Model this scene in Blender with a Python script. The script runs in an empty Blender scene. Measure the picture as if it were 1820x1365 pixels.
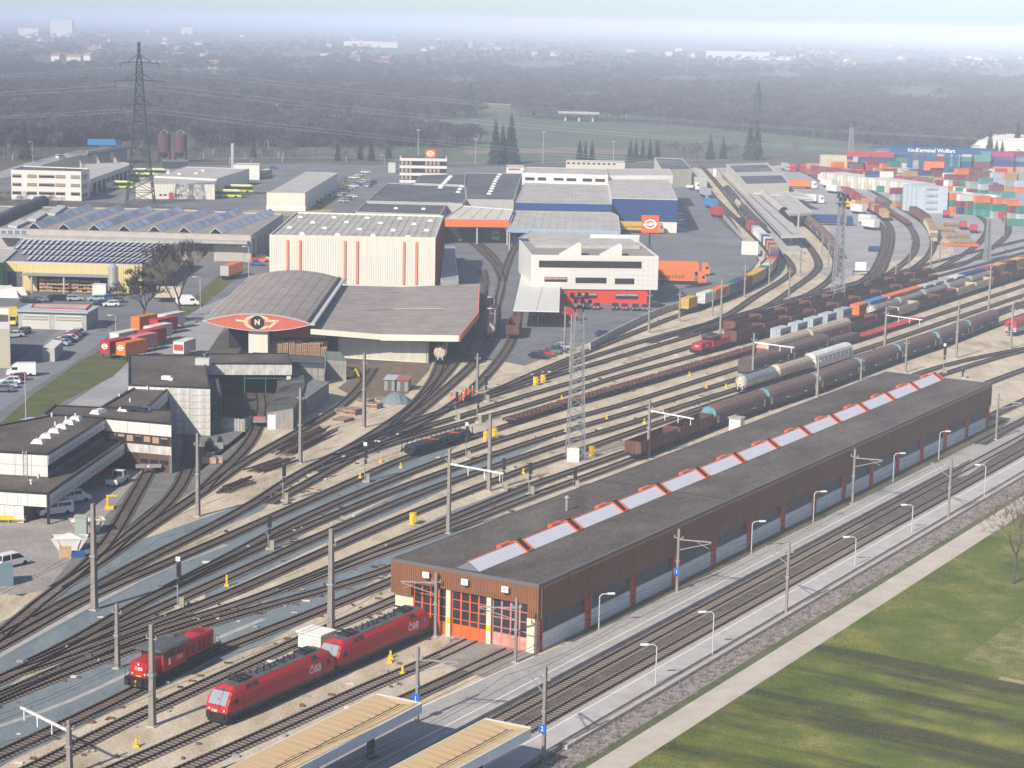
import bpy, bmesh, math, random
from math import sin, cos, tan, pi, radians, sqrt, atan2, hypot
from mathutils import Vector, Matrix
HAZE = 0.00020
random.seed(7)
S = bpy.context.scene
COL = S.collection
R = random.Random(11)
# ---------------------------------------------------------------- camera
FPX, CX, CY = 3645.0, 910.0, 682.5
PIT, ROLL, HC = radians(10.06), radians(1.196), 71.9
_F = Vector((0, cos(PIT), -sin(PIT)))
_R0 = Vector((1, 0, 0)); _U0 = Vector((0, sin(PIT), cos(PIT)))
_R = _R0*cos(ROLL) + _U0*sin(ROLL); _U = _U0*cos(ROLL) - _R0*sin(ROLL)
cam = bpy.data.cameras.new('camera'); cam.sensor_width = 36; cam.lens = FPX/1820*36
cam.clip_start = 1; cam.clip_end = 60000
camo = bpy.data.objects.new('camera', cam); COL.objects.link(camo)
camo.matrix_world = Matrix(((_R.x, _U.x, -_F.x, 0), (_R.y, _U.y, -_F.y, 0), (_R.z, _U.z, -_F.z, HC), (0, 0, 0, 1)))
S.camera = camo
# ---------------------------------------------------------------- light
w = bpy.data.worlds.new('World'); S.world = w; w.use_nodes = True
nt = w.node_tree; nt.nodes.clear()
sky = nt.nodes.new('ShaderNodeTexSky'); sky.sky_type = 'NISHITA'; sky.sun_disc = False
SUN_AZ, SUN_EL = radians(214), radians(36)      # clockwise from +Y
sky.sun_elevation = SUN_EL; sky.sun_rotation = SUN_AZ
sky.air_density = 0.5; sky.dust_density = 0.6; sky.ozone_density = 0.2
bg = nt.nodes.new('ShaderNodeBackground'); bg.inputs['Strength'].default_value = 0.11
out = nt.nodes.new('ShaderNodeOutputWorld')
nt.links.new(sky.outputs[0], bg.inputs[0]); nt.links.new(bg.outputs[0], out.inputs[0])
sun = bpy.data.lights.new('sun', 'SUN'); sun.energy = 4.4; sun.angle = radians(1.2); sun.color = (1.0, 0.91, 0.79)
suno = bpy.data.objects.new('sun', sun); COL.objects.link(suno)
_sv = Vector((sin(SUN_AZ)*cos(SUN_EL), cos(SUN_AZ)*cos(SUN_EL), sin(SUN_EL)))
suno.rotation_euler = _sv.to_track_quat('Z', 'Y').to_euler(); suno.location = (0, 0, 200)
S.view_settings.view_transform = 'Standard'; S.view_settings.look = 'None'
S.view_settings.exposure = 0.42; S.view_settings.gamma = 1; S.view_settings.use_curve_mapping = False
try:
 S.cycles.max_bounces = 5; S.cycles.diffuse_bounces = 2; S.cycles.volume_bounces = 2
except Exception: pass
# ---------------------------------------------------------------- ground mapping: a pixel of the photograph to the place it shows, at height z
def G(px, py, z=0.0):
 u = (px-CX)/FPX; v = (py-CY)/FPX
 d = _F + _R*u - _U*v
 t = (z-HC)/d.z
 return Vector((d.x*t, d.y*t, z))
def PX(P):
 P = Vector(P) - Vector((0, 0, HC)); f = P.dot(_F)
 return (CX+FPX*P.dot(_R)/f, CY-FPX*P.dot(_U)/f)
def pts(s):
 return [tuple(float(a) for a in p.split(',')) for p in s.split()]
def GP(s, z=0.0):
 return [G(x, y, z) for x, y in (pts(s) if isinstance(s, str) else s)]
def at_depth(P, px, py):
 """point on the pixel ray at the same forward distance as P (for heights)"""
 d = _F + _R*((px-CX)/FPX) - _U*((py-CY)/FPX)
 t = (Vector(P)-Vector((0, 0, HC))).dot(_F)
 return Vector((0, 0, HC)) + d*t
# ---------------------------------------------------------------- materials
_M = {}
def mat(name, col=(.5, .5, .5), rough=0.8, var=0.0, scale=1.0, metal=0.0, col2=None, bump=0.0, streak=None, spec=0.3, detail=4.0, fine=0.0):
 """principled + procedural colour variation. streak=(axis scale) stretches the noise"""
 if name in _M: return _M[name]
 m = bpy.data.materials.new(name); m.use_nodes = True; _M[name] = m
 n = m.node_tree.nodes; l = m.node_tree.links; b = n['Principled BSDF']
 b.inputs['Roughness'].default_value = rough; b.inputs['Metallic'].default_value = metal
 b.inputs['Specular IOR Level'].default_value = spec
 c = (*col, 1)
 if var == 0 and col2 is None:
  b.inputs['Base Color'].default_value = c
 else:
  tc = n.new('ShaderNodeTexCoord'); mp = n.new('ShaderNodeMapping')
  l.new(tc.outputs['Object'], mp.inputs[0])
  if streak: mp.inputs['Scale'].default_value = streak
  nz = n.new('ShaderNodeTexNoise'); nz.inputs['Scale'].default_value = scale; nz.inputs['Detail'].default_value = detail; nz.inputs['Roughness'].default_value = 0.65
  l.new(mp.outputs[0], nz.inputs['Vector'])
  rp = n.new('ShaderNodeValToRGB'); rp.color_ramp.elements[0].position = 0.32; rp.color_ramp.elements[1].position = 0.68
  if col2 is None:
   rp.color_ramp.elements[0].color = (*[x*(1-var) for x in col], 1); rp.color_ramp.elements[1].color = (*[min(1, x*(1+var)) for x in col], 1)
  else:
   rp.color_ramp.elements[0].color = c; rp.color_ramp.elements[1].color = (*col2, 1)
  l.new(nz.outputs['Fac'], rp.inputs[0])
  o = rp.outputs[0]
  if fine:
   n2 = n.new('ShaderNodeTexNoise'); n2.inputs['Scale'].default_value = scale*14; n2.inputs['Detail'].default_value = 2
   l.new(tc.outputs['Object'], n2.inputs['Vector'])
   mr = n.new('ShaderNodeMapRange'); mr.inputs[1].default_value = 0.3; mr.inputs[2].default_value = 0.7; mr.inputs[3].default_value = 1-fine; mr.inputs[4].default_value = 1+fine
   l.new(n2.outputs['Fac'], mr.inputs[0])
   mx = n.new('ShaderNodeVectorMath'); mx.operation = 'SCALE'
   l.new(o, mx.inputs[0]); l.new(mr.outputs[0], mx.inputs['Scale']); o = mx.outputs[0]
  l.new(o, b.inputs['Base Color'])
  if bump:
   bp = n.new('ShaderNodeBump'); bp.inputs['Strength'].default_value = bump; bp.inputs['Distance'].default_value = 0.05
   l.new(nz.outputs['Fac'], bp.inputs['Height']); l.new(bp.outputs[0], b.inputs['Normal'])
 return m
def glass(name='window_glass', col=(0.03, 0.04, 0.06)):
 return mat(name, col, 0.12, spec=0.6)
# ---------------------------------------------------------------- mesh builder
class MB:
 def __init__(s): s.v = []; s.f = []; s.m = []; s.mats = []; s.cur = 0; s.T = None
 def use(s, m):
  if m not in s.mats: s.mats.append(m)
  s.cur = s.mats.index(m); return s
 def _add(s, vs, fs):
  o = len(s.v)
  if s.T is not None: vs = [tuple(s.T @ Vector(q)) for q in vs]
  s.v += [tuple(q) for q in vs]; s.f += [tuple(i+o for i in f) for f in fs]; s.m += [s.cur]*len(fs)
  return s
 def box(s, x0, x1, y0, y1, z0, z1):
  v = [(x0, y0, z0), (x1, y0, z0), (x1, y1, z0), (x0, y1, z0), (x0, y0, z1), (x1, y0, z1), (x1, y1, z1), (x0, y1, z1)]
  return s._add(v, [(0, 3, 2, 1), (4, 5, 6, 7), (0, 1, 5, 4), (1, 2, 6, 5), (2, 3, 7, 6), (3, 0, 4, 7)])
 def bar(s, a, b, w, h=None):
  """a box beam from a to b"""
  h = h or w; a = Vector(a); b = Vector(b); d = (b-a)
  if d.length < 1e-6: return s
  d.normalize(); up = Vector((0, 0, 1)) if abs(d.z) < .95 else Vector((0, 1, 0))
  x = d.cross(up).normalized()*w/2; y = x.cross(d).normalized()*h/2
  v = [a-x-y, a+x-y, a+x+y, a-x+y, b-x-y, b+x-y, b+x+y, b-x+y]
  return s._add(v, [(3, 2, 1, 0), (4, 5, 6, 7), (0, 1, 5, 4), (1, 2, 6, 5), (2, 3, 7, 6), (3, 0, 4, 7)])
 def poly(s, p): return s._add(p, [tuple(range(len(p)))])
 def prism(s, p, z0, z1):
  """polygon p (xy, ccw or cw) extruded"""
  n = len(p); A = sum(p[i][0]*p[(i+1) % n][1]-p[(i+1) % n][0]*p[i][1] for i in range(n))
  if A < 0: p = p[::-1]
  v = [(q[0], q[1], z0) for q in p]+[(q[0], q[1], z1) for q in p]
  return s._add(v, [tuple(range(n))[::-1], tuple(range(n, 2*n))]+[(i, (i+1) % n, n+(i+1) % n, n+i) for i in range(n)])
 def ext(s, prof, y0, y1, axis='y'):
  """profile of (a, z) extruded along y (or x)"""
  n = len(prof)
  if axis == 'y': v = [(a, y0, z) for a, z in prof]+[(a, y1, z) for a, z in prof]
  else: v = [(y0, a, z) for a, z in prof]+[(y1, a, z) for a, z in prof]
  f = [tuple(range(n)), tuple(range(n, 2*n))[::-1]]+[((i+1) % n, i, n+i, n+(i+1) % n) for i in range(n)]
  return s._add(v, f)
 def tube(s, p, r, k=6, r1=None, cap=True):
  p = [Vector(q) for q in p]; r1 = r if r1 is None else r1; n = len(p); vs = []; fs = []
  for i, q in enumerate(p):
   d = (p[min(i+1, n-1)]-p[max(i-1, 0)]).normalized()
   up = Vector((0, 0, 1)) if abs(d.z) < .9 else Vector((1, 0, 0))
   x = d.cross(up).normalized(); y = x.cross(d); rr = r+(r1-r)*i/max(1, n-1)
   vs += [q+x*cos(2*pi*j/k)*rr+y*sin(2*pi*j/k)*rr for j in range(k)]
  for i in range(n-1):
   for j in range(k): fs.append((i*k+j, (i+1)*k+j, (i+1)*k+(j+1) % k, i*k+(j+1) % k))
  if cap: fs += [tuple(range(k)), tuple(range((n-1)*k, n*k))[::-1]]
  return s._add(vs, fs)
 def disc(s, c, ax, r, t, k=12):
  c = Vector(c); ax = Vector(ax).normalized(); return s.tube([c-ax*t/2, c+ax*t/2], r, k)
 def ribbon(s, pl, w0, w1, z):
  """flat strip along a polyline between side offsets w0..w1"""
  L = off(pl, w0); Rr = off(pl, w1); n = len(pl)
  v = [(q.x, q.y, z) for q in L]+[(q.x, q.y, z) for q in Rr]
  return s._add(v, [(i, i+n, i+1+n, i+1) for i in range(n-1)])
 def data(s, name):
  me = bpy.data.meshes.new(name); me.from_pydata(s.v, [], s.f)
  for m in s.mats: me.materials.append(m)
  if len(s.mats) > 1: me.polygons.foreach_set('material_index', s.m)
  me.update(); return me
 def build(s, name, parent=None, m=None):
  if m is not None and not s.mats: s.mats = [m]
  o = bpy.data.objects.new(name, s.data(name)); COL.objects.link(o)
  if parent is not None: o.parent = parent
  return o
U = lambda m: MB().use(m)
MB.B = MB.build
ON = bpy.data.objects.new
LK = COL.objects.link
def off(pl, d):
 """offset a polyline sideways (positive = right of travel)"""
 o = []; n = len(pl)
 for i in range(n):
  a = pl[max(i-1, 0)]; b = pl[min(i+1, n-1)]; t = Vector((b[0]-a[0], b[1]-a[1], 0))
  if t.length < 1e-6: t = Vector((0, 1, 0))
  t.normalize(); o.append(Vector((pl[i][0]+t.y*d, pl[i][1]-t.x*d, 0)))
 return o
def tag(o, label=None, cat=None, group=None, kind=None):
 if label: o['label'] = label
 if cat: o['category'] = cat
 if group: o['group'] = group
 if kind: o['kind'] = kind
 return o
def thing(name, label, cat, loc=(0, 0, 0), rz=0.0, group=None):
 o = ON(name, None); LK(o); o.location = loc; o.rotation_euler = (0, 0, rz)
 o.empty_display_size = .5
 return tag(o, label, cat, group)
def copy_tree(o, parent=None):
 c = o.copy(); LK(c)
 if parent is not None: c.parent = parent
 for ch in KIDS.get(o.name, []) or o.children: copy_tree(ch, c)
 return c
KIDS = {}
def inst(proto, loc, rz, label, group=None):
 """first use moves the prototype itself, later ones copy it with all its parts"""
 if proto.get('_used'):
  o = copy_tree(proto);
 else:
  o = proto; proto['_used'] = 1
 o.location = loc; o.rotation_euler = (0, 0, rz); o['label'] = label
 if group: o['group'] = group
 return o
_tx = {}
def text_mesh(body, size, mt, ext=0.0, align='CENTER', bold=0.0):
 k = (body, size, mt.name, ext, align)
 if k in _tx: return _tx[k]
 c = bpy.data.curves.new('lettering', 'FONT'); c.body = body; c.size = size; c.extrude = ext; c.align_x = align; c.align_y = 'CENTER'; c.offset = bold
 c.resolution_u = 2
 o = ON('tmp', c); LK(o)
 me = bpy.data.meshes.new_from_object(o.evaluated_get(bpy.context.evaluated_depsgraph_get())); me.materials.clear(); me.materials.append(mt)
 bpy.data.objects.remove(o); _tx[k] = me; return me
def lettering(body, size, mt, loc, rot, parent=None, name='lettering', ext=0.01, bold=0.0):
 o = ON(name, text_mesh(body, size, mt, ext, bold=bold)); LK(o)
 o.location = loc; o.rotation_euler = rot
 if parent: o.parent = parent
 return o
def spline(P, step=3.0):
 """centripetal-ish catmull-rom through world points, resampled"""
 P = [Vector((p[0], p[1], 0)) for p in P]
 Q = [P[0]*2-P[1]]+P+[P[-1]*2-P[-2]]; o = []
 for i in range(1, len(Q)-2):
  a, b, c, d = Q[i-1:i+3]
  n = max(1, int((c-b).length/step))
  t0 = 0; t1 = t0+max(1e-3, (b-a).length)**.5; t2 = t1+max(1e-3, (c-b).length)**.5; t3 = t2+max(1e-3, (d-c).length)**.5
  for k in range(n):
   t = t1+(t2-t1)*k/n
   A1 = a*((t1-t)/(t1-t0))+b*((t-t0)/(t1-t0)); A2 = b*((t2-t)/(t2-t1))+c*((t-t1)/(t2-t1)); A3 = c*((t3-t)/(t3-t2))+d*((t-t2)/(t3-t2))
   B1 = A1*((t2-t)/(t2-t0))+A2*((t-t0)/(t2-t0)); B2 = A2*((t3-t)/(t3-t1))+A3*((t-t1)/(t3-t1))
   o.append(B1*((t2-t)/(t2-t1))+B2*((t-t1)/(t2-t1)))
 o.append(P[-1]); return smooth(o, 2)
def smooth(o, k):
 for _ in range(k):
  o = [o[0]]+[(o[i-1]+o[i]*2+o[i+1])/4 for i in range(1, len(o)-1)]+[o[-1]]
 return o
class Path:
 def __init__(s, pl):
  s.p = pl; s.L = [0]
  for i in range(1, len(pl)): s.L.append(s.L[-1]+(pl[i]-pl[i-1]).length)
  s.len = s.L[-1]
 def at(s, d):
  import bisect
  i = min(max(bisect.bisect_right(s.L, d)-1, 0), len(s.p)-2); t = (d-s.L[i])/max(1e-6, s.L[i+1]-s.L[i])
  q = s.p[i].lerp(s.p[i+1], t) if 0 <= t <= 1 else s.p[i]+(s.p[i+1]-s.p[i])*t
  u = (s.p[i+1]-s.p[i]).normalized(); return q, atan2(u.y, u.x)
 def near(s, q):
  q = Vector((q[0], q[1], 0)); best = (1e18, 0)
  for i in range(len(s.p)-1):
   a, b = s.p[i], s.p[i+1]; ab = b-a; t = max(0, min(1, (q-a).dot(ab)/max(1e-9, ab.length_squared)))
   r = a+ab*t; dd = (q-r).length_squared
   if dd < best[0]: best = (dd, s.L[i]+t*ab.length)
  return best[1]
class Frame:
 """a building's own axes: x along its front (left to right), y into its depth; from three pixels at height z"""
 def __init__(s, a, b, c, z=0.0, square=True):
  A = G(*a, z); B = G(*b, z); C = G(*c, z)
  s.o = Vector((A.x, A.y, 0)); v = B-A; v.z = 0; s.w = v.length; s.x = v.normalized(); s.y = Vector((-s.x.y, s.x.x, 0))
  s.d = (C-B).dot(s.y); s.shift = (C-B).dot(s.x); s.rz = atan2(s.x.y, s.x.x)
 def W(s, x, y, z=0): return s.o+s.x*x+s.y*y+Vector((0, 0, z))
 def L(s, px, py, z=0.0):
  q = G(px, py, z)-s.o; return q.dot(s.x), q.dot(s.y)
 def thing(s, name, label, cat, group=None): return thing(name, label, cat, s.o, s.rz, group)
# ---------------------------------------------------------------- common materials
def layered(name, stops, scale, moss, fine, rot=0.0, stretch=1.0, mossy=.6):
 """gravel or paving: stretched mottling, worn patches of a second colour and a gritty fine layer"""
 m = bpy.data.materials.new(name); m.use_nodes = True; _M[name] = m; n = m.node_tree.nodes; l = m.node_tree.links; b = n['Principled BSDF']
 b.inputs['Roughness'].default_value = .95; b.inputs['Specular IOR Level'].default_value = .15; tc = n.new('ShaderNodeTexCoord')
 def nz(sc, det, st=1.0, rg=.65):
  mp = n.new('ShaderNodeMapping'); l.new(tc.outputs['Object'], mp.inputs[0]); mp.inputs['Rotation'].default_value = (0, 0, -rot); mp.inputs['Scale'].default_value = (1, 1/st, 1)
  z = n.new('ShaderNodeTexNoise'); z.inputs['Scale'].default_value = sc; z.inputs['Detail'].default_value = det; z.inputs['Roughness'].default_value = rg; l.new(mp.outputs[0], z.inputs['Vector']); return z.outputs['Fac']
 r = n.new('ShaderNodeValToRGB'); e = r.color_ramp.elements; e[0].position, e[0].color = stops[0][0], (*stops[0][1], 1); e[1].position, e[1].color = stops[-1][0], (*stops[-1][1], 1)
 for p, c in stops[1:-1]: k = e.new(p); k.color = (*c, 1)
 l.new(nz(scale, 9, stretch, .72), r.inputs[0]); col = r.outputs[0]
 mr = n.new('ShaderNodeMapRange'); mr.inputs[1].default_value = .56; mr.inputs[2].default_value = .72; mr.inputs[4].default_value = mossy; l.new(nz(scale*.55, 6, stretch*1.6), mr.inputs[0])
 mx = n.new('ShaderNodeMix'); mx.data_type = 'RGBA'; l.new(mr.outputs[0], mx.inputs[0]); l.new(col, mx.inputs[6]); mx.inputs[7].default_value = (*moss, 1)
 f = n.new('ShaderNodeMapRange'); f.inputs[1].default_value = .32; f.inputs[2].default_value = .68; f.inputs[3].default_value = 1-fine; f.inputs[4].default_value = 1+fine; l.new(nz(3.2, 4, 1, .8), f.inputs[0])
 sc = n.new('ShaderNodeVectorMath'); sc.operation = 'SCALE'; l.new(mx.outputs[2], sc.inputs[0]); l.new(f.outputs[0], sc.inputs['Scale']); l.new(sc.outputs[0], b.inputs['Base Color']); return m
gravel_tan = layered('tan_gravel', [(.25, (.27, .21, .155)), (.42, (.43, .36, .27)), (.6, (.56, .48, .375)), (.8, (.66, .585, .48))], .22, (.16, .135, .06), .35, rot=-.5, stretch=2.6)
gravel_blue = layered('blue_gravel', [(.3, (.13, .16, .18)), (.5, (.175, .21, .232)), (.75, (.225, .255, .27))], .3, (.27, .25, .21), .3, rot=-.5, stretch=3, mossy=.35)
gravel_dark = layered('dark_gravel', [(.3, (.035, .027, .022)), (.5, (.07, .053, .042)), (.75, (.125, .097, .076))], .35, (.2, .165, .13), .45, mossy=.5)
asphalt = layered('asphalt', [(.25, (.11, .115, .13)), (.5, (.16, .165, .18)), (.75, (.225, .225, .235))], .06, (.27, .265, .27), .12, mossy=.45)
asphalt_light = layered('pale_asphalt', [(.25, (.23, .235, .25)), (.5, (.31, .31, .32)), (.75, (.40, .395, .39))], .06, (.18, .18, .19), .12, mossy=.4)
asphalt_warm = mat('worn_yard_asphalt', (0.24, 0.215, 0.205), .9, col2=(0.36, 0.33, 0.31), scale=.15, fine=.2, detail=8)
road_pale = layered('pale_road', [(.25, (.38, .34, .29)), (.5, (.48, .43, .37)), (.75, (.57, .52, .455))], .25, (.34, .30, .26), .1, mossy=.4)
concrete = mat('concrete', (0.33, 0.32, 0.30), .85, col2=(0.45, 0.43, 0.41), scale=.5, fine=.12)
cdk = mat('dark_concrete', (0.15, 0.145, 0.14), .85, var=.2, scale=.7)
white_paint = mat('white_paint', (0.78, 0.77, 0.74), .6, var=.06, scale=1.2)
steel_rail = mat('rail_steel', (0.03, 0.023, 0.021), .6, metal=.3)
sleeper_wood = mat('sleeper_wood', (0.13, 0.10, 0.085), .9, col2=(0.24, 0.20, 0.17), scale=.8)
sleeper_pale = mat('sleeper_concrete', (0.22, 0.18, 0.15), .9, col2=(0.30, 0.25, 0.21), scale=.8)
grass = mat('grass', (0.055, 0.085, 0.018), .95, col2=(0.13, 0.125, 0.05), scale=.25, fine=.4, detail=8)
def sheet(name, poly_px, z, m, zpx=0.0):
 P = GP(poly_px, zpx); b = MB(); b.use(m).poly([(p.x, p.y, z) for p in P]); o = b.B(name); o['kind'] = 'structure'; return o
def field_material():
 m = bpy.data.materials.new('meadow'); m.use_nodes = True; n = m.node_tree.nodes; l = m.node_tree.links; b = n['Principled BSDF']
 b.inputs['Roughness'].default_value = 1; b.inputs['Specular IOR Level'].default_value = .1
 tc = n.new('ShaderNodeTexCoord')
 def noise(sc, det, scl=None, rot=0):
  mp = n.new('ShaderNodeMapping'); l.new(tc.outputs['Object'], mp.inputs[0])
  if scl: mp.inputs['Scale'].default_value = scl
  mp.inputs['Rotation'].default_value = (0, 0, rot)
  z = n.new('ShaderNodeTexNoise'); z.inputs['Scale'].default_value = sc; z.inputs['Detail'].default_value = det; z.inputs['Roughness'].default_value = .6
  l.new(mp.outputs[0], z.inputs['Vector']); return z.outputs['Fac']
 def ramp(f, stops):
  r = n.new('ShaderNodeValToRGB'); e = r.color_ramp.elements
  e[0].position, e[0].color = stops[0][0], (*stops[0][1], 1); e[1].position, e[1].color = stops[-1][0], (*stops[-1][1], 1)
  for p, c in stops[1:-1]: k = e.new(p); k.color = (*c, 1)
  l.new(f, r.inputs[0]); return r.outputs[0]
 def mix(f, a, c):
  x = n.new('ShaderNodeMix'); x.data_type = 'RGBA'; l.new(f, x.inputs[0]); l.new(a, x.inputs[6]); l.new(c, x.inputs[7]); return x.outputs[2]
 base = ramp(noise(.12, 6), [(.3, (.055, .09, .006)), (.5, (.125, .155, .014)), (.72, (.28, .25, .05))])
 sep = n.new('ShaderNodeSeparateXYZ'); l.new(tc.outputs['Object'], sep.inputs[0])
 def mth(op, a, c=None):
  x = n.new('ShaderNodeMath'); x.operation = op
  for i, q in enumerate((a, c)):
   if q is None: continue
   if isinstance(q, (int, float)): x.inputs[i].default_value = q
   else: l.new(q, x.inputs[i])
  return x.outputs[0]
 wob = noise(.09, 3)
 band = noise(.16, 4, (.13, 1, 1), radians(3))
 brown = ramp(noise(1.5, 4), [(.3, (.018, .024, .006)), (.7, (.06, .055, .02))])
 near_half = mth('MULTIPLY', mth('LESS_THAN', sep.outputs[1], 0.0), mth('GREATER_THAN', mth('ADD', sep.outputs[0], mth('MULTIPLY', wob, 26)), -6.0))
 bmask = n.new('ShaderNodeMapRange'); bmask.inputs[1].default_value = .43; bmask.inputs[2].default_value = .58; l.new(band, bmask.inputs[0])
 f1 = mth('MULTIPLY', mth('MULTIPLY', bmask.outputs[0], near_half), .85)
 c = mix(f1, base, brown)
 pale = ramp(noise(.5, 5), [(.35, (.13, .15, .04)), (.65, (.36, .30, .15))])
 pm = n.new('ShaderNodeMapRange'); pm.inputs[1].default_value = .42; pm.inputs[2].default_value = .58
 l.new(noise(.05, 4, (1, 2.2, 1), radians(14)), pm.inputs[0])
 far_half = mth('MULTIPLY', mth('GREATER_THAN', sep.outputs[1], 0.0), mth('MULTIPLY', mth('LESS_THAN', sep.outputs[1], 30.0), mth('GREATER_THAN', sep.outputs[0], 6.0)))
 c = mix(mth('MULTIPLY', mth('MULTIPLY', pm.outputs[0], far_half), .8), c, pale)
 edge = mth('MULTIPLY', mth('MULTIPLY', mth('LESS_THAN', mth('ABSOLUTE', mth('ADD', sep.outputs[1], mth('MULTIPLY', wob, .6))), .6), mth('GREATER_THAN', sep.outputs[0], 12.0)), .8)
 rgb = n.new('ShaderNodeRGB'); rgb.outputs[0].default_value = (.42, .34, .2, 1)
 c = mix(edge, c, rgb.outputs[0])
 fine = n.new('ShaderNodeMapRange'); fine.inputs[1].default_value = .3; fine.inputs[2].default_value = .7; fine.inputs[3].default_value = .55; fine.inputs[4].default_value = 1.45
 l.new(noise(5, 3), fine.inputs[0])
 sc = n.new('ShaderNodeVectorMath'); sc.operation = 'SCALE'; l.new(c, sc.inputs[0]); l.new(fine.outputs[0], sc.inputs['Scale'])
 l.new(sc.outputs[0], b.inputs['Base Color'])
 bp = n.new('ShaderNodeBump'); bp.inputs['Strength'].default_value = .8; bp.inputs['Distance'].default_value = .25; l.new(noise(3, 4), bp.inputs['Height']); l.new(bp.outputs[0], b.inputs['Normal'])
 return m
far_ground = mat('far_fields', (0.06, 0.055, 0.048), 1, col2=(0.13, 0.12, 0.085), scale=.006, detail=8, fine=.2)
g = U(far_ground).poly([(-16000, -600, 0), (16000, -600, 0), (16000, 30000, 0), (-16000, 30000, 0)]).B('ground'); g['kind'] = 'structure'
sheet('rail_yard', '-300,1700 -250,1000 -60,1040 40,1060 180,975 330,780 470,730 560,650 760,642 930,640 1092,592 1210,545 1330,490 1350,462 1240,300 1700,282 1990,330 1990,760 1760,800 1500,930 880,1262 420,1500 380,1700', .01, gravel_tan)
sheet('freight_apron', '1080,598 1212,540 1318,492 1346,466 1338,446 1284,398 1238,340 1216,315 1130,300 880,296 700,300 560,330 480,480 500,560 880,640 932,650', .02, asphalt)
sheet('terminal_apron', '1345,300 1470,290 1900,300 2000,400 1990,455 1700,480 1690,410 1640,455 1560,470 1494,500 1440,480 1500,470 1470,400 1380,350', .02, asphalt_light)
sheet('bus_yard', '60,300 560,290 700,296 640,330 520,395 300,372 -40,345 -40,310', .016, asphalt)
sheet('west_yard', '-120,500 480,440 500,500 400,590 300,640 150,720 -120,900 -200,700', .016, asphalt)
sheet('workshop_yard', '-160,1010 -160,870 60,905 220,820 262,830 176,975 82,1050 20,1058 -60,1040', .022, asphalt_warm)
sheet('gravel_court', '262,826 300,815 308,762 440,762 500,725 460,745 420,812 360,862 250,935 180,975 110,1040 84,1048', .026, mat('court_gravel', (0.13, 0.135, 0.13), .95, col2=(0.2, 0.2, 0.185), scale=.3, fine=.3))
sheet('verge', '-20,770 60,700 130,650 190,615 232,640 200,670 120,710 -20,790', .03, grass)
sheet('scrub_patch', '330,540 400,480 440,478 360,545 300,580', .03, grass)
sheet('weed_patch', '596,648 770,642 762,660 725,700 640,710 600,690 640,660', .03, mat('weeds', (0.12, 0.085, 0.06), 1, col2=(0.2, 0.145, 0.1), scale=.6, fine=.4))
sheet('west_road', '-100,760 -60,700 60,620 140,560 165,562 190,575 200,588 186,604 130,645 60,690 -100,800', .034, mat('west_road_asphalt', (0.2, 0.21, 0.235), .9, var=.12, scale=.2, fine=.08))
sheet('service_road', '-100,870 90,740 180,680 230,640 262,605 300,575 350,550 420,520 440,520 360,640 232,690 180,722 -60,880', .028, asphalt_light)
BLUE = ['-120,1165 0,1108 120,1040 250,960 420,900 500,870 470,905 330,968 200,1030 100,1082 0,1140 -120,1200',
  '-120,1310 -120,1200 30,1150 170,1075 364,975 486,925 600,872 760,806 850,770 728,850 600,915 480,985 364,1046 220,1110 60,1190',
  '-120,1440 -120,1270 0,1235 120,1188 250,1130 364,1092 500,1050 610,1005 728,945 810,905 960,850 1010,838 870,920 700,1010 560,1098 470,1143 364,1190 258,1235 110,1310 20,1352',
  '364,1040 480,990 600,930 728,868 800,838 940,790 1000,770 940,800 728,900 600,955 480,1012 364,1065']
for i, q in enumerate(BLUE): sheet('gravel_walkway', q, .014+.002*i, gravel_blue)
for q, w_ in (('-60,1310 120,1250 235,1194', .7), ('-20,1175 60,1130 160,1075 280,1015 400,968', 1.2), ('385,1135 470,1100', .8)):
 b = MB(); b.use(concrete).ribbon(spline(GP(q), 4), -w_/2, w_/2, .03); b.B('cable_duct')['kind'] = 'structure'
mo = G(1600, 1170); ma = G(1820, 1212)
me_ = MB(); fm = field_material(); me_.use(fm)
MP = [Vector((sin(.533), cos(.533), 0))*s+Vector((cos(.533), -sin(.533), 0))*n for s, n in ((105, -86.8), (480, -86.8), (480, 60), (105, 60))]
o_ = ON('x', None)
rz_m = atan2(ma.y-mo.y, ma.x-mo.x); c_, s_ = cos(-rz_m), sin(-rz_m)
me_.poly([((p.x-mo.x)*c_-(p.y-mo.y)*s_, (p.x-mo.x)*s_+(p.y-mo.y)*c_, 0) for p in MP])
mdw = me_.B('meadow'); mdw.location = (mo.x, mo.y, .02); mdw.rotation_euler = (0, 0, rz_m); mdw['kind'] = 'structure'
_q = [Vector((sin(.533), cos(.533), 0))*s+Vector((cos(.533), -sin(.533), 0))*n for s, n in ((105, -90.2), (480, -90.2), (480, -86.7), (105, -86.7))]
U(road_pale).poly([(p.x, p.y, .03) for p in _q][::-1]).B('lane')['kind'] = 'structure'
_rt = random.Random(77); b = U(mat('grass_tufts', (.05, .08, .008), 1, col2=(.14, .15, .03), scale=.3)); V_ = []; F_ = []
for i in range(26000):
 s_, n_ = _rt.uniform(118, 300), -86.4+75*_rt.random()**1.4; q = Vector((sin(.533), cos(.533), 0))*s_+Vector((cos(.533), -sin(.533), 0))*n_; k = _rt.uniform(.06, .2)
 if n_ > -30 and s_ > 250: continue
 for j in range(2):
  a = _rt.uniform(0, 6.28); o = len(V_); V_ += [(q.x+.06*cos(a), q.y+.06*sin(a), .02), (q.x-.06*cos(a), q.y-.06*sin(a), .02), (q.x+k*.7*cos(a+1.6), q.y+k*.7*sin(a+1.6), k+.03)]; F_.append((o, o+1, o+2))
b._add(V_, F_); b.B('grass_tufts')['kind'] = 'stuff'
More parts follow.
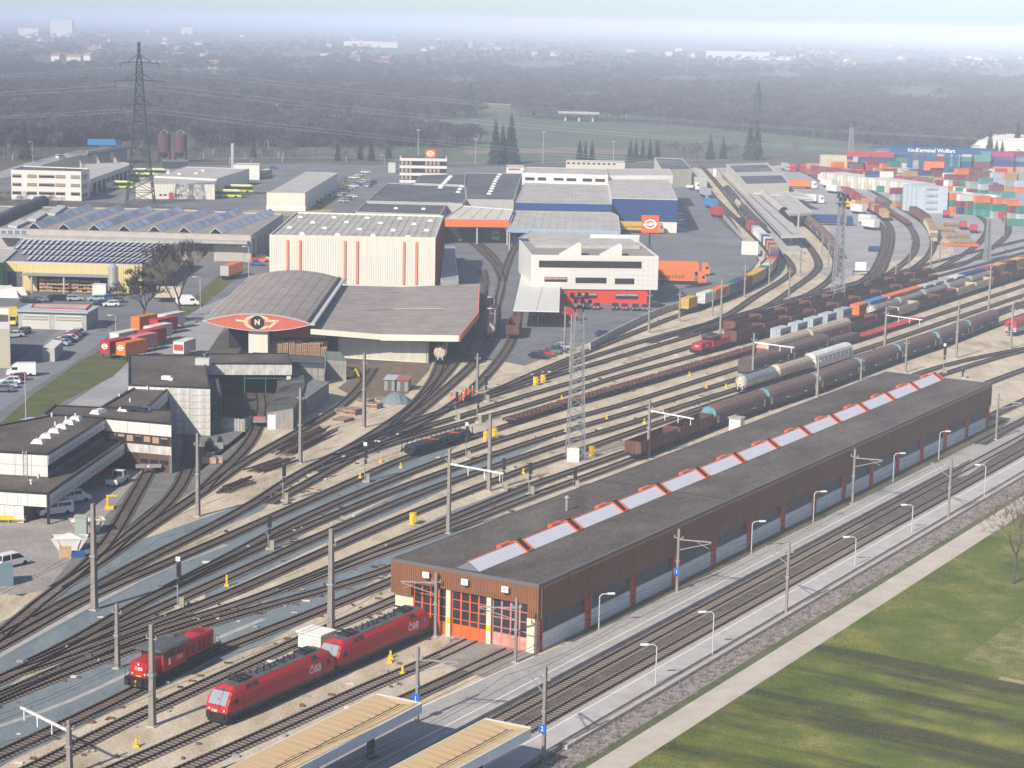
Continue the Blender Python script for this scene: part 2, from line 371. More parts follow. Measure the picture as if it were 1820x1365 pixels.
# ---------------------------------------------------------------- railway tracks (centre lines)
TR = {}
def T(key, s): TR[key] = Path(spline(GP(s), 4))
T('door3', '300,1412 443,1359 600,1295 722,1244 863,1178 908,1157')
T('door2', '180,1436 364,1353 464,1309 564,1264 654,1221 765,1176 838,1140')
T('T3', '-60,1420 70,1363 160,1314 260,1266 364,1217 464,1171 564,1126 664,1083 760,1041')
T('T4', '-60,1371 0,1344 80,1306 160,1268 248,1225 376,1160 464,1128 524,1103 584,1080 644,1055 694,1034 760,1008')
T('T5', '-60,1270 0,1244 90,1207 220,1158 364,1110 424,1092 504,1070 594,1045 644,1029 694,1013 760,985')
T('T6u', '-60,1265 10,1235 90,1198 180,1160 280,1118 404,1083 504,1046 594,1009 644,987 728,953 798,924 868,895 928,870 1018,838 1092,812 1250,755 1448,682 1594,627 1740,572 1990,480')
T('T6l', '504,1050 594,1015 660,990 728,966 794,943 868,914 948,882 1018,857 1126,817 1264,762 1362,727 1448,698 1524,669 1594,643 1672,616 1736,591 1990,500')
T('T7', '-60,1370 0,1322 110,1285 230,1232 364,1076 464,1031') if False else None
T('T7', '20,1200 140,1158 250,1116 364,1074 464,1032 504,1013 594,973 728,915 794,889 868,860 940,832 1018,806 1092,780 1158,757 1242,728 1318,702 1448,660 1596,612 1820,538 1990,482')
T('T8', '-60,1238 0,1210 60,1180 140,1146 220,1110 320,1066 364,1046 464,1000 586,946 728,885 798,858 868,834 1018,783 1092,762 1240,714 1448,650 1576,608 1696,567 1820,525 1990,468')
T('T9', '60,1176 140,1138 212,1092 320,1038 364,1018 464,972 584,921 728,862 868,812 1018,763 1092,742 1324,670 1448,630 1600,582 1820,508 1990,452')
T('T10', '300,1046 364,1012 420,984 484,948 584,901 728,841 868,790 1018,744 1092,724 1324,651 1520,590 1700,530 1820,492 1990,438')
T('T11', '-60,1180 0,1150 100,1092 172,1055 260,1017 364,973 476,923 648,847 728,812 840,778 902,757 1012,722 1092,699 1248,653 1382,613 1522,568 1640,532 1720,508 1820,478 1990,425')
T('N1', '1440,604 1500,586 1560,567 1640,541 1720,516 1820,484 1990,430')
T('M4', '560,838 644,806 728,780 848,746 928,724 1018,696 1092,672 1252,628 1400,586 1522,549 1640,514 1820,462 1990,412')
T('M3', '600,812 728,768 840,734 928,706 1018,680 1092,658 1272,604 1440,556 1596,511 1820,450 1990,402')
T('M2', '800,727 868,706 948,680 1018,659 1092,637 1278,583 1456,533 1656,481 1820,440 1990,396')
T('M1', '820,716 890,694 948,675 1018,647 1092,622 1192,593 1278,570 1456,519 1596,484 1716,452 1820,427 1990,385')
T('M0', '-60,1166 0,1135 80,1092 172,1042 280,985 364,943 464,888 504,860 564,826 644,786 728,752 808,724 868,701 948,665 1018,636 1092,606 1150,583 1206,561 1260,543 1312,522 1352,501 1371,483 1376,465 1366,446 1345,424 1316,396 1290,372 1265,346 1246,322 1225,296')
T('M0b', '480,896 564,850 644,806 700,782 760,760')
T('court_a', '-60,1190 0,1130 56,1085 100,1049 174,1001 260,941 364,872 432,824 534,766 604,724 640,690 664,655')
T('court_b', '364,868 394,838 430,804 452,772 462,742 465,722 462,700')
T('court_c', '100,1045 172,1003 230,950 268,922 305,885 325,855 335,825 338,795 338,772')
T('court_d', '60,1080 120,1035 174,986 200,952 230,899 248,868 262,842')
T('hallA', '560,830 640,786 700,748 728,728 754,700 772,674 781,652 787,625 790,600')
T('hallB', '700,756 740,720 775,684 808,645 832,610 846,575 856,535 862,500 858,480')
T('hallC', '640,800 728,744 788,696 848,640 868,612 876,575 884,535 892,503 902,470 915,440 925,425')
T('hallD', '700,775 780,736 838,694 880,650 905,615 916,585 922,550 930,500')
T('junction', '884,540 892,505 888,475 870,448 850,432 838,420 830,408')
T('junction2', '895,500 880,470 862,452 835,428 815,412 805,402')
T('C2', '1150,610 1278,568 1342,528 1388,500 1407,485 1403,467 1385,447 1354,418 1325,388 1296,352 1262,312 1240,288')
T('C3', '1200,598 1300,566 1360,546 1412,512 1445,488 1455,474 1450,456 1431,430 1405,404 1370,372')
T('C4', '1240,592 1330,565 1400,542 1450,516 1478,494 1487,474 1484,455 1465,430 1440,406 1410,384 1370,356')
T('R1', '1440,528 1520,510 1560,490 1576,460 1584,430 1582,405 1568,388 1540,372 1490,340 1440,312 1410,298')
T('R1b', '1510,512 1545,490 1564,460 1572,430 1570,408 1556,392 1520,372')
T('R2', '1460,530 1540,508 1590,480 1622,452 1628,428 1618,405 1590,385 1550,362 1500,335 1450,306 1430,296')
T('R3', '1500,520 1590,494 1640,465 1658,440 1656,416 1640,395 1600,370 1550,340 1500,314 1470,298')
T('R4', '1540,512 1640,488 1700,460 1740,432 1756,404 1748,390 1715,372 1670,350 1600,320')
T('R5', '1620,492 1700,474 1752,448 1786,422 1792,402 1780,385 1740,364 1680,340 1620,316')
T('far1', '1640,420 1700,400') if False else None
TR = {k: v for k, v in TR.items() if v}
_by = .533; _bd = Vector((sin(_by), cos(_by), 0)); _bn = Vector((cos(_by), -sin(_by), 0))
def SC(s, n, z=0.0): return _bd*s+_bn*n+Vector((0, 0, z))
TR['P1'] = Path([SC(110+4*i, -104.3) for i in range(95)]); TR['P2'] = Path([SC(110+4*i, -100.35) for i in range(95)])
T('S1', '1560,700 1640,662 1720,640 1820,620 1990,590')
T('S2', '1640,678 1720,652 1820,624 1990,592')
T('S3', '1700,705 1780,672 1990,600')
T('S4', '1720,760 1800,722 1990,640')
T('S5', '1740,790 1820,748 1990,672')
T('shedback', '1640,730 1760,664 1820,640 1990,590')
del TR['shedback']
for k_ in ('T7x',): TR.pop(k_, None)
_tc = Vector((-28.3, 200.5, 0))-_bn*1.5
TR['door1'] = Path([_tc+_bd*k for k in range(-60, 50, 4)])
sleeper_me = U(sleeper_wood).box(-1.3, 1.3, -.13, .13, .02, .085).data('sleeper')
sleeper_me2 = U(sleeper_pale).box(-1.3, 1.3, -.13, .13, .02, .085).data('sleeper_pale')
PALE = {'T3', 'door1', 'door2', 'P1', 'P2', 'T6l'}
NEAR = {'P1': 190, 'P2': 190, 'door3': 110, 'door2': 120, 'door1': 100, 'T3': 150, 'T4': 190, 'T5': 150, 'T6u': 150, 'T6l': 60, 'T8': 90, 'T7': 60, 'T11': 60, 'court_a': 60, 'court_c': 50, 'court_d': 60}
TLAB = {'P1': 'platform track nearer the brown shed, between the two platforms', 'P2': 'platform track nearer the grass bank, beside the outer platform',
 'door1': 'siding with the pair of red electric locomotives, into the left shed door', 'door2': 'siding running into the middle door of the brown shed', 'door3': 'siding running into the right door of the brown shed',
 'T3': 'track between the red electric locomotives and the red diesel, with weedy light gravel', 'T4': 'track on blue gravel under the red diesel locomotive', 'T5': 'track just behind the red diesel locomotive, passing the left shed corner',
 'T6u': 'track with bare sleepers passing behind the wagons beside the shed roof', 'T6l': 'track nearest the shed roof, carrying the brown open wagons and ribbed covered wagons',
 'T7': 'track carrying the silver and white tank wagons behind the shed', 'T8': 'empty track between the dark covered wagons and the silver tank wagons', 'T9': 'track carrying the dark covered wagons and red flat wagons',
 'T10': 'track carrying the beige covered wagons and brown open wagons', 'T11': 'track carrying the long string of empty flat wagons and the pale blue containers', 'N1': 'track carrying the long grey hopper wagons',
 'M4': 'track with the small red shunting locomotive', 'M3': 'track with brown open wagons just behind the shunting locomotive', 'M2': 'second empty through track beside the light gravel strip', 'M1': 'farthest empty through track of the yard fan',
 'M0': 'curved track with the long colourful container train beside the truck yard', 'M0b': 'short crossover in the yard throat', 'court_a': 'track skirting the workshop court past the rail piles', 'court_b': 'curved track into the open bay of the grey workshop',
 'court_c': 'curved track ending at the tall wall of the grey workshop', 'court_d': 'short track ending at the buffer before the workshop door', 'hallA': 'track entering under the pitched roof of the freight hall',
 'hallB': 'track along the orange-edged side of the freight hall', 'hallC': 'track carrying the rusty tank wagon beside the freight hall', 'hallD': 'track carrying the single brown open wagon by the office canopy',
 'junction': 'left branch track running under the orange-faced loading hall', 'junction2': 'outer branch track running under the orange-faced loading hall', 'C2': 'curved track left of the long platform roof with the dark tank wagons',
 'C3': 'curved track ending under the long platform roof', 'C4': 'curved track right of the platform roof with brown covered wagons', 'R1': 'curved track nearest the white box trailers', 'R1b': 'dark inner curve beside the white box trailers',
 'R2': 'curved track with the empty flat wagons beside the timber', 'R3': 'curved track with the timber wagons', 'R4': 'inner curved track around the log piles', 'R5': 'outer curved track around the log piles to the gantry crane',
 'S1': 'track on pale gravel behind the far end of the shed', 'S2': 'turnout branch on pale gravel behind the shed', 'S3': 'track right behind the far shed corner', 'S4': 'track passing the far right corner of the shed', 'S5': 'track just right of the far shed corner beside the path'}
def track(key):
 pth = TR[key]; pl = pth.p
 t = thing('railway_track', TLAB[key], 'railway track', (0, 0, 0))
 b = U(gravel_dark); b.ribbon(pl, -1.35, 1.35, .045+.0012*(hash(key) % 7 if False else list(TR).index(key) % 9)); b.B('ballast_bed', t)
 for sd in (-.75, .75):
  r = U(steel_rail); L_ = off(pl, sd-.07); Q = off(pl, sd+.07); n = len(pl)
  v = [(q.x, q.y, .06) for q in L_]+[(q.x, q.y, .26) for q in L_]+[(q.x, q.y, .26) for q in Q]+[(q.x, q.y, .06) for q in Q]
  f = []
  for i in range(n-1):
   for k in range(3): f.append((k*n+i, k*n+i+1, (k+1)*n+i+1, (k+1)*n+i))
  r._add(v, f); r.B('rail', t)
 mx = NEAR.get(key, 0); sm = sleeper_me2 if key in PALE else sleeper_me; cnt = 0; far = U(sleeper_pale if key in PALE else sleeper_wood); d = .3
 while d < pth.len:
  q, a = pth.at(d); px, py = PX(q); step = .65
  if -60 < px < 1880 and py < 1420:
   s = FPX/(q.y*cos(PIT)+HC*sin(PIT))
   if cnt < mx and s > 11.5 and py < 1385:
    o = ON('sleeper', sm); LK(o); o.parent = t; o.location = (q.x, q.y, R.uniform(-.006, .006)); o.rotation_euler = (0, 0, a+pi/2+pi+R.uniform(-.02, .02)); cnt += 1
   else:
    if s < 6: step = 1.3
    if s > 3.8:
     c, s_ = cos(a), sin(a); w = 1.3; h = .13*(1.5 if step > 1 else 1); n_ = (-s_*w, c*w); u_ = (c*h, s_*h)
     far._add([(q.x+n_[0]-u_[0], q.y+n_[1]-u_[1], .082), (q.x+n_[0]+u_[0], q.y+n_[1]+u_[1], .082), (q.x-n_[0]+u_[0], q.y-n_[1]+u_[1], .082), (q.x-n_[0]-u_[0], q.y-n_[1]-u_[1], .082)], [(3, 2, 1, 0)])
  d += step
 if far.f: far.B('sleepers', t)['kind'] = 'stuff'
 return t
for k in TR: track(k)
# ---------------------------------------------------------------- the long brown locomotive shed
brown_clad = mat('brown_cladding', (0.22, 0.095, 0.04), .55, var=.12, scale=.3)
brown_side = brown_clad
roof_gravel = layered('roof_gravel', [(.28, (.062, .052, .047)), (.5, (.11, .094, .084)), (.72, (.17, .145, .13))], .12, (.05, .035, .03), .5, rot=-.5, stretch=2, mossy=.6)
orange = mat('orange_paint', (0.62, 0.11, 0.035), .5, var=.08)
red_orange = mat('red_ladder_paint', (0.62, 0.08, 0.045), .5, var=.1)
pink_door = mat('faded_pink_door', (0.72, 0.36, 0.33), .6, col2=(0.62, 0.16, 0.08), scale=.7)
cream = mat('cream_render', (0.62, 0.56, 0.43), .8, var=.08, scale=.6)
ridge_pane = mat('skylight_polycarbonate', (0.60, 0.61, 0.67), .35, var=.08, scale=.5)
dgl = glass('dgl', (0.025, 0.028, 0.032))
block_wall = mat('grey_block_wall', (0.66, 0.65, 0.62), .85, col2=(0.78, 0.77, 0.74), scale=.8, fine=.1)
strip_window = mat('ribbed_window_strip', (0.05, 0.052, 0.055), .35, var=.3, scale=.8)
yellow = mat('yellow_paint', (0.72, 0.48, 0.02), .5, var=.06)
dmt = mat('dmt', (0.035, 0.035, 0.04), .5, metal=.4)
edge_grey = mat('roof_edge_sheet', (0.16, 0.15, 0.16), .5, metal=.3)
W_, L_S, H_ = 20.42, 165.8, 8.33
_B = Vector((3.6, 227.2, 0)); _A = _B-_bn*W_
shed = thing('locomotive_shed', 'long low brown clad locomotive shed with gravel roof and orange framed skylight ridge', 'shed', _A, -_by)
b = U(roof_gravel); b.box(.25, W_-.25, .25, L_S-.25, H_-.5, H_-.06); b.B('roof', shed)
b = U(edge_grey)
b.box(0, .25, 0, L_S, H_-.4, H_); b.box(W_-.25, W_, 0, L_S, H_-.4, H_); b.box(.25, W_-.25, 0, .25, H_-.4, H_); b.box(.25, W_-.25, L_S-.25, L_S, H_-.4, H_); b.B('roof_edge', shed)
b = U(brown_clad)
def ribs(b, x0, x1, z0, z1, y, pitch=.3, dep=.07, ax='x', sgn=-1):
 n = max(1, int(round((x1-x0)/pitch))); p = (x1-x0)/n; prof = []
 for i in range(n):
  a = x0+i*p; prof += [(a, 0), (a+p*.45, 0), (a+p*.55, dep), (a+p*.95, dep)]
 prof.append((x1, 0)); m = len(prof)
 if ax == 'x': v = [(q, y+sgn*d, z0) for q, d in prof]+[(q, y+sgn*d, z1) for q, d in prof]
 else: v = [(y+sgn*d, q, z0) for q, d in prof]+[(y+sgn*d, q, z1) for q, d in prof]
 fl = ax == 'x'
 b._add(v, [((i, i+1, m+i+1, m+i) if fl == (sgn < 0) else (i+1, i, m+i, m+i+1)) for i in range(m-1)])
z_f = 4.15; z_d = 5.75
ribs(b, 0, 2.95, z_f, H_-.4, -.02); ribs(b, 2.95, 18.95, z_d, H_-.4, -.02); ribs(b, 18.95, W_, z_f, H_-.4, -.02)
b.box(0, 2.95, 0, .3, z_f, H_-.4); b.box(2.95, 18.95, 0, .3, z_d, H_-.4); b.box(18.95, W_, 0, .3, z_f, H_-.4)
b.B('front_cladding', shed)
b = U(brown_clad); ribs(b, 0.3, L_S, z_f, H_-.4, W_+.02, ax='y', sgn=1, pitch=.45, dep=.09); b.box(W_-.3, W_, .3, L_S, z_f, H_-.4); b.box(0, .3, .3, L_S, z_f, H_-.4); b.box(.3, W_-.3, L_S-.3, L_S, z_f, H_-.4)
b.B('side_cladding', shed)
b = U(cream); b.box(.6, 2.9, .5, .8, 0, z_f); b.box(.3, .6, .5, L_S-.5, 0, z_f); b.box(.6, W_-.6, L_S-.8, L_S-.5, 0, z_f)
b.B('wall', shed)
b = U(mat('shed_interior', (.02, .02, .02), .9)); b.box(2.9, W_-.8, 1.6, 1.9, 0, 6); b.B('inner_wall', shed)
for x0 in (7.75, 13.35, 18.9):
 b = U(cream); b.box(x0, x0+(.62 if x0 < 18 else 1.3), -.02 if x0 > 18 else .1, .75, 0, z_d if x0 < 18 else z_f); pl = b.B('pillar', shed)
 if x0 < 18: U(yellow).box(x0-.01, x0+.63, .085, .76, 1.6, 2.25).B('warning_band', pl)
for k, (x0, x1) in enumerate(((3.05, 7.75), (8.45, 13.35), (14.05, 18.9))):
 pk = k == 2; pm = pink_door if pk else orange
 b = U(mat('orange_door_panel', (0.66, 0.13, 0.03), .5, var=.12, scale=1.5) if not pk else pink_door)
 n = 4; w = (x1-x0)/n; y = .45
 fr = U(pm if not pk else mat('pink_frame', (.5, .2, .2), .6, var=.1))
 for i in range(n):
  a = x0+i*w; b.box(a+.04, a+w-.04, y, y+.08, .05, 1.55)
 door = b.B('door', shed)
 for i in range(n):
  a = x0+i*w
  fr.box(a, a+.1, y-.05, y+.1, 0, z_d); fr.box(a+w-.1, a+w, y-.05, y+.1, 0, z_d)
  for zz in (1.5, 2.18, 3.35, 4.5, 5.62): fr.box(a+.1, a+w-.1, y-.03, y+.1, zz, zz+.1)
  for z0, z1 in ((1.62, 2.16), (2.3, 3.33), (3.47, 4.48), (4.62, 5.6)):
   p = U(dgl).box(a+.12, a+w-.12, y+.02, y+.06, z0, z1).B('pane', door)
 fr.B('door_frame', door)
b = U(block_wall)
nb = 14; bay = (L_S-1.2)/nb
for i in range(nb):
 y0 = .9+i*bay+.7; y1 = .9+(i+1)*bay-.7
 m_ = 5; ww = (y1-y0)/m_
 for j in range(m_):
  for r_ in range(3):
   b2 = U(block_wall); b2.box(W_-.62-.02*((i+j+r_) % 2), W_-.38, y0+j*ww+.02, y0+(j+1)*ww-.02, .02+r_*.68, .68+r_*.68); b2.B('wall_panel', shed)
b.box(W_-.8, W_-.6, .8, L_S-.5, 0, 2.05); b.B('wall', shed)
sw = U(strip_window); sw.box(W_-.75, W_-.6, .8, L_S-.5, 2.08, z_f); sw.B('window_strip', shed)
mu = U(edge_grey)
k_ = int(L_S/0.75)
for i in range(k_): mu.box(W_-.61, W_-.56, 1+i*.75, 1.05+i*.75, 2.08, z_f)
mu.B('window_mullions', shed)['kind'] = 'stuff'
fin = U(red_orange)
fin.box(-.42, -.12, -.5, .5, 0.05, 4.1)
for z in [0.4+.42*i for i in range(9)]: fin.box(-.12, .12, -.5, .5, z, z+.1)
fin.box(-.12, .12, -.56, -.46, .05, 4.1); fin.box(-.12, .12, .46, .56, .05, 4.1)
fme = fin.data('wall_fin')
for i in range(nb+1):
 o = ON('wall_fin', fme); LK(o); o.parent = shed; o.location = (W_-.26, .75+i*bay, 0)
for x in (5.3, 10.7, 16.2):
 b = U(white_paint); b.box(x-.45, x+.45, -.62, -.4, 6.85, 7.55); f = b.B('floodlight', shed)
 U(glass('lamp_glass', (.5, .5, .5))).disc((x, -.64, 7.2), (0, 1, 0), .24, .05).B('lens', f)
 U(dmt).bar((x, -.4, 7.0), (x, .0, 6.2), .08).bar((x, -.4, 7.0), (x, 0, 7.0), .08).B('bracket', f)
xr, hw, hr = 10.2, 1.6, 1.0
segs = 13; y0 = .9; pitch = (L_S-2.6)/segs
pane_me = U(ridge_pane); pane_me._add([(hw, 0, 0), (hw, .86, 0), (0.0, .86, hr), (0.0, 0, hr), (hw, 0, -.05), (hw, .86, -.05), (0, .86, hr-.05), (0, 0, hr-.05)], [(0, 1, 2, 3), (7, 6, 5, 4), (0, 4, 5, 1), (3, 2, 6, 7), (0, 3, 7, 4), (1, 5, 6, 2)]); pane_me = pane_me.data('pane')
for i in range(segs):
 a = y0+i*pitch; e = a+pitch
 fr = U(mat('ridge_frame', (.16, .16, .19), .5))
 fr.ext([(xr-hw, H_-.06), (xr+hw, H_-.06), (xr, H_-.06+hr-.04)], a, e-.02)
 rl = fr.B('skylight_ridge', shed)
 f2 = U(orange); f2.bar((xr, a, H_+hr-.02), (xr, e, H_+hr-.02), .16)
 f2.B('ridge_cap', rl)
 npn = int((pitch-1.75)/.9)
 for j in range(npn):
  o = ON('pane', pane_me); LK(o); o.parent = rl; o.location = (xr+.04, a+.1+j*.9, H_-.0)
 va = e-1.6
 v = U(orange)
 for sg in (1, -1):
  P = [(xr+sg*hw*1.08, va, H_), (xr+sg*hw*1.08, va+1.45, H_), (xr, va+1.45, H_+hr+.1), (xr, va, H_+hr+.1)]
  v.bar(P[0], P[3], .24, .24); v.bar(P[1], P[2], .24, .24); v.bar(P[0], P[1], .2, .3); v.bar(P[3], P[2], .2)
 v.box(xr-hw-.35, xr-hw+.3, va-1.2, va+1.45, H_-.05, H_+.6)
 o = v.B('vent_frame', shed)
 U(dgl)._add([(xr+hw*.9, va+.2, H_+.2), (xr+hw*.9, va+1.3, H_+.2), (xr+.1, va+1.3, H_+hr+.1), (xr+.1, va+.2, H_+hr+.1)], [(0, 1, 2, 3)]).B('louvre', o)
b = U(mat('galvanised', (.5, .5, .48), .4, metal=.5));
lx, ly = (G(1007, 907, 8.3)-_A).dot(_bn), (G(1007, 907, 8.3)-_A).dot(_bd)
b.tube([(lx, ly, 8.2), (lx, ly, 10.0)], .16, 8); b.tube([(lx, ly, 10.0), (lx, ly, 10.3)], .42, 8, .1); b.B('roof_vent', shed)
for ys in (52, 118):
 b = U(dmt); b.box(.25, xr-hw-.1, ys, ys+.25, H_-.06, H_-.02); b.box(xr+hw+.1, W_-.25, ys, ys+.25, H_-.06, H_-.02); b.B('roof_seam', shed)
# ---------------------------------------------------------------- platforms
plat_m = mat('platform_asphalt', (0.30, 0.29, 0.285), .9, col2=(0.40, 0.385, 0.37), scale=.12, fine=.1, detail=8)
plat2_m = mat('platform_slabs', (0.36, 0.335, 0.33), .9, col2=(0.5, 0.47, 0.46), scale=.35, fine=.12, detail=8)
def strip(name, s0, s1, n0, n1, z, m, z0=None, kind='structure'):
 b = U(m); P = [SC(s0, n0), SC(s1, n0), SC(s1, n1), SC(s0, n1)]
 if z0 is None: b.poly([(p.x, p.y, z) for p in P][::-1])
 else: b.prism([(p.x, p.y) for p in P], z0, z)
 o = b.B(name); o['kind'] = kind; return o
lft = [G(x, y) for x, y in pts('955,1172 750,1264 640,1312 440,1405 300,1470')]
sl = SC(0, 0); s_c = lft[0].dot(_bd)
pl1 = [SC(325, -106.1), SC(110, -106.1)]+lft[::-1]+[SC(s_c+8, -110.6), SC(325, -109.6)]
U(plat_m).prism([(q.x, q.y) for q in pl1], -.02, .42).B('platform')['kind'] = 'structure'
strip('platform_edge', 110, 325, -106.7, -106.08, .44, concrete, .0); strip('safety_line', 110, 325, -107.5, -107.34, .432, white_paint)
U(white_paint).ribbon(spline([G(x, y) for x, y in pts('700,1284 750,1263 860,1212 950,1173')], 4), -.08, .08, .43).B('painted_line')['kind'] = 'structure'
strip('platform', 110, 480, -98.75, -95.4, .42, plat2_m, -.02); strip('platform_edge', 110, 480, -98.78, -98.35, .44, concrete, .0); strip('safety_line', 110, 480, -98.1, -97.94, .432, white_paint)
strip('verge', 110, 480, -95.4, -94.75, .2, mat('brown_soil', (.16, .13, .11), 1, col2=(.26, .22, .18), scale=.8, fine=.3)); strip('kerb', 172, 480, -94.75, -94.15, .45, mat('pale_kerb', (.42, .38, .34), .9, var=.12, scale=.8), 0)
strip('shed_verge', 204, 372, -112.6, -109.9, .03, mat('verge_grass', (.035, .055, .014), 1, col2=(.17, .13, .085), scale=.16, fine=.4, detail=8))
strip('path', 200, 376, -110.4, -106.5, .024, plat_m)
sheet('path', '1700,850 1755,780 1800,745 1990,650 1990,690 1830,770 1720,845', .05, plat_m)
sheet('door_apron', '780,1158 812,1130 958,1164 955,1174 880,1212 790,1180', .06, mat('apron_concrete', (0.2, 0.17, 0.155), .9, col2=(.34, .3, .27), scale=.3, fine=.15))
strip('ballast', 105, 490, -106.1, -98.7, .018, mat('platform_ballast', (.06, .05, .045), 1, col2=(.15, .125, .11), scale=.5, fine=.5))
strip('bank', 105, 490, -94.2, -90.9, .02, mat('bank_shingle', (.17, .15, .145), 1, col2=(.36, .32, .31), scale=1.0, fine=.5, bump=.5)); strip('verge', 105, 490, -91.3, -90.0, .026, grass)
b = U(mat('dry_shrub', (.13, .11, .10), 1, col2=(.28, .24, .22), scale=.6)); rs_ = random.Random(2)
for i in range(2600):
 s1 = rs_.uniform(120, 330); q = SC(s1, rs_.uniform(-94.1, -91.2)+.3*sin(s1*.3)); k = rs_.uniform(.15, .5)
 for j in range(5): a = rs_.uniform(0, 6.28); b._add([q+Vector((.06, 0, 0)), q-Vector((.06, 0, 0)), q+Vector((cos(a)*k, sin(a)*k, k*rs_.uniform(.6, 1.3)))], [(0, 1, 2)])
b.B('bank_shrubs')['kind'] = 'stuff'
# ---------------------------------------------------------------- rolling stock (x along the length, z from the ground; rail top at .33)
RT = .26
red_loco = mat('traffic_red', (0.36, 0.010, 0.013), .45, col2=(0.5, 0.022, 0.022), scale=.9, spec=.4, streak=(.4, 1, 2.5), fine=.1)
roof_grey = mat('loco_roof_grey', (0.10, 0.10, 0.105), .6, var=.25, scale=1.2)
under = mat('grimy_underframe', (0.022, 0.02, 0.02), .8, var=.4, scale=2)
wheel_m = mat('wheel_steel', (0.06, 0.05, 0.045), .6, metal=.3)
letter_w = mat('white_lettering', (0.8, 0.8, 0.78), .5)
letter_k = mat('black_lettering', (0.02, 0.02, 0.025), .5)
wind = mat('windscreen', (0.26, 0.30, 0.34), .08, spec=.8)
rust_brown = mat('wagon_brown', (0.13, 0.055, 0.042), .8, var=.35, scale=.7, fine=.15)
rust_inner = mat('wagon_floor_rust', (0.2, 0.09, 0.05), .9, var=.3, scale=1)
cov_brown = mat('covered_wagon_side', (0.085, 0.066, 0.06), .7, var=.35, scale=.8)
cov_roof = mat('covered_wagon_roof', (0.19, 0.12, 0.10), .6, var=.25, scale=.5)
blue_end = mat('blue_roof_end', (0.11, 0.30, 0.36), .6, var=.15)
beige_m = mat('beige_wagon', (0.46, 0.39, 0.29), .75, var=.2, scale=.6)
silver = mat('silver_tank', (0.40, 0.40, 0.42), .35, metal=.5, var=.15, scale=.4)
white_w = mat('white_wagon', (0.66, 0.66, 0.62), .6, var=.15, scale=.6)
hop_grey = mat('hopper_grey', (0.26, 0.25, 0.245), .6, var=.25, scale=.5)
flat_red = mat('red_flat_wagon', (0.42, 0.05, 0.045), .7, var=.2)
timber_m = mat('log_bark', (0.17, 0.11, 0.07), .9, col2=(0.36, 0.27, 0.18), scale=1.5)
log_end = mat('log_end', (0.66, 0.52, 0.33), .9, var=.2, scale=4)
def bogie(parent, x, wb=1.8, r=.46, three=False):
 b = U(under); b.box(x-wb*.8, x+wb*.8, -1.12, -.98, RT+.25, RT+.62); b.box(x-wb*.8, x+wb*.8, .98, 1.12, RT+.25, RT+.62); b.box(x-.3, x+.3, -1.1, 1.1, RT+.3, RT+.6)
 o = b.B('bogie', parent)
 w = U(wheel_m)
 for q in ((x-wb/2, x+wb/2) if not three else (x-wb/2, x, x+wb/2)):
  for sd in (-.76, .76): w.disc((q, sd, RT+r), (0, 1, 0), r, .14, 12)
  w.tube([(q, -.76, RT+r), (q, .76, RT+r)], .08, 6)
 w.B('wheels', o); return o
def buffers(parent, hx, z=1.05, m=None):
 b = U(m or under)
 for sx in (-1, 1):
  for sy in (-.87, .87):
   b.tube([(sx*(hx-.55), sy, z), (sx*(hx-.08), sy, z)], .11, 8); b.disc((sx*(hx-.05), sy, z), (1, 0, 0), .23, .08, 10)
  b.tube([(sx*(hx-.5), 0, z-.05), (sx*(hx-.1), 0, z-.3)], .06, 5)
 b.B('buffers', parent)
def pantograph(parent, x, up=False):
 b = U(dmt); z = 4.0
 b.box(x-1.1, x+1.1, -.7, -.6, z-.05, z+.1); b.box(x-1.1, x+1.1, .6, .7, z-.05, z+.1)
 for q in (-.9, 0, .9): b.box(x+q-.05, x+q+.05, -.75, .75, z-.02, z+.12)
 for sx in (-.9, .9):
  for sy in (-.6, .6): b.tube([(x+sx, sy, z-.2), (x+sx, sy, z+.05)], .09, 6)
 hz = 1.3 if up else .3
 b.bar((x+.9, .35, z+.15), (x-.9, .2, z+.15+hz*.5), .07); b.bar((x+.9, -.35, z+.15), (x-.9, -.2, z+.15+hz*.5), .07)
 b.bar((x-.9, 0, z+.15+hz*.5), (x+.5, 0, z+.15+hz), .07)
 b.bar((x+.5, -.8, z+.17+hz), (x+.5, .8, z+.17+hz), .09); b.bar((x+.8, -.8, z+.17+hz), (x+.8, .8, z+.17+hz), .07)
 b.B('pantograph', parent)
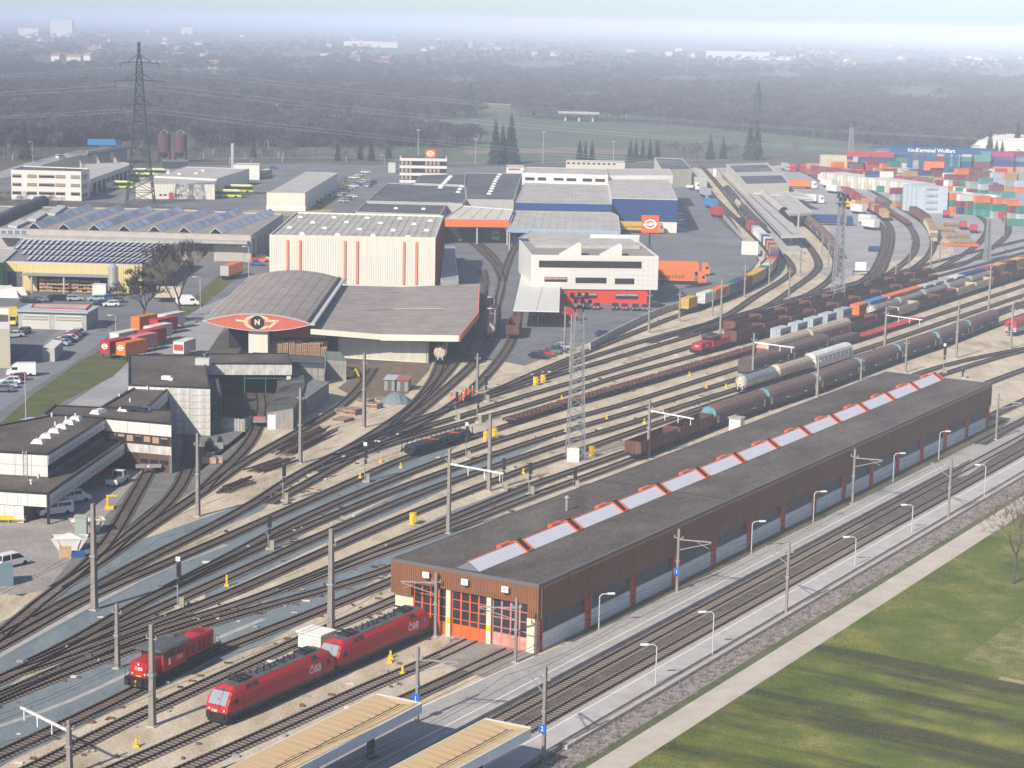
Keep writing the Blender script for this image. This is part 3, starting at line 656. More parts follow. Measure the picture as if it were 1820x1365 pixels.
def electric(name, label):
 t = thing(name, label, 'locomotive', group='pair of red electric locomotives')
 prof = [(1.42, 1.15), (1.5, 1.6), (1.5, 2.75), (1.36, 3.25), (1.02, 3.72), (.55, 3.84)]
 st = [(-9.42, 1.75, .86), (-9.35, 2.15, .93), (-8.95, 2.9, .96), (-8.5, 3.45, .98), (-7.9, 3.84, 1), (7.9, 3.84, 1), (8.5, 3.45, .98), (8.95, 2.9, .96), (9.35, 2.15, .93), (9.42, 1.75, .86)]
 full = prof+[(-a, z) for a, z in prof[::-1]]; n = len(full)
 b = U(red_loco); V = []
 for x, zt, wf in st: V += [(x, a*wf, min(z, zt)+.0) for a, z in full]
 F = []
 for i in range(len(st)-1):
  for j in range(n): F.append((i*n+j, i*n+(j+1) % n, (i+1)*n+(j+1) % n, (i+1)*n+j))
 F += [tuple(range(n))[::-1], tuple(range((len(st)-1)*n, len(st)*n))]
 b._add(V, F); b.B('body', t)
 b = U(roof_grey); b.ext([(-.98, 3.74), (-.55, 3.87), (.55, 3.87), (.98, 3.74)], -7.7, 7.7, 'x') if False else b._add([(-7.6, -1.0, 3.76), (7.6, -1.0, 3.76), (7.6, -.55, 3.88), (-7.6, -.55, 3.88), (7.6, .55, 3.88), (-7.6, .55, 3.88), (7.6, 1.0, 3.76), (-7.6, 1.0, 3.76), (8.5, 0.6, 3.52), (8.5, -.6, 3.52), (-8.5, .6, 3.52), (-8.5, -.6, 3.52)], [(0, 1, 2, 3), (3, 2, 4, 5), (5, 4, 6, 7), (2, 9, 8, 4), (5, 10, 11, 3)])
 b.B('roof', t)
 for sx in (-1, 1):
  pantograph(t, sx*5.6)
  b = U(wind); y = 1.12
  b._add([(sx*9.39, -y, 2.17), (sx*9.39, y, 2.17), (sx*9.0, y, 2.92), (sx*9.0, -y, 2.92), (sx*8.60, y*.95, 3.42), (sx*8.60, -y*.95, 3.42)], [(0, 1, 2, 3), (3, 2, 4, 5)] if sx > 0 else [(3, 2, 1, 0), (5, 4, 2, 3)])
  b.box(sx*9.2-.02, sx*9.2+.02, -.03, .03, 2.2, 2.9)
  b.B('windscreen', t)
  for sy in (-1, 1):
   b = U(dgl)
   P = [(sx*8.45, sy*1.49, 2.15), (sx*7.75, sy*1.515, 2.15), (sx*7.75, sy*1.515, 2.72), (sx*8.15, sy*1.50, 2.72)]
   b.poly(P if sx*sy < 0 else P[::-1]); b.B('side_window', t)
   U(glass('headlamp', (.6, .6, .55))).disc((sx*9.43, sy*.95, 1.65), (1, 0, 0), .13, .06, 8).B('headlight', t)
   U(under).box(sx*6.9-.02, sx*6.9+.02, sy*1.5-.02, sy*1.5+.02, 1.2, 3.0).B('door_seam', t)
  lettering('ÖBB', .42, letter_w, (sx*9.47, -sx*.3, 1.5), (pi/2, 0, sx*pi/2), t)
 for sy in (-1, 1):
  lettering('ÖBB', 1.15, letter_w, (-5.6, sy*1.515, 2.2), (pi/2, 0, pi if sy > 0 else 0), t, bold=.01)
  b = U(dgl)
  for xs in ((5.3, 6.2), (4.2, 5.1), (-6.2, -5.2)):
   P = [(xs[0], sy*1.40, 3.22), (xs[1], sy*1.40, 3.22), (xs[1], sy*1.14, 3.6), (xs[0], sy*1.14, 3.6)]
   b.poly(P if sy < 0 else P[::-1])
  b.B('roof_grille', t)
  U(roof_grey).box(-9.2, 9.2, sy*1.5-.015, sy*1.5+.015, 1.15, 1.32).B('sill_stripe', t)
 g_ = U(dmt)
 for x in (-3.3, -2.6, -1.4, .2, .9, 2.0, 3.3): g_.tube([(x, .35, 3.85), (x, .35, 4.25)], .12, 6); g_.tube([(x+.2, -.35, 3.85), (x+.2, -.35, 4.2)], .1, 6)
 g_.bar((-3.4, .35, 4.28), (3.4, .35, 4.28), .06); g_.box(-1.9, -1.0, -.45, .05, 3.87, 3.93)
 g_.B('roof_insulators', t)
 b = U(under); b.box(-9.2, 9.2, -1.35, 1.35, .75, 1.15); b.box(-2.6, 2.6, -1.25, 1.25, .45, .8)
 for sx in (-1, 1): b.box(sx*9.2-.25, sx*9.2+.25, -1.4, 1.4, .6, 1.35); b.box(sx*9.35-.1, sx*9.35+.1, -1.2, 1.2, .3, .7)
 b.B('underframe', t)
 bogie(t, -4.95, 3.0, .57); bogie(t, 4.95, 3.0, .57); buffers(t, 9.64)
 return t
e0 = electric('electric_locomotive', 'red electric locomotive in front, windscreen facing the camera, on the siding before the shed')
q1 = _tc+_bd*(9.42); inst(e0, (q1.x, q1.y, 0), pi/2-_by+pi, 'red electric locomotive in front, nearest the camera, on the siding before the shed')
q2 = q1+_bd*19.28; inst(e0, (q2.x, q2.y, 0), pi/2-_by+pi, 'second red electric locomotive, its rear end at the left shed door')
def diesel(label):
 t = thing('diesel_locomotive', label, 'locomotive')
 Lh = 7.3
 b = U(under); b.box(-Lh, Lh, -1.5, 1.5, 1.1, 1.35); b.box(-6.9, 6.9, -1.2, 1.2, .75, 1.1); b.box(-2, 2, -1.35, 1.35, .5, 1.1); b.box(Lh-.2, Lh, -1.5, 1.5, .45, 1.3); b.box(-Lh, -Lh+.2, -1.5, 1.5, .45, 1.3); b.B('underframe', t)
 def hood(x0, x1, hw, z1, ch=.15):
  return [(-hw, 1.35), (-hw, z1-ch), (-hw+ch, z1), (hw-ch, z1), (hw, z1-ch), (hw, 1.35)]
 b = U(red_loco); b.ext(hood(0, 0, 1.12, 3.05), 4.2, 6.75, 'x'); b.B('front_hood', t)
 b = U(red_loco); b.ext(hood(0, 0, 1.12, 3.35), -6.5, -.2, 'x'); b.B('engine_hood', t)
 gr = U(mat('hood_grille', (.2, .012, .012), .6))
 for x in (-5.9, -4.9, -3.9, -2.6, -1.4):
  for sy in (-1, 1): gr.box(x, x+.7, sy*1.12-.02, sy*1.12+.02, 1.7, 2.9)
 gr.disc((-5, 0, 3.38), (0, 0, 1), .75, .1, 14); gr.B('grille', t)
 b = U(red_loco); b.box(-.2, 4.2, -1.45, 1.45, 1.35, 2.75); b.box(-.2, .0, -1.45, 1.45, 2.75, 3.75); b.box(4.0, 4.2, -1.45, -1.3, 2.75, 3.75); b.box(4.0, 4.2, 1.3, 1.45, 2.75, 3.75); b.box(1.6, 1.85, -1.45, 1.45, 2.75, 3.75); b.box(-.2, 4.2, -1.42, 1.42, 3.6, 3.78); b.B('cab', t)
 b = U(glass('cab_glass', (.05, .07, .06))); b.box(-.1, 4.1, -1.4, 1.4, 2.8, 3.6); b.box(1.95, 2.6, -1.47, 1.47, 2.8, 3.5); b.B('cab_window', t)
 b = U(roof_grey); b.ext([(-1.75, 3.72), (-1.5, 3.98), (-.7, 4.15), (.7, 4.15), (1.5, 3.98), (1.75, 3.72)], -.9, 4.9, 'x'); b.box(-.3, .5, -.5, .4, 4.15, 4.35); b.B('cab_roof', t)
 for sy in (-1, 1):
  lettering('ÖBB', .62, letter_w, (1.0, sy*1.47, 2.25), (pi/2, 0, pi if sy > 0 else 0), t)
  U(letter_w).box(2.8, 3.2, sy*1.46-.02, sy*1.46+.02, 1.9, 2.6).B('route_plate', t)
 lettering('ÖBB', .55, letter_w, (6.78, 0, 2.25), (pi/2, 0, pi/2), t)
 for y, z in ((-.8, 1.7), (.8, 1.7), (0, 2.75)): U(glass('headlamp')).disc((6.78, y, z), (1, 0, 0), .13, .06, 8).B('headlight', t)
 b = U(yellow); b.tube([(7.35, 0, 1.15), (7.45, 0, .5)], .09, 6); b.box(6.76, 6.8, -.35, .35, 1.4, 1.52); b.B('coupling', t)
 b = U(dmt)
 for sx in (-1, 1):
  for sy in (-1.4, -.9, .9, 1.4): b.tube([(sx*7.2, sy, 1.3), (sx*7.2, sy, 2.4)], .03, 4)
  for sy in (-1.4, .9): b.tube([(sx*7.2, sy, 2.4), (sx*7.2, sy+.5, 2.4)], .03, 4)
 b.B('handrail', t)
 bogie(t, -4, 2.3, .5); bogie(t, 4, 2.3, .5); buffers(t, 7.8); return t
def rail_place(key, px, py, o, flip=False, d=None):
 if d is None: d = TR[key].near(G(px, py))
 q, a = TR[key].at(d); o.location = (q.x, q.y, 0); o.rotation_euler = (0, 0, a+(pi if flip else 0)); return d
dl = diesel('red diesel locomotive with grey cab roof standing alone on the blue gravel tracks')
rail_place('T4', 310, 1194, dl, flip=True)
def shunter(label):
 t = thing('shunting_locomotive', label, 'locomotive')
 b = U(under); b.box(-7.6, 7.6, -1.45, 1.45, .7, 1.3); b.B('underframe', t)
 for x0, x1, z in ((-7.2, -1.9, 2.75), (1.9, 7.2, 2.75)):
  b = U(red_loco); b.box(x0, x1, -1.2, 1.2, 1.3, z); b.B('hood', t)
 b = U(red_loco); b.box(-1.9, 1.9, -1.45, 1.45, 1.3, 3.6); b.B('cab', t)
 b = U(dgl); b.box(-1.93, 1.93, -1.2, 1.2, 2.8, 3.4); b.box(-1.5, 1.5, -1.48, 1.48, 2.7, 3.4); b.B('cab_window', t)
 b = U(roof_grey); b.box(-2.8, 2.8, -1.5, 1.5, 3.6, 3.8); b.B('cab_roof', t)
 pantograph(t, 0, True)
 lettering('ÖBB', .5, letter_w, (7.22, 0, 2.1), (pi/2, 0, pi/2), t); lettering('ÖBB', .55, letter_w, (4.5, 1.22, 2.0), (pi/2, 0, pi), t)
 bogie(t, -4.5, 2.6, .5); bogie(t, 4.5, 2.6, .5); buffers(t, 7.9); return t
sh = shunter('small red electric shunting locomotive with raised pantograph in front of brown open wagons')
dS = rail_place('M4', 1274, 626, sh, flip=True)
def open_wagon(L=14.0, H=1.95, m=None, cat='wagon'):
 m = m or rust_brown; t = thing('open_wagon', '', cat); h = L/2-.6
 b = U(under); b.box(-h, h, -1.3, 1.3, 1.0, 1.2); b.box(-h, h, -.25, .25, .75, 1.0); b.B('underframe', t)
 z0, z1 = 1.2, 1.2+H
 b = U(m)
 b.box(-h, h, -1.4, -1.32, z0, z1); b.box(-h, h, 1.32, 1.4, z0, z1); b.box(-h, -h+.08, -1.32, 1.32, z0, z1+.12); b.box(h-.08, h, -1.32, 1.32, z0, z1+.12)
 b.box(-h, h, -1.46, -1.3, z1-.1, z1+.04); b.box(-h, h, 1.3, 1.46, z1-.1, z1+.04); b.B('body', t)
 r = U(m); n = int(L/1.25)
 for i in range(n+1):
  x = -h+.1+(2*h-.2)*i/n
  for sy in (-1, 1): r.box(x-.07, x+.07, sy*1.46-.06, sy*1.46+.06, z0-.1, z1)
 for sx in (-1, 1):
  for y in (-1.0, -.35, .35, 1.0): r.box(sx*h-.08, sx*h+.08, y-.06, y+.06, z0, z1+.1)
 r.B('side_posts', t)
 U(rust_inner).box(-h+.08, h-.08, -1.32, 1.32, z0, z0+.06).B('floor', t)
 bogie(t, -L/2+2.9); bogie(t, L/2-2.9); buffers(t, L/2); return t
def flat_wagon(L=19.7, m=None, stakes=False, frame=True):
 m = m or rust_brown; t = thing('flat_wagon', '', 'wagon'); h = L/2-.6
 b = U(m);
 for y in (-1.25, -.45, .45, 1.25): b.box(-h, h, y-.12, y+.12, .95, 1.22)
 n = int(L/1.6)
 for i in range(n+1):
  x = -h+2*h*i/n; b.box(x-.12, x+.12, -1.35, 1.35, 1.0, 1.26)
 b.box(-h, -h+1.6, -1.35, 1.35, 1.1, 1.3); b.box(h-1.6, h, -1.35, 1.35, 1.1, 1.3)
 b.B('frame', t)
 if not frame: U(m).box(-h+1.6, h-1.6, -1.3, 1.3, 1.22, 1.3).B('deck', t)
 if stakes:
  s_ = U(m)
  for i in range(n+1):
   x = -h+.2+(2*h-.4)*i/n
   for sy in (-1.3, 1.3): s_.box(x-.06, x+.06, sy-.05, sy+.05, 1.2, 2.35)
  s_.B('stakes', t)
 b = U(under); b.box(-h, h, -.3, .3, .7, .98); b.B('underframe', t)
 bogie(t, -L/2+2.7); bogie(t, L/2-2.7); buffers(t, L/2); return t
def covered_wagon(L=23.2, side=None, roof=None, end=None, ribs_n=24):
 t = thing('covered_wagon', '', 'wagon'); h = L/2-.75
 side = side or cov_brown; roof = roof or cov_roof; end = end or blue_end
 b = U(under); b.box(-h-.1, h+.1, -1.3, 1.3, .85, 1.15); b.box(-h*.6, h*.6, -.9, .9, .6, .85); b.B('underframe', t)
 b = U(side); b.box(-h+.02, h-.02, -1.42, 1.42, 1.15, 2.9); b.B('side_wall', t)
 prof = [(-1.45, 2.75), (-1.42, 3.2), (-1.2, 3.75), (-.7, 4.12), (0, 4.25), (.7, 4.12), (1.2, 3.75), (1.42, 3.2), (1.45, 2.75)]
 b = U(roof); b.ext(prof[::-1], -h, h, 'x'); b.B('roof', t)
 r = U(roof)
 for i in range(ribs_n):
  x = -h+.3+(2*h-.6)*i/(ribs_n-1)
  P = [(a*1.03, z+.06) for a, z in prof]; Q = prof
  V = [(x-.07, a, z) for a, z in P]+[(x+.07, a, z) for a, z in P]; k = len(P)
  r._add(V, [(j, j+1, k+j+1, k+j) for j in range(k-1)])
 r.B('roof_ribs', t)['kind'] = 'stuff'
 s_ = U(side)
 for i in range(ribs_n//2+1):
  x = -h+.15+(2*h-.3)*i/(ribs_n//2)
  for sy in (-1, 1): s_.box(x-.06, x+.06, sy*1.45-.05, sy*1.45+.05, 1.15, 2.85)
 s_.B('side_ribs', t)['kind'] = 'stuff'
 for sx in (-1, 1):
  b = U(end); k = len(prof); xx = sx*(h+.02); b._add([(xx, a, z) for a, z in prof], [tuple(range(k)) if sx < 0 else tuple(range(k))[::-1]])
  b.box(min(sx*(h-.35), sx*(h+.05)), max(sx*(h-.35), sx*(h+.05)), -1.5, -1.44, 2.7, 3.3); b.B('end_wall', t)
  b = U(beige_m)
  for sy in (-1, 1): b.box(sx*(h-.9)-.35, sx*(h-.9)+.35, sy*1.52-.03, sy*1.52+.03, 1.3, 2.6)
  b.B('panel', t)
 for x in (-h*.55, h*.2):
  for sy in (-1, 1): U(letter_w).box(x, x+1.3, sy*1.51-.01, sy*1.51+.01, 1.6, 1.78).B('marking', t)
 bogie(t, -L/2+3.2); bogie(t, L/2-3.2); buffers(t, L/2); return t
def hopper_wagon(L=15.0, m=None, white_end=True, ladder=False):
 """round topped grey powder / hopper wagon with a pale end"""
 m = m or hop_grey; t = thing('tank_wagon', '', 'wagon'); h = L/2-.9
 b = U(under); b.box(-h-.3, h+.3, -1.2, 1.2, .9, 1.15); b.B('underframe', t)
 k = 14; pr = [(1.38*cos(2*pi*i/k), 2.65+1.42*sin(2*pi*i/k)) for i in range(k)]
 b = U(m); b.ext(pr, -h, h, 'x')
 for sx in (-1, 1):
  V = [(sx*h, a, z) for a, z in pr]+[(sx*(h+.35), a*.7, 2.65+(z-2.65)*.7) for a, z in pr]
  b._add(V, [((i, (i+1) % k, k+(i+1) % k, k+i) if sx > 0 else (k+i, k+(i+1) % k, (i+1) % k, i)) for i in range(k)]+[tuple(range(k, 2*k)) if sx > 0 else tuple(range(k, 2*k))[::-1]])
 b.B('tank', t)
 r = U(m)
 for i in range(7):
  x = -h+.2+(2*h-.4)*i/6
  V = [(x-.06, a*1.03, 2.65+(z-2.65)*1.03) for a, z in pr]+[(x+.06, a*1.03, 2.65+(z-2.65)*1.03) for a, z in pr]
  r._add(V, [(j, (j+1) % k, k+(j+1) % k, k+j) for j in range(k)])
 r.B('tank_bands', t)
 if white_end:
  for sx in (-1, 1):
   b = U(beige_m); b.disc((sx*(h+.36), 0, 2.65), (1, 0, 0), 1.0, .04, 14); b.B('end_plate', t)
   b = U(white_paint); b.bar((sx*(h+.5), -.55, 1.2), (sx*(h+.45), 0, 3.9), .12); b.bar((sx*(h+.5), .55, 1.2), (sx*(h+.45), 0, 3.9), .12); b.bar((sx*(h+.5), -.3, 2.4), (sx*(h+.5), .3, 2.4), .1); b.B('end_ladder', t)
 b = U(dmt); b.box(-h*.8, h*.8, -.35, .35, 4.08, 4.16); b.disc((0, 0, 4.2), (0, 0, 1), .35, .25, 8); b.B('catwalk', t)
 bogie(t, -L/2+2.7); bogie(t, L/2-2.7); buffers(t, L/2); return t
CONT = {}
def ccol(name, c): return mat('container_'+name, c, .6, var=.12, scale=.5)
CC = {'white': (.60, .60, .58), 'cream': (.52, .47, .36), 'paleblue': (.42, .47, .52), 'orange': (.66, .17, .03), 'red': (.42, .03, .03), 'maroon': (.20, .03, .04), 'blue': (.02, .045, .15), 'brightblue': (.03, .22, .46), 'green': (.03, .19, .13), 'yellow': (.58, .36, .05), 'magenta': (.38, .03, .12), 'grey': (.34, .36, .38), 'tan': (.42, .26, .12), 'pink': (.55, .2, .2), 'brown': (.2, .08, .06), 'teal': (.05, .25, .24)}
CNAME = {'paleblue': 'pale blue', 'brightblue': 'bright blue', 'blue': 'dark blue', 'tan': 'tan'}
def container_mesh(L, H, col, rib=True):
 k = (round(L, 1), H, col)
 if k in CONT: return CONT[k]
 b = U(ccol(col, CC[col])); h = L/2; w = 1.22;
 p = .55; n = max(4, int(L/p)); p = L/n
 for sy in (-1, 1):
  V0 = [];
  for i in range(n):
   a = -h+i*p; V0 += [(a, w), (a+p*.4, w), (a+p*.5, w-.06), (a+p*.9, w-.06)]
  V0.append((h, w)); m = len(V0)
  V = [(x, sy*y, .0) for x, y in V0]+[(x, sy*y, H) for x, y in V0]
  b._add(V, [((i, i+1, m+i+1, m+i) if sy < 0 else (i+1, i, m+i, m+i+1)) for i in range(m-1)])
 b._add([(-h, -w, H), (h, -w, H), (h, w, H), (-h, w, H), (-h, -w, 0), (h, -w, 0), (h, w, 0), (-h, w, 0)], [(0, 1, 2, 3), (7, 6, 5, 4), (5, 6, 2, 1), (7, 4, 0, 3)])
 for sx in (-1, 1):
  for y in (-w+.06, w-.06): b.box(sx*h-.07, sx*h+.03*sx+.07, y-.07, y+.07, 0, H+.02)
  b.box(sx*h-.05, sx*h+.05, -w, w, H-.12, H+.02)
 for sy in (-1, 1): b.box(-h, h, sy*w-.03, sy*w+.03, H-.14, H+.02); b.box(-h, h, sy*w-.03, sy*w+.03, 0, .16)
 body = b.data('shipping_container')
 d = U(mat('door_bars', (.3, .3, .3), .5))
 for y in (-.75, -.35, .35, .75): d.box(h+.05, h+.11, y-.03, y+.03, .15, H-.15)
 d.box(h+.04, h+.07, -.02, .02, .1, H-.1)
 CONT[k] = (body, d.data('door_bars')); return CONT[k]
def container(L, H, col, label, loc, rz, group, text=None, tcol=None, bars=True, tsize=1.0):
 me, dm = container_mesh(L, H, col)
 o = ON('shipping_container', me); LK(o); o.location = loc; o.rotation_euler = (0, 0, rz); tag(o, label, 'container', group)
 if bars:
  q = ON('door_bars', dm); LK(q); q.parent = o
 if text:
  for sy in (-1, 1): lettering(text, tsize, tcol or letter_k, (0, sy*1.26, H*.52), (pi/2, 0, pi if sy > 0 else 0), o)
 return o
REST = MB()
def rest_box(L, H, col, loc, rz):
 REST.use(ccol(col, CC[col])); REST.T = Matrix.Translation(loc) @ Matrix.Rotation(rz, 4, 'Z'); REST.box(-L/2, L/2, -1.2, 1.2, 0, H)
 for i in range(int(L/1.5)): REST.box(-L/2+.4+i*1.5, -L/2+.9+i*1.5, -1.24, 1.24, .15, H-.15)
# ---------------------------------------------------------------- trains
def run(key, px, py, items, gap=0.0, end=False):
 """items: (maker/proto, length, label, group[, post]) strung along a track away from the camera"""
 d = TR[key].near(G(px, py)); out = []
 for it in items:
  pr, L, lab, grp = it[:4]
  c = d+L/2; q, a = TR[key].at(c); o = inst(pr, (q.x, q.y, 0), a+pi, lab, grp); out.append((o, q, a))
  if len(it) > 4 and it[4]: it[4](o, q, a)
  d += L+gap
 return out
ORD = ['first', 'second', 'third', 'fourth', 'fifth', 'sixth', 'seventh', 'eighth', 'ninth', 'tenth', 'eleventh', 'twelfth', 'thirteenth', 'fourteenth', 'fifteenth', 'sixteenth', 'seventeenth', 'eighteenth', 'nineteenth', 'twentieth']
ow = open_wagon(15.7, 1.95); ow_b = open_wagon(15.7, 1.95, beige_m); cw = covered_wagon(23.2); cwd = covered_wagon(21.6, end=cov_brown, ribs_n=18)
fw = flat_wagon(19.8); fwr = flat_wagon(19.8, flat_red); hw_ = hopper_wagon(19.0)
run('T6l', 1120, 819, [(ow, 15.7, 'brown open wagon at the near end of the train beside the shed roof', 'brown open wagons beside the shed'), (ow, 15.7, 'brown open wagon coupled between its twin and the blue-ended covered wagon', 'brown open wagons beside the shed')]+
 [(cw, 23.2, '%s brown ribbed covered wagon behind the shed roof, counted from the blue rounded end' % ORD[i], 'ribbed covered wagons beside the shed') for i in range(7)])
tank_s = hopper_wagon(15.5, silver, True); tank_c = hopper_wagon(17.5, beige_m, True); tank_w = covered_wagon(21, white_w, white_w, white_w, 18)
run('T7', 1316, 704, [(tank_s, 15.5, 'silver tank wagon with white end fittings behind the ribbed wagons', None), (tank_c, 17.5, 'cream round-topped tank wagon with a dirty tan end', None), (tank_w, 21, 'white ribbed covered wagon with lettering on its end', None)])
lettering('GC', 1.5, letter_k, (10.0-.2, 0, 2.6), (pi/2, 0, pi/2), tank_w)
stk = flat_wagon(19.8, mat('purple_brown', (.13, .06, .08), .8, var=.3), True)
sb = U(cov_brown);
for i in range(11): sb.box(-8.4+i*1.55, -7.2+i*1.55, -1.1, 1.1, 1.3, 2.3)
sb.B('boxed_load', stk)
run('T9', 1324, 672, [(cwd, 21.6, 'dark covered wagon nearest the camera, behind the mast with the long cross arm', 'dark covered wagons'), (cwd, 21.6, 'dark covered wagon between its twin and the purple stake wagon', 'dark covered wagons'), (stk, 19.8, 'purple-brown stake wagon with square load pockets', None), (fwr, 19.8, 'bright red empty flat wagon, the nearer one', 'red flat wagons'), (fwr, 19.8, 'bright red empty flat wagon, the farther one', 'red flat wagons')])
bw = covered_wagon(24.2, mat('dull_red_side', (.25, .06, .05), .8, var=.2), beige_m, beige_m, 18)
its = [(bw, 24.2, 'beige roofed covered wagon nearest the camera with a cream end', 'beige roofed wagons'), (bw, 24.2, 'beige roofed covered wagon just before the brown open wagons', 'beige roofed wagons')]
seq = 'BBWBBWWBBB'
for i, c in enumerate(seq): its.append(((ow if c == 'B' else ow_b), 15.7, '%s %s open wagon in the long rake behind the red flat wagons' % (ORD[i], 'brown' if c == 'B' else 'beige'), 'open wagons in the long rake'))
run('T10', 1350, 642, its)
run('N1', 1546, 572, [(hw_, 19.0, '%s long grey round-topped wagon of the grey rake beside the orange containers' % ORD[i], 'grey round-topped wagons') for i in range(5)])
d0 = TR['T11'].near(G(902, 757))
for i in range(8):
 q, a = TR['T11'].at(d0+i*20.4+10); inst(fw, (q.x, q.y, 0), a+pi, '%s empty brown flat wagon of the long string in the middle of the yard' % ORD[i], 'empty flat wagons')
def boxes_on(key, px, py, seq, grp, fname, step=None):
 """containers on flat wagons along a track; seq = (length, colour, text, tcol, label)"""
 d = TR[key].near(G(px, py)); n = 0
 for s_ in seq:
  L, col, tx, tcl, lab = s_
  if col:
   q, a = TR[key].at(d+L/2); container(L-.1, 2.6, col, lab, (q.x, q.y, 1.32), a+pi, grp, tx, tcl, tsize=1.05)
  d += L+.12
blue_t = mat('navy_lettering', (.02, .06, .14), .5)
dm_ = TR['T11'].near(G(1382, 615))
for i in range(11):
 q, a = TR['T11'].at(dm_+i*20.4+7.5); inst(fw, (q.x, q.y, 0), a+pi, 'brown flat wagon under the %s pair of containers of the pale blue and orange train' % ORD[i], 'flat wagons under the main container train')
ml = ['nearest pale blue grey container of the middle train, its end facing the camera', 'second pale blue grey container of the middle train', 'third pale blue grey container of the middle train', 'fourth pale blue grey container of the middle train', 'pale grey container standing alone before the orange one']
seq = [(6.1, 'paleblue', 'MAERSK', blue_t, ml[0]), (3.8, None, 0, 0, 0), (6.1, 'paleblue', 'MAERSK', blue_t, ml[1]), (3.2, None, 0, 0, 0), (6.1, 'paleblue', 'MAERSK', blue_t, ml[2]), (3.0, None, 0, 0, 0), (6.1, 'paleblue', 'MAERSK', blue_t, ml[3]), (4.2, None, 0, 0, 0), (6.1, 'grey', 'MAERSK', blue_t, ml[4]), (4.6, None, 0, 0, 0),
  (6.1, 'orange', 'HAPAG', letter_k, 'short orange container next to the pale grey one in the middle train'), (1.5, None, 0, 0, 0), (12.2, 'brightblue', None, None, 'long bright blue container in the middle train'), (1.5, None, 0, 0, 0), (12.2, 'orange', 'Hapag-Lloyd', letter_k, 'nearer of the two long orange containers in the middle train'), (.3, None, 0, 0, 0), (12.2, 'orange', 'Hapag-Lloyd', letter_k, 'farther of the two long orange containers in the middle train'), (1.2, None, 0, 0, 0),
  (6.1, 'paleblue', None, None, 'first of the four pale grey-blue containers beyond the long orange pair'), (2.2, None, 0, 0, 0), (6.1, 'grey', None, None, 'second of the four pale grey-blue containers beyond the long orange pair'), (2, None, 0, 0, 0), (6.1, 'grey', None, None, 'third of the four pale grey-blue containers beyond the long orange pair'), (2, None, 0, 0, 0), (6.1, 'white', None, None, 'last of the four pale containers before the dark blue pair'), (1.4, None, 0, 0, 0),
  (8.5, 'blue', None, None, 'nearer dark blue container of the middle train'), (.3, None, 0, 0, 0), (8.5, 'blue', None, None, 'farther dark blue container of the middle train'), (.8, None, 0, 0, 0), (9, 'magenta', None, None, 'crimson container between the dark blue and the yellow one'), (.4, None, 0, 0, 0), (7.5, 'yellow', None, None, 'yellow container beside the crimson one in the middle train'), (.6, None, 0, 0, 0), (9.5, 'maroon', None, None, 'maroon container between two yellow ones in the middle train'), (.4, None, 0, 0, 0), (8, 'yellow', None, None, 'second yellow container of the middle train near the photo edge'), (.4, None, 0, 0, 0), (9, 'red', None, None, 'last red container of the middle train at the photo edge')]
boxes_on('T11', 1382, 615, seq, 'containers on the middle train', '')
ow2 = open_wagon(15.2, 2.3)
dw = dS+9.2
for i in range(9):
 q, a = TR['M4'].at(dw+7.6+i*15.3); inst(ow2, (q.x, q.y, 0), a+pi, '%s brown open wagon coupled behind the red shunting locomotive' % ORD[i], 'open wagons behind the shunter')
run('M3', 1296, 598, [(ow2, 15.3, '%s brown open wagon of the outer rake, nearest the light gravel strip' % ORD[i], 'open wagons of the outer rake') for i in range(9)])
pw = flat_wagon(19.6, under, True); pb = U(mat('dark_tubes', (.035, .04, .055), .45, metal=.3))
for i in range(9): pb.tube([(-8.6, -1.1+i*.275, 1.55), (8.6, -1.1+i*.275, 1.55)], .14, 6)
for i in range(8): pb.tube([(-8.6, -.96+i*.275, 1.8), (8.6, -.96+i*.275, 1.8)], .14, 6)
pb.B('tube_load', pw)
sp = U(orange)
for x in (-5.2, 1.6): sp.box(x, x+.12, -1.25, 1.25, 1.9, 1.97); sp.box(x+.5, x+.6, -1.25, 1.25, 1.9, 1.97)
sp.B('lashing_straps', pw)
run('T11', 722, 814, [(pw, 19.6, 'flat wagon loaded with dark steel tubes under orange straps, standing alone', None)])
ha = hopper_wagon(16, mat('rusty_cream_tank', (.42, .36, .25), .7, var=.3, scale=1), True)
run('hallA', 784, 650, [(ha, 16, 'cream ended round wagon peeking out from under the pitched hall roof', None)])
hc = hopper_wagon(16, mat('rusty_tank', (.17, .085, .075), .6, var=.3, scale=1), True)
run('hallC', 871, 606, [(hc, 16, 'nearer rusty round wagon with a cream end beside the freight hall', 'rusty round wagons'), (hc, 16, 'farther rusty round wagon, half behind its twin beside the freight hall', 'rusty round wagons')])
run('hallD', 915, 604, [(ow, 15.7, 'single brown open wagon beside the white office canopy', None)])
cwh = covered_wagon(22, mat('green_grey_wagon', (.1, .11, .1), .7, var=.3), mat('green_grey_wagon'), mat('green_grey_wagon'), 16)
run('hallB', 852, 552, [(cwh, 22, 'dark grey covered wagon hugging the orange edge of the freight hall', None)])
cols = ['yellow', None, 'white', 'orange', 'green', 'blue', 'maroon', 'yellow', 'yellow', 'yellow', 'green', 'white', 'yellow', 'tan', 'red', 'blue', 'maroon', 'brown', 'green', 'tan', 'maroon', 'tan', 'maroon', 'white', 'blue', 'paleblue', 'white', 'white', 'white', 'grey', 'maroon', 'red', 'brown']
dd = TR['M0'].near(G(1218, 558)); Ls = [6.1, 5, 8.2, 12.2, 6.1, 9, 8, 6.1, 6.1, 6.1]+[6.1]*40
fl = flat_wagon(19.8, under); flb = 0; cnt = {}
d_ = dd-1.5
for i in range(13):
 q, a = TR['M0'].at(d_+i*20+10); inst(fl, (q.x, q.y, 0), a+pi, 'dark flat wagon number %s from the near end of the curved container train' % ORD[i], 'flat wagons of the curved container train')
d_ = dd
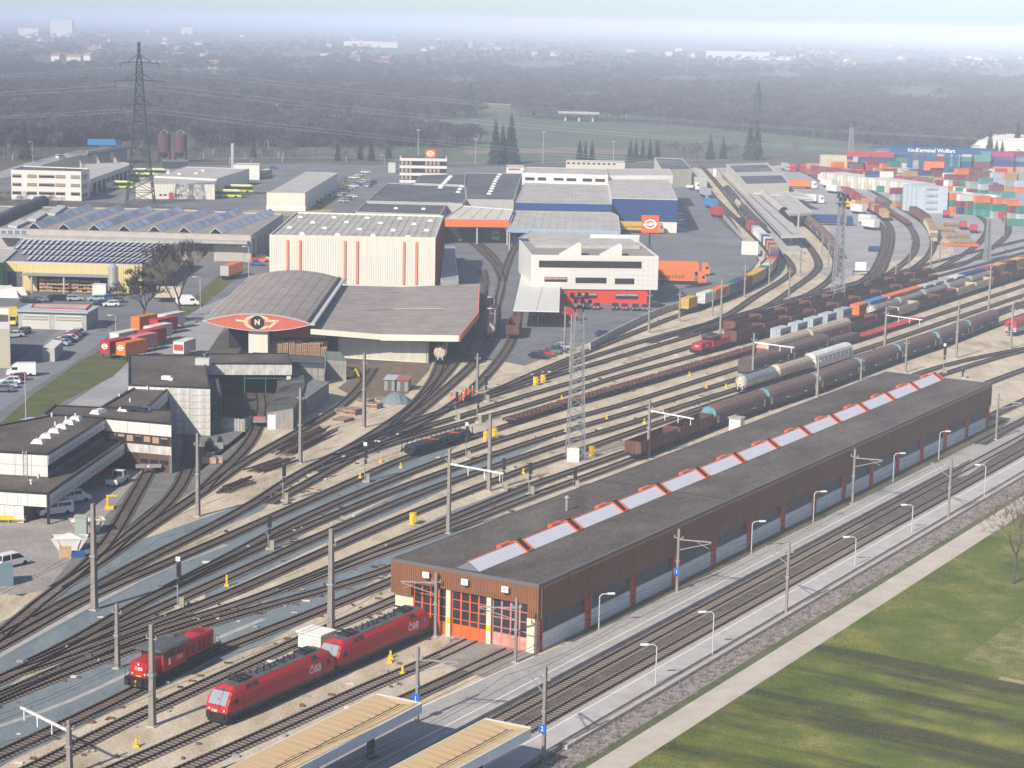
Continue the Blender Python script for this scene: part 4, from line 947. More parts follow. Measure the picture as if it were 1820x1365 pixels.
for i, c in enumerate(cols):
 L = Ls[i]
 if c:
  q, a = TR['M0'].at(d_+L/2)
  if q.y > 1080: break
  nm = CNAME.get(c, c); cnt[c] = cnt.get(c, 0)+1
  container(L-.15, 2.6, c, '%s %s container of the curved train, counting from its near end' % (ORD[cnt[c]-1], nm), (q.x, q.y, 1.32), a+pi, 'containers of the curved train', 'Hapag-Lloyd' if i == 3 else None)
 d_ += L+.25
dk = covered_wagon(16, mat('dark_tank_side', (.05, .04, .045), .7, var=.2), mat('dark_tank_roof', (.075, .06, .065), .6, var=.3), mat('dark_tank_side'), 12)
ct = hopper_wagon(14, beige_m, False)
run('C2', 1356, 420, [(dk, 16, '%s dark rounded wagon on the curve left of the long platform roof' % ORD[i], 'dark rounded wagons by the platform') for i in range(5)]+[(ct, 14, 'cream tank wagon among the dark wagons, the nearer one', 'cream tank wagons'), (ct, 14, 'cream tank wagon among the dark wagons, the farther one', 'cream tank wagons')]+[(dk, 16, '%s dark rounded wagon beyond the cream tank wagons' % ORD[i], 'dark rounded wagons by the platform') for i in range(4)])
run('C4', 1486, 462, [(cwd, 21.6, '%s brown rounded covered wagon right of the long platform roof' % ORD[i], 'rounded wagons right of the platform') for i in range(5)])
def logs(b, x0, x1, y0, y1, z0, rows, cols_, r=.17, rr=R):
 for i in range(rows):
  for j in range(cols_):
   y = y0+(j+.5*(i % 2)+.5)*(y1-y0)/(cols_+.5); z = z0+r+i*r*1.75; e = rr.uniform(-.25, .25)
   b.use(timber_m); b.tube([(x0+e, y, z), (x1+e, y+rr.uniform(-.05, .05), z)], r*rr.uniform(.8, 1.1), 6, cap=False)
   for xx in (x0+e, x1+e): b.use(log_end).disc((xx, y, z), (1, 0, 0), r*.95, .02, 6)
tw = flat_wagon(19.8, under, True); lb = MB()
for x0, x1 in ((-8.8, -3.4), (-2.8, 2.6), (3.2, 8.6)): logs(lb, x0, x1, -1.2, 1.2, 1.3, 4, 7)
lb.B('log_load', tw)
tb = open_wagon(15.7, 1.7, beige_m); lb = MB();
for i in range(16): lb.use(timber_m).box(-7+i*.88, -6.3+i*.88, -1.25, 1.25, 1.3, 2.7+R.uniform(-.3, .6))
lb.B('timber_load', tb)
run('R3', 1656, 436, [(tw, 19.8, 'nearest log wagon, its cut log ends facing the camera on the curve', 'log wagons'), (tb, 15.7, 'beige open wagon full of cut timber behind the nearest log wagon', 'beige timber wagons'), (tb, 15.7, 'second beige wagon full of cut timber on the curve', 'beige timber wagons'), (tb, 15.7, 'third beige wagon full of cut timber on the curve', 'beige timber wagons'), (ow2, 15.3, 'dark open wagon behind the timber wagons, the nearest', 'dark wagons behind the timber'), (ow2, 15.3, 'dark open wagon behind the timber wagons, the middle one', 'dark wagons behind the timber'), (ow2, 15.3, 'dark open wagon behind the timber wagons, the farthest', 'dark wagons behind the timber')])
run('R2', 1617, 402, [(fw, 19.8, 'empty dark flat wagon on the curve next to the timber wagons, the near one', 'flat wagons next to the timber'), (fw, 19.8, 'empty dark flat wagon on the curve next to the timber wagons, the middle one', 'flat wagons next to the timber'), (fw, 19.8, 'empty dark flat wagon on the curve next to the timber wagons, the far one', 'flat wagons next to the timber'), (cwd, 21.6, 'rounded dark wagon beyond the empty flat wagons near the cream stack', None)])
rc = ['tan', 'tan', 'maroon', 'maroon', 'tan', 'brown', 'tan', 'orange', 'tan', 'maroon', 'red', 'maroon', 'maroon', 'red', 'brown', 'maroon', 'brown', 'red']
d_ = TR['R1'].near(G(1566, 393)); cnt = {}
for i, c in enumerate(rc):
 q, a = TR['R1'].at(d_+3); cnt[c] = cnt.get(c, 0)+1
 if i % 3 == 0:
  q2_, a2 = TR['R1'].at(d_+9); inst(fl, (q2_.x, q2_.y, 0), a2+pi, '%s flat wagon carrying containers beside the white box trailers' % ORD[i//3], 'flat wagons beside the trailers')
 container(6.0, 2.6, c, '%s %s container of the rake beside the white box trailers' % (ORD[cnt[c]-1], CNAME.get(c, c)), (q.x, q.y, 1.32), a+pi, 'containers beside the trailers', bars=False); d_ += 6.5
co = thing('passenger_coach', 'red and grey passenger coach cut by the right photo edge', 'railway coach')
b = U(mat('coach_grey', (.33, .33, .35), .5)); b.ext([(-1.4, 1.1), (-1.45, 2.2), (1.45, 2.2), (1.4, 1.1)][::-1], -13, 13, 'x'); b.B('lower_body', co)
b = U(red_loco); b.ext([(-1.45, 2.2), (-1.42, 3.2), (-1.0, 3.85), (0, 4.0), (1.0, 3.85), (1.42, 3.2), (1.45, 2.2)][::-1], -13, 13, 'x'); b.B('upper_body', co)
b = U(dgl)
for i in range(11): b.box(-12+i*2.2, -10.5+i*2.2, -1.47, 1.47, 2.3, 3.05)
b.box(12.9, 13.05, -.5, .5, 1.3, 3.2); b.B('window', co)
b = U(under); b.box(-12, 12, -1.2, 1.2, .6, 1.1); b.B('underframe', co); bogie(co, -9.5, 2.5); bogie(co, 9.5, 2.5); buffers(co, 13.4)
cq = G(1795, 598); cq2 = G(1860, 578); co.location = ((cq+cq2)/2).to_tuple(); dv = (cq2-cq).normalized(); co.location = (cq+dv*13).to_tuple(); co.rotation_euler = (0, 0, atan2(dv.y, dv.x)+pi)
# ---------------------------------------------------------------- buildings
wpan = mat('white_facade_panel', (0.66, 0.645, 0.60), .6, var=.05, scale=.4)
cream_clad = mat('cream_cladding', (0.66, 0.63, 0.54), .65, var=.05, scale=.25, streak=(3, 3, .3))
flat_roof = mat('pale_flat_roof', (0.34, 0.325, 0.31), .9, col2=(0.48, 0.46, 0.44), scale=.18, fine=.12, detail=8)
sheet_roof = mat('fibre_sheet_roof', (0.24, 0.205, 0.19), .85, col2=(0.34, 0.295, 0.275), scale=.25, fine=.1, detail=8)
dark_roof = mat('dark_bitumen_roof', (0.055, 0.058, 0.068), .9, col2=(0.12, 0.12, 0.13), scale=.07, fine=.2, detail=6)
grey_wall = mat('grey_wall', (0.38, 0.375, 0.36), .8, var=.1, scale=.4)
blue_clad = mat('navy_cladding', (0.012, 0.045, 0.17), .5, var=.1, scale=.3)
pale_blue = mat('pale_blue_beam', (0.25, 0.36, 0.48), .5)
yellow_clad = mat('yellow_cladding', (0.62, 0.51, 0.25), .6, var=.06)
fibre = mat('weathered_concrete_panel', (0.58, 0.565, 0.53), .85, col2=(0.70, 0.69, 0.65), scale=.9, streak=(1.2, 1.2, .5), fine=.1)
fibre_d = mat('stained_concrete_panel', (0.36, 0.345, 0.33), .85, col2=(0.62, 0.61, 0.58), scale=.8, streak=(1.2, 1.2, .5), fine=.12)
shingle = mat('grey_shingle_roof', (0.13, 0.13, 0.135), .9, col2=(0.22, 0.215, 0.21), scale=.8, fine=.3)
old_wood = mat('old_wood', (0.2, 0.19, 0.175), .9, col2=(0.34, 0.32, 0.3), scale=1.2, streak=(4, 4, .4))
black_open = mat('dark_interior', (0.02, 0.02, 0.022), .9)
brown_frame = mat('brown_window_frame', (0.07, 0.035, 0.03), .6)
blind = mat('roller_blind', (0.38, 0.27, 0.19), .8, var=.08)
green_frame = mat('green_frame', (0.05, 0.16, 0.09), .6)
gutter_w = mat('white_eave', (0.5, 0.5, 0.49), .6)
dome_m = mat('roof_dome', (0.62, 0.6, 0.56), .4)
bent = mat('roller_door', (0.42, 0.40, 0.35), .6, var=.05)
def _front(s, px, py, y=0.0):
 o = Vector((0, 0, HC)); d = _F+_R*((px-CX)/FPX)-_U*((py-CY)/FPX); p0 = s.o+s.y*y
 t = (p0-o).dot(s.y)/d.dot(s.y); q = o+d*t-s.o; return q.dot(s.x), q.z
def _side(s, px, py, x):
 o = Vector((0, 0, HC)); d = _F+_R*((px-CX)/FPX)-_U*((py-CY)/FPX); p0 = s.o+s.x*x
 t = (p0-o).dot(s.x)/d.dot(s.x); q = o+d*t-s.o; return q.dot(s.y), q.z
Frame.front = _front; Frame.side = _side
def locpoly(F, px, z): return [F.L(x, y, z) for x, y in (pts(px) if isinstance(px, str) else px)]
def block(name, label, cat, px, z, wall, roof, z0=0.0, parapet=.35, edge=None, group=None, rim=.25, parent=None):
 """a flat roofed volume whose roof corners are seen at the given pixels (counter-clockwise or not)"""
 P = pts(px) if isinstance(px, str) else px
 F = Frame(P[0], P[1], P[2], z)
 t = F.thing(name, label, cat, group) if parent is None else parent
 L = locpoly(F, P, z)
 b = U(wall).prism(L, z0, z-parapet-.02); b.B('wall', t)
 A = sum(L[i][0]*L[(i+1) % len(L)][1]-L[(i+1) % len(L)][0]*L[i][1] for i in range(len(L)))
 if A < 0: L = L[::-1]
 n = len(L); ins = []
 for i in range(n):
  a = Vector(L[i-1]); c = Vector(L[i]); e = Vector(L[(i+1) % n]); d1 = (c-a).normalized(); d2 = (e-c).normalized()
  n1 = Vector((-d1.y, d1.x)); n2 = Vector((-d2.y, d2.x)); m = (n1+n2); m = m/max(.3, m.dot(n1)); ins.append(tuple(c+m*rim))
 b = U(roof).poly([(x, y, z-parapet+.05) for x, y in ins]); b.B('roof', t)
 b = U(edge or gutter_w)
 for i in range(n):
  j = (i+1) % n; a, c, d, e = L[i], L[j], ins[j], ins[i]
  V = [(*a, z-parapet-.02), (*c, z-parapet-.02), (*c, z), (*a, z), (*e, z), (*d, z), (*d, z-parapet), (*e, z-parapet)]
  b._add(V, [(0, 1, 2, 3), (3, 2, 5, 4), (4, 5, 6, 7)])
 b.B('parapet', t); return t, F
def window_rects(F, t, rects, y=0.0, glassm=None, frame=None, cols_=1, rows=1, blinds=0.0, side=None, nm='window', up=0.0):
 """rects in pixels on the front plane (or the side plane at x=side)"""
 for r in rects:
  x0, y0, x1, y1 = r[:4]
  if side is None: (a, z1), (c, z0) = F.front(x0, y0, y), F.front(x1, y1, y)
  else: (a, z1), (c, z0) = F.side(x0, y0, side), F.side(x1, y1, side)
  if c < a: a, c = c, a
  window_box(F, t, a, c, z0+up, z1+up, y, glassm, frame, cols_, blinds, side, nm)
def window_box(F, t, a, c, z0, z1, y=0.0, glassm=None, frame=None, cols_=1, blinds=0.0, side=None, nm='window'):
 fr = U(frame or brown_frame); g_ = U(glassm or dgl); bl = U(blind)
 def bx(b, p, q, lo, hi, d0, d1):
  if side is None: b.box(p, q, y-d1, y-d0, lo, hi)
  else: b.box(side+d0, side+d1, p, q, lo, hi)
 e = .09; bx(fr, a, c, z0, z0+e, .0, .08); bx(fr, a, c, z1-e, z1, .0, .08); bx(fr, a, a+e, z0+e, z1-e, 0, .08); bx(fr, c-e, c, z0+e, z1-e, 0, .08)
 for i in range(1, cols_): xx = a+(c-a)*i/cols_; bx(fr, xx-.05, xx+.05, z0+e, z1-e, 0, .07)
 w = fr.B(nm, t); zb = z1-e-(z1-z0-2*e)*blinds
 if zb-z0-e > .05: bx(g_, a+e, c-e, z0+e, zb, .01, .04); g_.B('pane', w)
 if blinds > .02: bx(bl, a+e, c-e, zb, z1-e, .01, .05); bl.B('blind', w)
def domes(F, t, px, z, r=.7, name='roof_dome'):
 for x, y in pts(px):
  a, c = F.L(x, y, z); b = U(dome_m)
  b._add([(a-r, c-r, z-.3), (a+r, c-r, z-.3), (a+r, c+r, z-.3), (a-r, c+r, z-.3), (a-r*.6, c-r*.6, z+.35), (a+r*.6, c-r*.6, z+.35), (a+r*.6, c+r*.6, z+.35), (a-r*.6, c+r*.6, z+.35)], [(0, 1, 5, 4), (1, 2, 6, 5), (2, 3, 7, 6), (3, 0, 4, 7), (4, 5, 6, 7)])
  b.B(name, t)
def seams(F, t, quad, z, n, m=0, w=.08, mt=None, nm='roof_seam'):
 """n seams across a roof quad (local corners a,b,c,d), from edge ab to edge dc, plus m the other way"""
 a, b_, c, d = [Vector((*q, z)) for q in quad]; s_ = U(mt or cdk)
 for i in range(1, n): s_.bar(a.lerp(b_, i/n), d.lerp(c, i/n), w, .06)
 for i in range(1, m): s_.bar(a.lerp(d, i/m), b_.lerp(c, i/m), w, .06)
 s_.B(nm, t)['kind'] = 'stuff'
def panels(F, t, a, b_, z0, z1, n, rows, y=0.0, m=None, gap=.05, side=None, th=.08, nm='wall_panel'):
 """picked-out cladding panels on the front plane (x from a to b) or a side plane"""
 key = (round((b_-a)/n, 3), round((z1-z0)/rows, 3), side is None, (m or fibre).name); w = (b_-a)/n; h = (z1-z0)/rows
 bb = U(m or fibre)
 if side is None: bb.box(gap/2, w-gap/2, -th, 0, gap/2, h-gap/2)
 else: bb.box(0, th, gap/2, w-gap/2, gap/2, h-gap/2)
 me = bb.data(nm)
 for i in range(n):
  for r in range(rows):
   o = ON(nm, me); LK(o); o.parent = t
   o.location = (a+i*w, y, z0+r*h) if side is None else (side, a+i*w, z0+r*h)
def corr(F, t, x0, x1, z0, z1, y=0.0, m=None, pitch=.5, nm='cladding', ax='x', sgn=-1):
 b = U(m or cream_clad); ribs(b, x0, x1, z0, z1, y, pitch, .06, ax, sgn); b.B(nm, t)
OF = Frame((944.6, 453), (1171, 455.5), (1172.5, 429), 12.7)
ot = OF.thing('office_building', 'white panelled office block on a red ground floor with slanted window band', 'office building')
W, D = OF.w, OF.d
b = U(wpan); b.box(0, W, .15, D, 3.9, 12.2); b.B('wall', ot)
b = U(wpan); b.box(0, W, .1, .4, 12.2, 12.7); b.box(W-.3, W, .4, D, 12.2, 12.7); b.box(0, .3, .4, D, 12.2, 12.7)
b.B('parapet', ot)
U(sheet_roof).box(.3, W-.3, .4, D, 12.15, 12.35).B('roof', ot)
panels(OF, ot, 0, W, 3.9, 12.7, 26, 7, y=.15, m=wpan, gap=.06, th=.06)
U(mat('red_base_paint', (.62, .045, .02), .5, var=.05)).box(4.5, W-2.6, .5, D-1, 0, 3.9).B('ground_floor', ot)
window_rects(OF, ot, [(958, 463, 1140, 477)], y=.08, cols_=14)
window_rects(OF, ot, [(967.7, 492, 1008, 501)], y=.08, cols_=3, blinds=.5)
window_rects(OF, ot, [(1023, 493, 1077.6, 503.5)], y=.08, cols_=5)
window_rects(OF, ot, [(1093, 494.7, 1127, 505)], y=.08, cols_=3)
window_rects(OF, ot, [(1023, 520, 1061, 530.5), (1094, 521, 1134, 532), (995.5, 518, 1006.6, 529)], y=.5, cols_=2, blinds=.45)
for px_, h in ((1012, 3.2), (1084, 3.0)):
 x, z = OF.front(px_, 447, 5);
 b = U(wpan); b._add([(x-2.8, 1.0, 12.3), (x+2.6, 1.0, 12.3), (x+2.6, 1.0, 12.3+h), (x-2.8, 1.9, 12.5), (x+2.6, 6, 12.3), (x+2.6, 6, 12.3+h), (x-2.8, 6, 12.3)], [(0, 1, 2), (1, 4, 5, 2), (0, 2, 5, 6), (6, 5, 4)]); b.B('roof_light', ot)
b = U(flat_roof); b.box(3, W-2, D*.55, D+9, 12.3, 13.2); b.B('rear_roof', ot)
U(wpan).box(W*.6, W+.5, D+2, D+2.4, 9, 14.2).box(W*.6, W+.5, D+2.4, D+9, 9, 11).B('rear_parapet', ot)
def round_logo(parent, x, y, z, r, m, bar=True):
 b = U(m); k = 20
 for i in range(k):
  a0, a1 = 2*pi*i/k, 2*pi*(i+1)/k
  b._add([(x+r*cos(a0), y, z+r*.8*sin(a0)), (x+r*cos(a1), y, z+r*.8*sin(a1)), (x+r*.72*cos(a1), y, z+r*.55*sin(a1)), (x+r*.72*cos(a0), y, z+r*.55*sin(a0))], [(0, 1, 2, 3)])
 b.bar((x-r*1.15, y, z-r*.12), (x-r*.15, y, z+r*.0), .12*r, .3*r); b.bar((x+r*.15, y, z+r*.12), (x+r*1.15, y, z+r*.0), .12*r, .3*r)
 b.bar((x-r*.25, y, z-r*.25), (x, y, z+r*.25), .1*r, .25*r); b.bar((x, y, z+r*.25), (x+r*.2, y, z-r*.25), .1*r, .25*r)
 return b.B('emblem', parent)
def logo_sign(label, px, py, z_base, w, h, rz=0.0, post=2.0):
 q = G(px, py, z_base); t = thing('rooftop_sign', label, 'sign', q, rz)
 U(mat('sign_orange', (.75, .13, .03), .5)).box(-w/2, w/2, -.3, .3, post, post+h).B('sign_box', t)
 U(dmt).box(-.15, .15, -.15, .15, 0, post).bar((-.8, 0, .1), (0, 0, post*.7), .12).bar((.8, 0, .1), (0, 0, post*.7), .12).B('post', t)
 o = round_logo(t, 0, -.34, post+h/2, w*.36, letter_w); return t
logo_sign('square orange rooftop sign with a round white emblem above the white office block', 1154, 444, 12.3, 4.6, 4.6, OF.rz, 4.6)
CF = Frame((912, 550), (994, 552), (996, 504), 4.6)
ct_ = CF.thing('loading_canopy', 'white sloping canopy with a green post on the track side of the office', 'canopy')
Lq = [CF.L(*p, 4.6) for p in ((912, 551), (994, 553), (996, 504))]; xb = CF.L(936, 446, 4.6)
b = U(mat('canopy_white', (.62, .62, .58), .6, var=.05)); b.prism([Lq[0], Lq[1], Lq[2], CF.L(945, 504, 4.6), CF.L(961, 446, 4.6), xb], 4.3, 4.6); b.B('canopy_roof', ct_)
b = U(green_frame); x, y = CF.L(956, 580, 0); b.box(x-.2, x+.2, y-.2, y+.2, 0, 4.3); b.B('post', ct_)
mid = CF.L(965, 505, 4.6); f_ = CF.L(953, 552, 4.6); U(grey_wall).bar((*f_, 4.62), (*mid, 4.62), .12, .06).B('gutter', ct_)
t, F = block('high_bay_store', 'tall cream high bay warehouse with six salmon stripes on its front', 'warehouse', '479,417 774,422 788.5,383 526.5,376.5', 15, cream_clad, flat_roof, parapet=.5, edge=cream_clad)
corr(F, t, 0, F.w, .5, 14.5, y=-.02, pitch=.6)
st_ = mat('salmon_stripe', (.62, .25, .16), .6)
for xx, yb in ((511, 478), (533, 480), (612.5, 500), (634.5, 501), (717, 503), (739.5, 503)):
 x, z1 = F.front(xx, 421); x, z0 = F.front(xx, yb); U(st_).box(x-.3, x+.3, -.35, -.08, 2.5, 13.7).B('front_stripe', t)
x2, y2 = F.L(788.5, 383, 15)
b = U(mat('dark_red_side', (.3, .035, .03), .6))
dvx, dvy = x2-F.w, y2
for i in range(9):
 f = (i+.5)/9; b.bar((F.w+dvx*f+.25, dvy*f, .5), (F.w+dvx*f+.25, dvy*f, 14.4), .5, 1.4)
b.B('side_fins', t)
domes(F, t, '534,385.5 556,395 515,404 537,415 594,386 616,394.5 577,405 600,416.5 653,387 676,396 639,407 663,417.5 711,388 736,398 699,409 725,420 758,409 765,392', 15, .8)
L = locpoly(F, '479,417 774,422 788.5,383 526.5,376.5', 15); seams(F, t, L, 14.7, 22, 6, .07, mat('seam_grey', (.25, .24, .23), .9))
t, F = block('lean_to', 'low lean-to with a grey corrugated roof on the red side of the high bay', 'building', '783,500 815,499 808,438 789,438', 4.0, grey_wall, mat('corrugated_grey', (.28, .29, .32), .6, var=.15, scale=1, streak=(8, .3, 1)), parapet=.1)
BF = Frame((552, 584), (816, 599), (850, 503), 8.0)
t = BF.thing('freight_hall', 'freight hall with a wide folded sheet roof, cream front edge and orange right edge', 'hall')
def bl(px, py, z): x, y = BF.L(px, py, z); return (x, y, z)
FL, FM, FR, R2, BR, BM, BLq = bl(552, 585, 7.0), bl(677, 595, 6.1), bl(816, 597, 6.8), bl(849, 556, 6.8), bl(851, 504, 6.8), bl(716, 510, 6.3), bl(603, 507, 7.2)
b = U(sheet_roof); b._add([FL, FM, BM, BLq], [(0, 1, 2, 3)]); b._add([FM, FR, R2, BR, BM], [(0, 1, 2, 3, 4)]); b.B('roof', t)
def fascia(b, P, Q, h, th=.25):
 P, Q = Vector(P), Vector(Q); d = (Q-P).normalized(); n_ = Vector((d.y, -d.x, 0))*th
 b._add([P+n_, Q+n_, Q+n_-Vector((0, 0, h)), P+n_-Vector((0, 0, h)), P, Q, Q-Vector((0, 0, h)), P-Vector((0, 0, h))], [(3, 2, 1, 0), (0, 1, 5, 4), (2, 3, 7, 6), (4, 5, 6, 7), (1, 2, 6, 5), (3, 0, 4, 7)])
up_ = Vector((0, 0, .12))
b = U(cream_clad); fascia(b, Vector(FL)+up_, Vector(FM)+up_, 1.15); fascia(b, Vector(FM)+up_, Vector(FR)+up_, 1.3); b.B('front_edge', t)
b = U(mat('faded_orange_edge', (.66, .2, .1), .6, var=.1)); fascia(b, Vector(FR)+up_, Vector(R2)+up_, 1.3); fascia(b, Vector(R2)+up_, Vector(BR)+up_, 1.3); b.B('side_edge', t)
(xa, _), (xb_, _) = BF.L(598, 637, 0), BF.L(757, 645, 0); yw = BF.L(757, 645, 0)[1]
b = U(cream_clad); ribs(b, xa, xb_, .3, 4.4, yw, .4, .06); b.box(xa, xb_, yw, yw+.3, 0, 4.4); b.B('front_wall', t)
U(mat('dirty_glazing', (.2, .17, .08), .4, var=.3, scale=.8)).box(xa, xb_, yw-.05, yw+.3, 4.4, 5.6).B('window_strip', t)
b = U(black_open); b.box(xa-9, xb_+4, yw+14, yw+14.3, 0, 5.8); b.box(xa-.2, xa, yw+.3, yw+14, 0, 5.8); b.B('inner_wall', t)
b = U(grey_wall)
for px_, py_ in ((760, 645), (812, 625), (845, 585)): x, y = BF.L(px_, py_, 0); b.box(x-.2, x+.2, y-.2, y+.2, 0, 5.9)
b.B('post', t)
s_ = U(mat('roof_line_pale', (.62, .58, .45), .8)); s_.bar(Vector(FL).lerp(Vector(BLq), .48)+Vector((9, 0, .08)), Vector(FM).lerp(Vector(BM), .5)+up_*.7, .4, .06); s_.bar(Vector(FM).lerp(Vector(BM), .5)+up_*.7, Vector(FR).lerp(Vector(BR), .45)-Vector((6, 0, -.06)), .4, .06); s_.B('roof_strip', t)
seams(BF, t, [FL[:2], FM[:2], BM[:2], BLq[:2]], 7.9, 1, 1) if False else None
s_ = U(mat('roof_seam_brown', (.13, .11, .1), .9))
for i in range(1, 14):
 s_.bar(Vector(FL).lerp(Vector(BLq), i/14)+up_*.1, Vector(FM).lerp(Vector(BM), i/14)+up_*.1, .05, .02)
 s_.bar(Vector(FM).lerp(Vector(BM), i/14)+up_*.1, Vector(FR).lerp(Vector(BR), i/14)+up_*.1, .05, .02)
s_.B('roof_seams', t)['kind'] = 'stuff'
AF = Frame((361.7, 570.5), (555, 576.5), (610.5, 496), 8.2)
t = AF.thing('arched_hall', 'hall with a shallow arched roof and a red lens shaped gable carrying an emblem', 'hall')
W = AF.w; bl_, br_ = AF.L(446, 491, 8.2), AF.L(610.5, 496, 8.2); N = 20
def arc(x0, x1, y, rise, z=8.2): return [(x0+(x1-x0)*i/N, y[0]+(y[1]-y[0])*i/N, z+rise*4*(i/N)*(1-i/N)) for i in range(N+1)]
fa = arc(0, W, (0, 0), 1.85); ba = arc(bl_[0], br_[0], (bl_[1], br_[1]), 1.85)
b = U(sheet_roof)._add(fa+ba, [(i, i+1, N+2+i, N+1+i) for i in range(N)]); b.B('roof', t)
lo = arc(0, W, (0, 0), -1.75)
red_lens = mat('faded_red_gable', (.52, .12, .085), .7, var=.08, scale=.5)
b = U(red_lens)._add([(x, -.02, z) for x, y, z in fa]+[(x, -.02, z) for x, y, z in lo], [(N+1+i, N+2+i, i+1, i) for i in range(N)]); b.B('gable', t)
lo2 = arc(bl_[0], br_[0], (bl_[1], br_[1]), -1.2); b = U(cdk)._add(lo+lo2, [(N+1+i, N+2+i, i+1, i) for i in range(N)]); b.B('soffit', t)
b = U(gutter_w)
for i in range(N): b.bar(fa[i], fa[i+1], .18, .18); b.bar(lo[i], lo[i+1], .12, .12)
b.bar(fa[0], ba[0], .3, .3); b.bar((fa[-1][0]+.1, fa[-1][1], fa[-1][2]), (ba[-1][0]+.1, ba[-1][1], ba[-1][2]), .8, .5); b.B('edge_trim', t)
U(dmt).bar((fa[-2][0]+.2, fa[-2][1], fa[-2][2]+.15), (ba[-2][0]+.2, ba[-2][1], ba[-2][2]+.15), .5, .1).B('gutter', t)
s_ = U(mat('roof_seam_brown'))
for i in range(2, N-1, 2): s_.bar(Vector(fa[i])+up_*.1, Vector(ba[i])+up_*.1, .07, .03)
s_.B('roof_seams', t)['kind'] = 'stuff'
cx_, cz_ = AF.front(459, 573); cx_ -= .2; e_ = U(mat('pale_emblem', (.66, .52, .36), .7)); k = 24
for i in range(2, k-2):
 a0, a1 = 2*pi*i/k, 2*pi*(i+1)/k
 if 0: continue
 e_._add([(cx_+2.9*cos(a0), -.06, cz_+1.55*sin(a0)), (cx_+2.9*cos(a1), -.06, cz_+1.55*sin(a1)), (cx_+2.1*cos(a1), -.06, cz_+1.15*sin(a1)), (cx_+2.1*cos(a0), -.06, cz_+1.15*sin(a0))], [(0, 1, 2, 3)])
e_.bar((cx_-4.6, -.08, cz_+.35), (cx_-1.9, -.08, cz_+.1), .05, .45); e_.bar((cx_+1.7, -.08, cz_+.4), (cx_+4.6, -.08, cz_+.4), .05, .45); e_.bar((cx_+4.2, -.08, cz_+.4), (cx_+2.4, -.08, cz_-1.1), .05, .5)
eo = e_.B('emblem', t); U(black_open).disc((cx_, -.08, cz_), (0, 1, 0), 1.45, .04, 20).B('emblem_disc', eo)
lettering('N', 1.5, mat('pale_emblem'), (cx_, -.12, cz_), (pi/2, 0, 0), eo, bold=.08)
b = U(cream_clad); x0, _ = AF.front(442, 590, 1.2); x1, _ = AF.front(476, 590, 1.2); b.box(x0, x1, 1.0, 3.2, 0, 6.6); b.B('pillar', t)
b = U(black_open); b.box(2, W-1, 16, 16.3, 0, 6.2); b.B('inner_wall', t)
b = U(mat('red_inner_panel', (.3, .04, .03), .7)); b.box(x1+.3, W+2, 5, 5.2, 4.6, 6.8); b.B('hanging_panel', t)
pal = mat('pallet_wood', (.42, .26, .14), .9, col2=(.6, .42, .26), scale=2)
pt_ = U(pal)
for lv in range(12): pt_.box(-.6, .6, -.4, .4, lv*.145+.09, lv*.145+.13); [pt_.box(x-.05, x+.05, -.4, .4, lv*.145, lv*.145+.09) for x in (-.5, 0, .5)]
pme = pt_.data('pallet_stack')
rp_ = random.Random(3)
for i in range(18):
 q = AF.W(W-9+(i % 9)*1.35, 4+(i//9)*1.0+rp_.uniform(-.1, .1), 0 if True else 0); o = ON('pallet_stack', pme); LK(o); o.location = q; o.scale = (1, 1, 1.6+rp_.random()*.7); o.rotation_euler = (0, 0, AF.rz+rp_.uniform(-.1, .1)); tag(o, 'stack of wooden pallets in the gap between the arched hall and the folded roof hall', 'pallets', 'pallet stacks under the arched hall')
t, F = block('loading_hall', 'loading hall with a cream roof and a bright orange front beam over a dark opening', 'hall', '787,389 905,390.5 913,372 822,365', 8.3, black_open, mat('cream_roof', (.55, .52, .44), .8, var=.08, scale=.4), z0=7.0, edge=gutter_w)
U(mat('bright_orange', (.72, .16, .03), .5)).box(0, F.w, -.25, -.02, 5.8, 8.25).B('front_beam', t)
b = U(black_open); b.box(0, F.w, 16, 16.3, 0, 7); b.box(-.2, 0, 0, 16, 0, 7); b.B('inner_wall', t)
b = U(grey_wall)
for x in (.3, F.w*.52, F.w-.5): b.box(x-.25, x+.25, .2, .7, 0, 5.8)
b.B('post', t)
seams(F, t, locpoly(F, '787,389 905,390.5 913,372 822,365', 8.3), 8.02, 5, 1, .15)
t, F = block('depot_building', 'low depot with a dark roof just behind the high bay roof', 'depot', '632,376 783,381 796,360 653,356', 7.2, grey_wall, dark_roof, parapet=.3, edge=concrete)
domes(F, t, '704,370 712,361.5 753,371 761,362.5', 7.2, .8)
t, F = block('depot_building', 'largest dark roofed depot, beside the street with parked cars', 'depot', '652,356.5 796,360 822,361.5 829,353 826,329 688,325.5', 8.0, grey_wall, dark_roof, parapet=.3, edge=concrete)
t, F = block('depot_building', 'small dark roof wing in front of the banded office tower', 'depot', '736,325 826,328.5 828,308.5 748,311', 8.6, grey_wall, dark_roof, parapet=.3, edge=concrete)
domes(F, t, '783,333 786,329.5 789,326.5 792,323 795,319.5 798,316.5 801,313.5', 8.6, 1.0)
t, F = block('depot_building', 'wide dark roofed depot with a curving row of white domes', 'depot', '829,353.5 913,355 928,308 826.5,307', 8.0, grey_wall, dark_roof, parapet=.3, edge=concrete)
domes(F, t, '814,341 817,336 820,331.5 869,344 872,339.5 874,335 876,331 878,326.5 880,322 882.5,318 885,314 888,310', 8.0, .95)
TF = Frame((710.5, 281.5), (794.5, 283), (791, 278.5), 11.4); t = TF.thing('office_tower', 'white banded office tower with brown blinds and an orange rooftop sign', 'office building')
Wt, Dt = TF.w, max(12, TF.d)
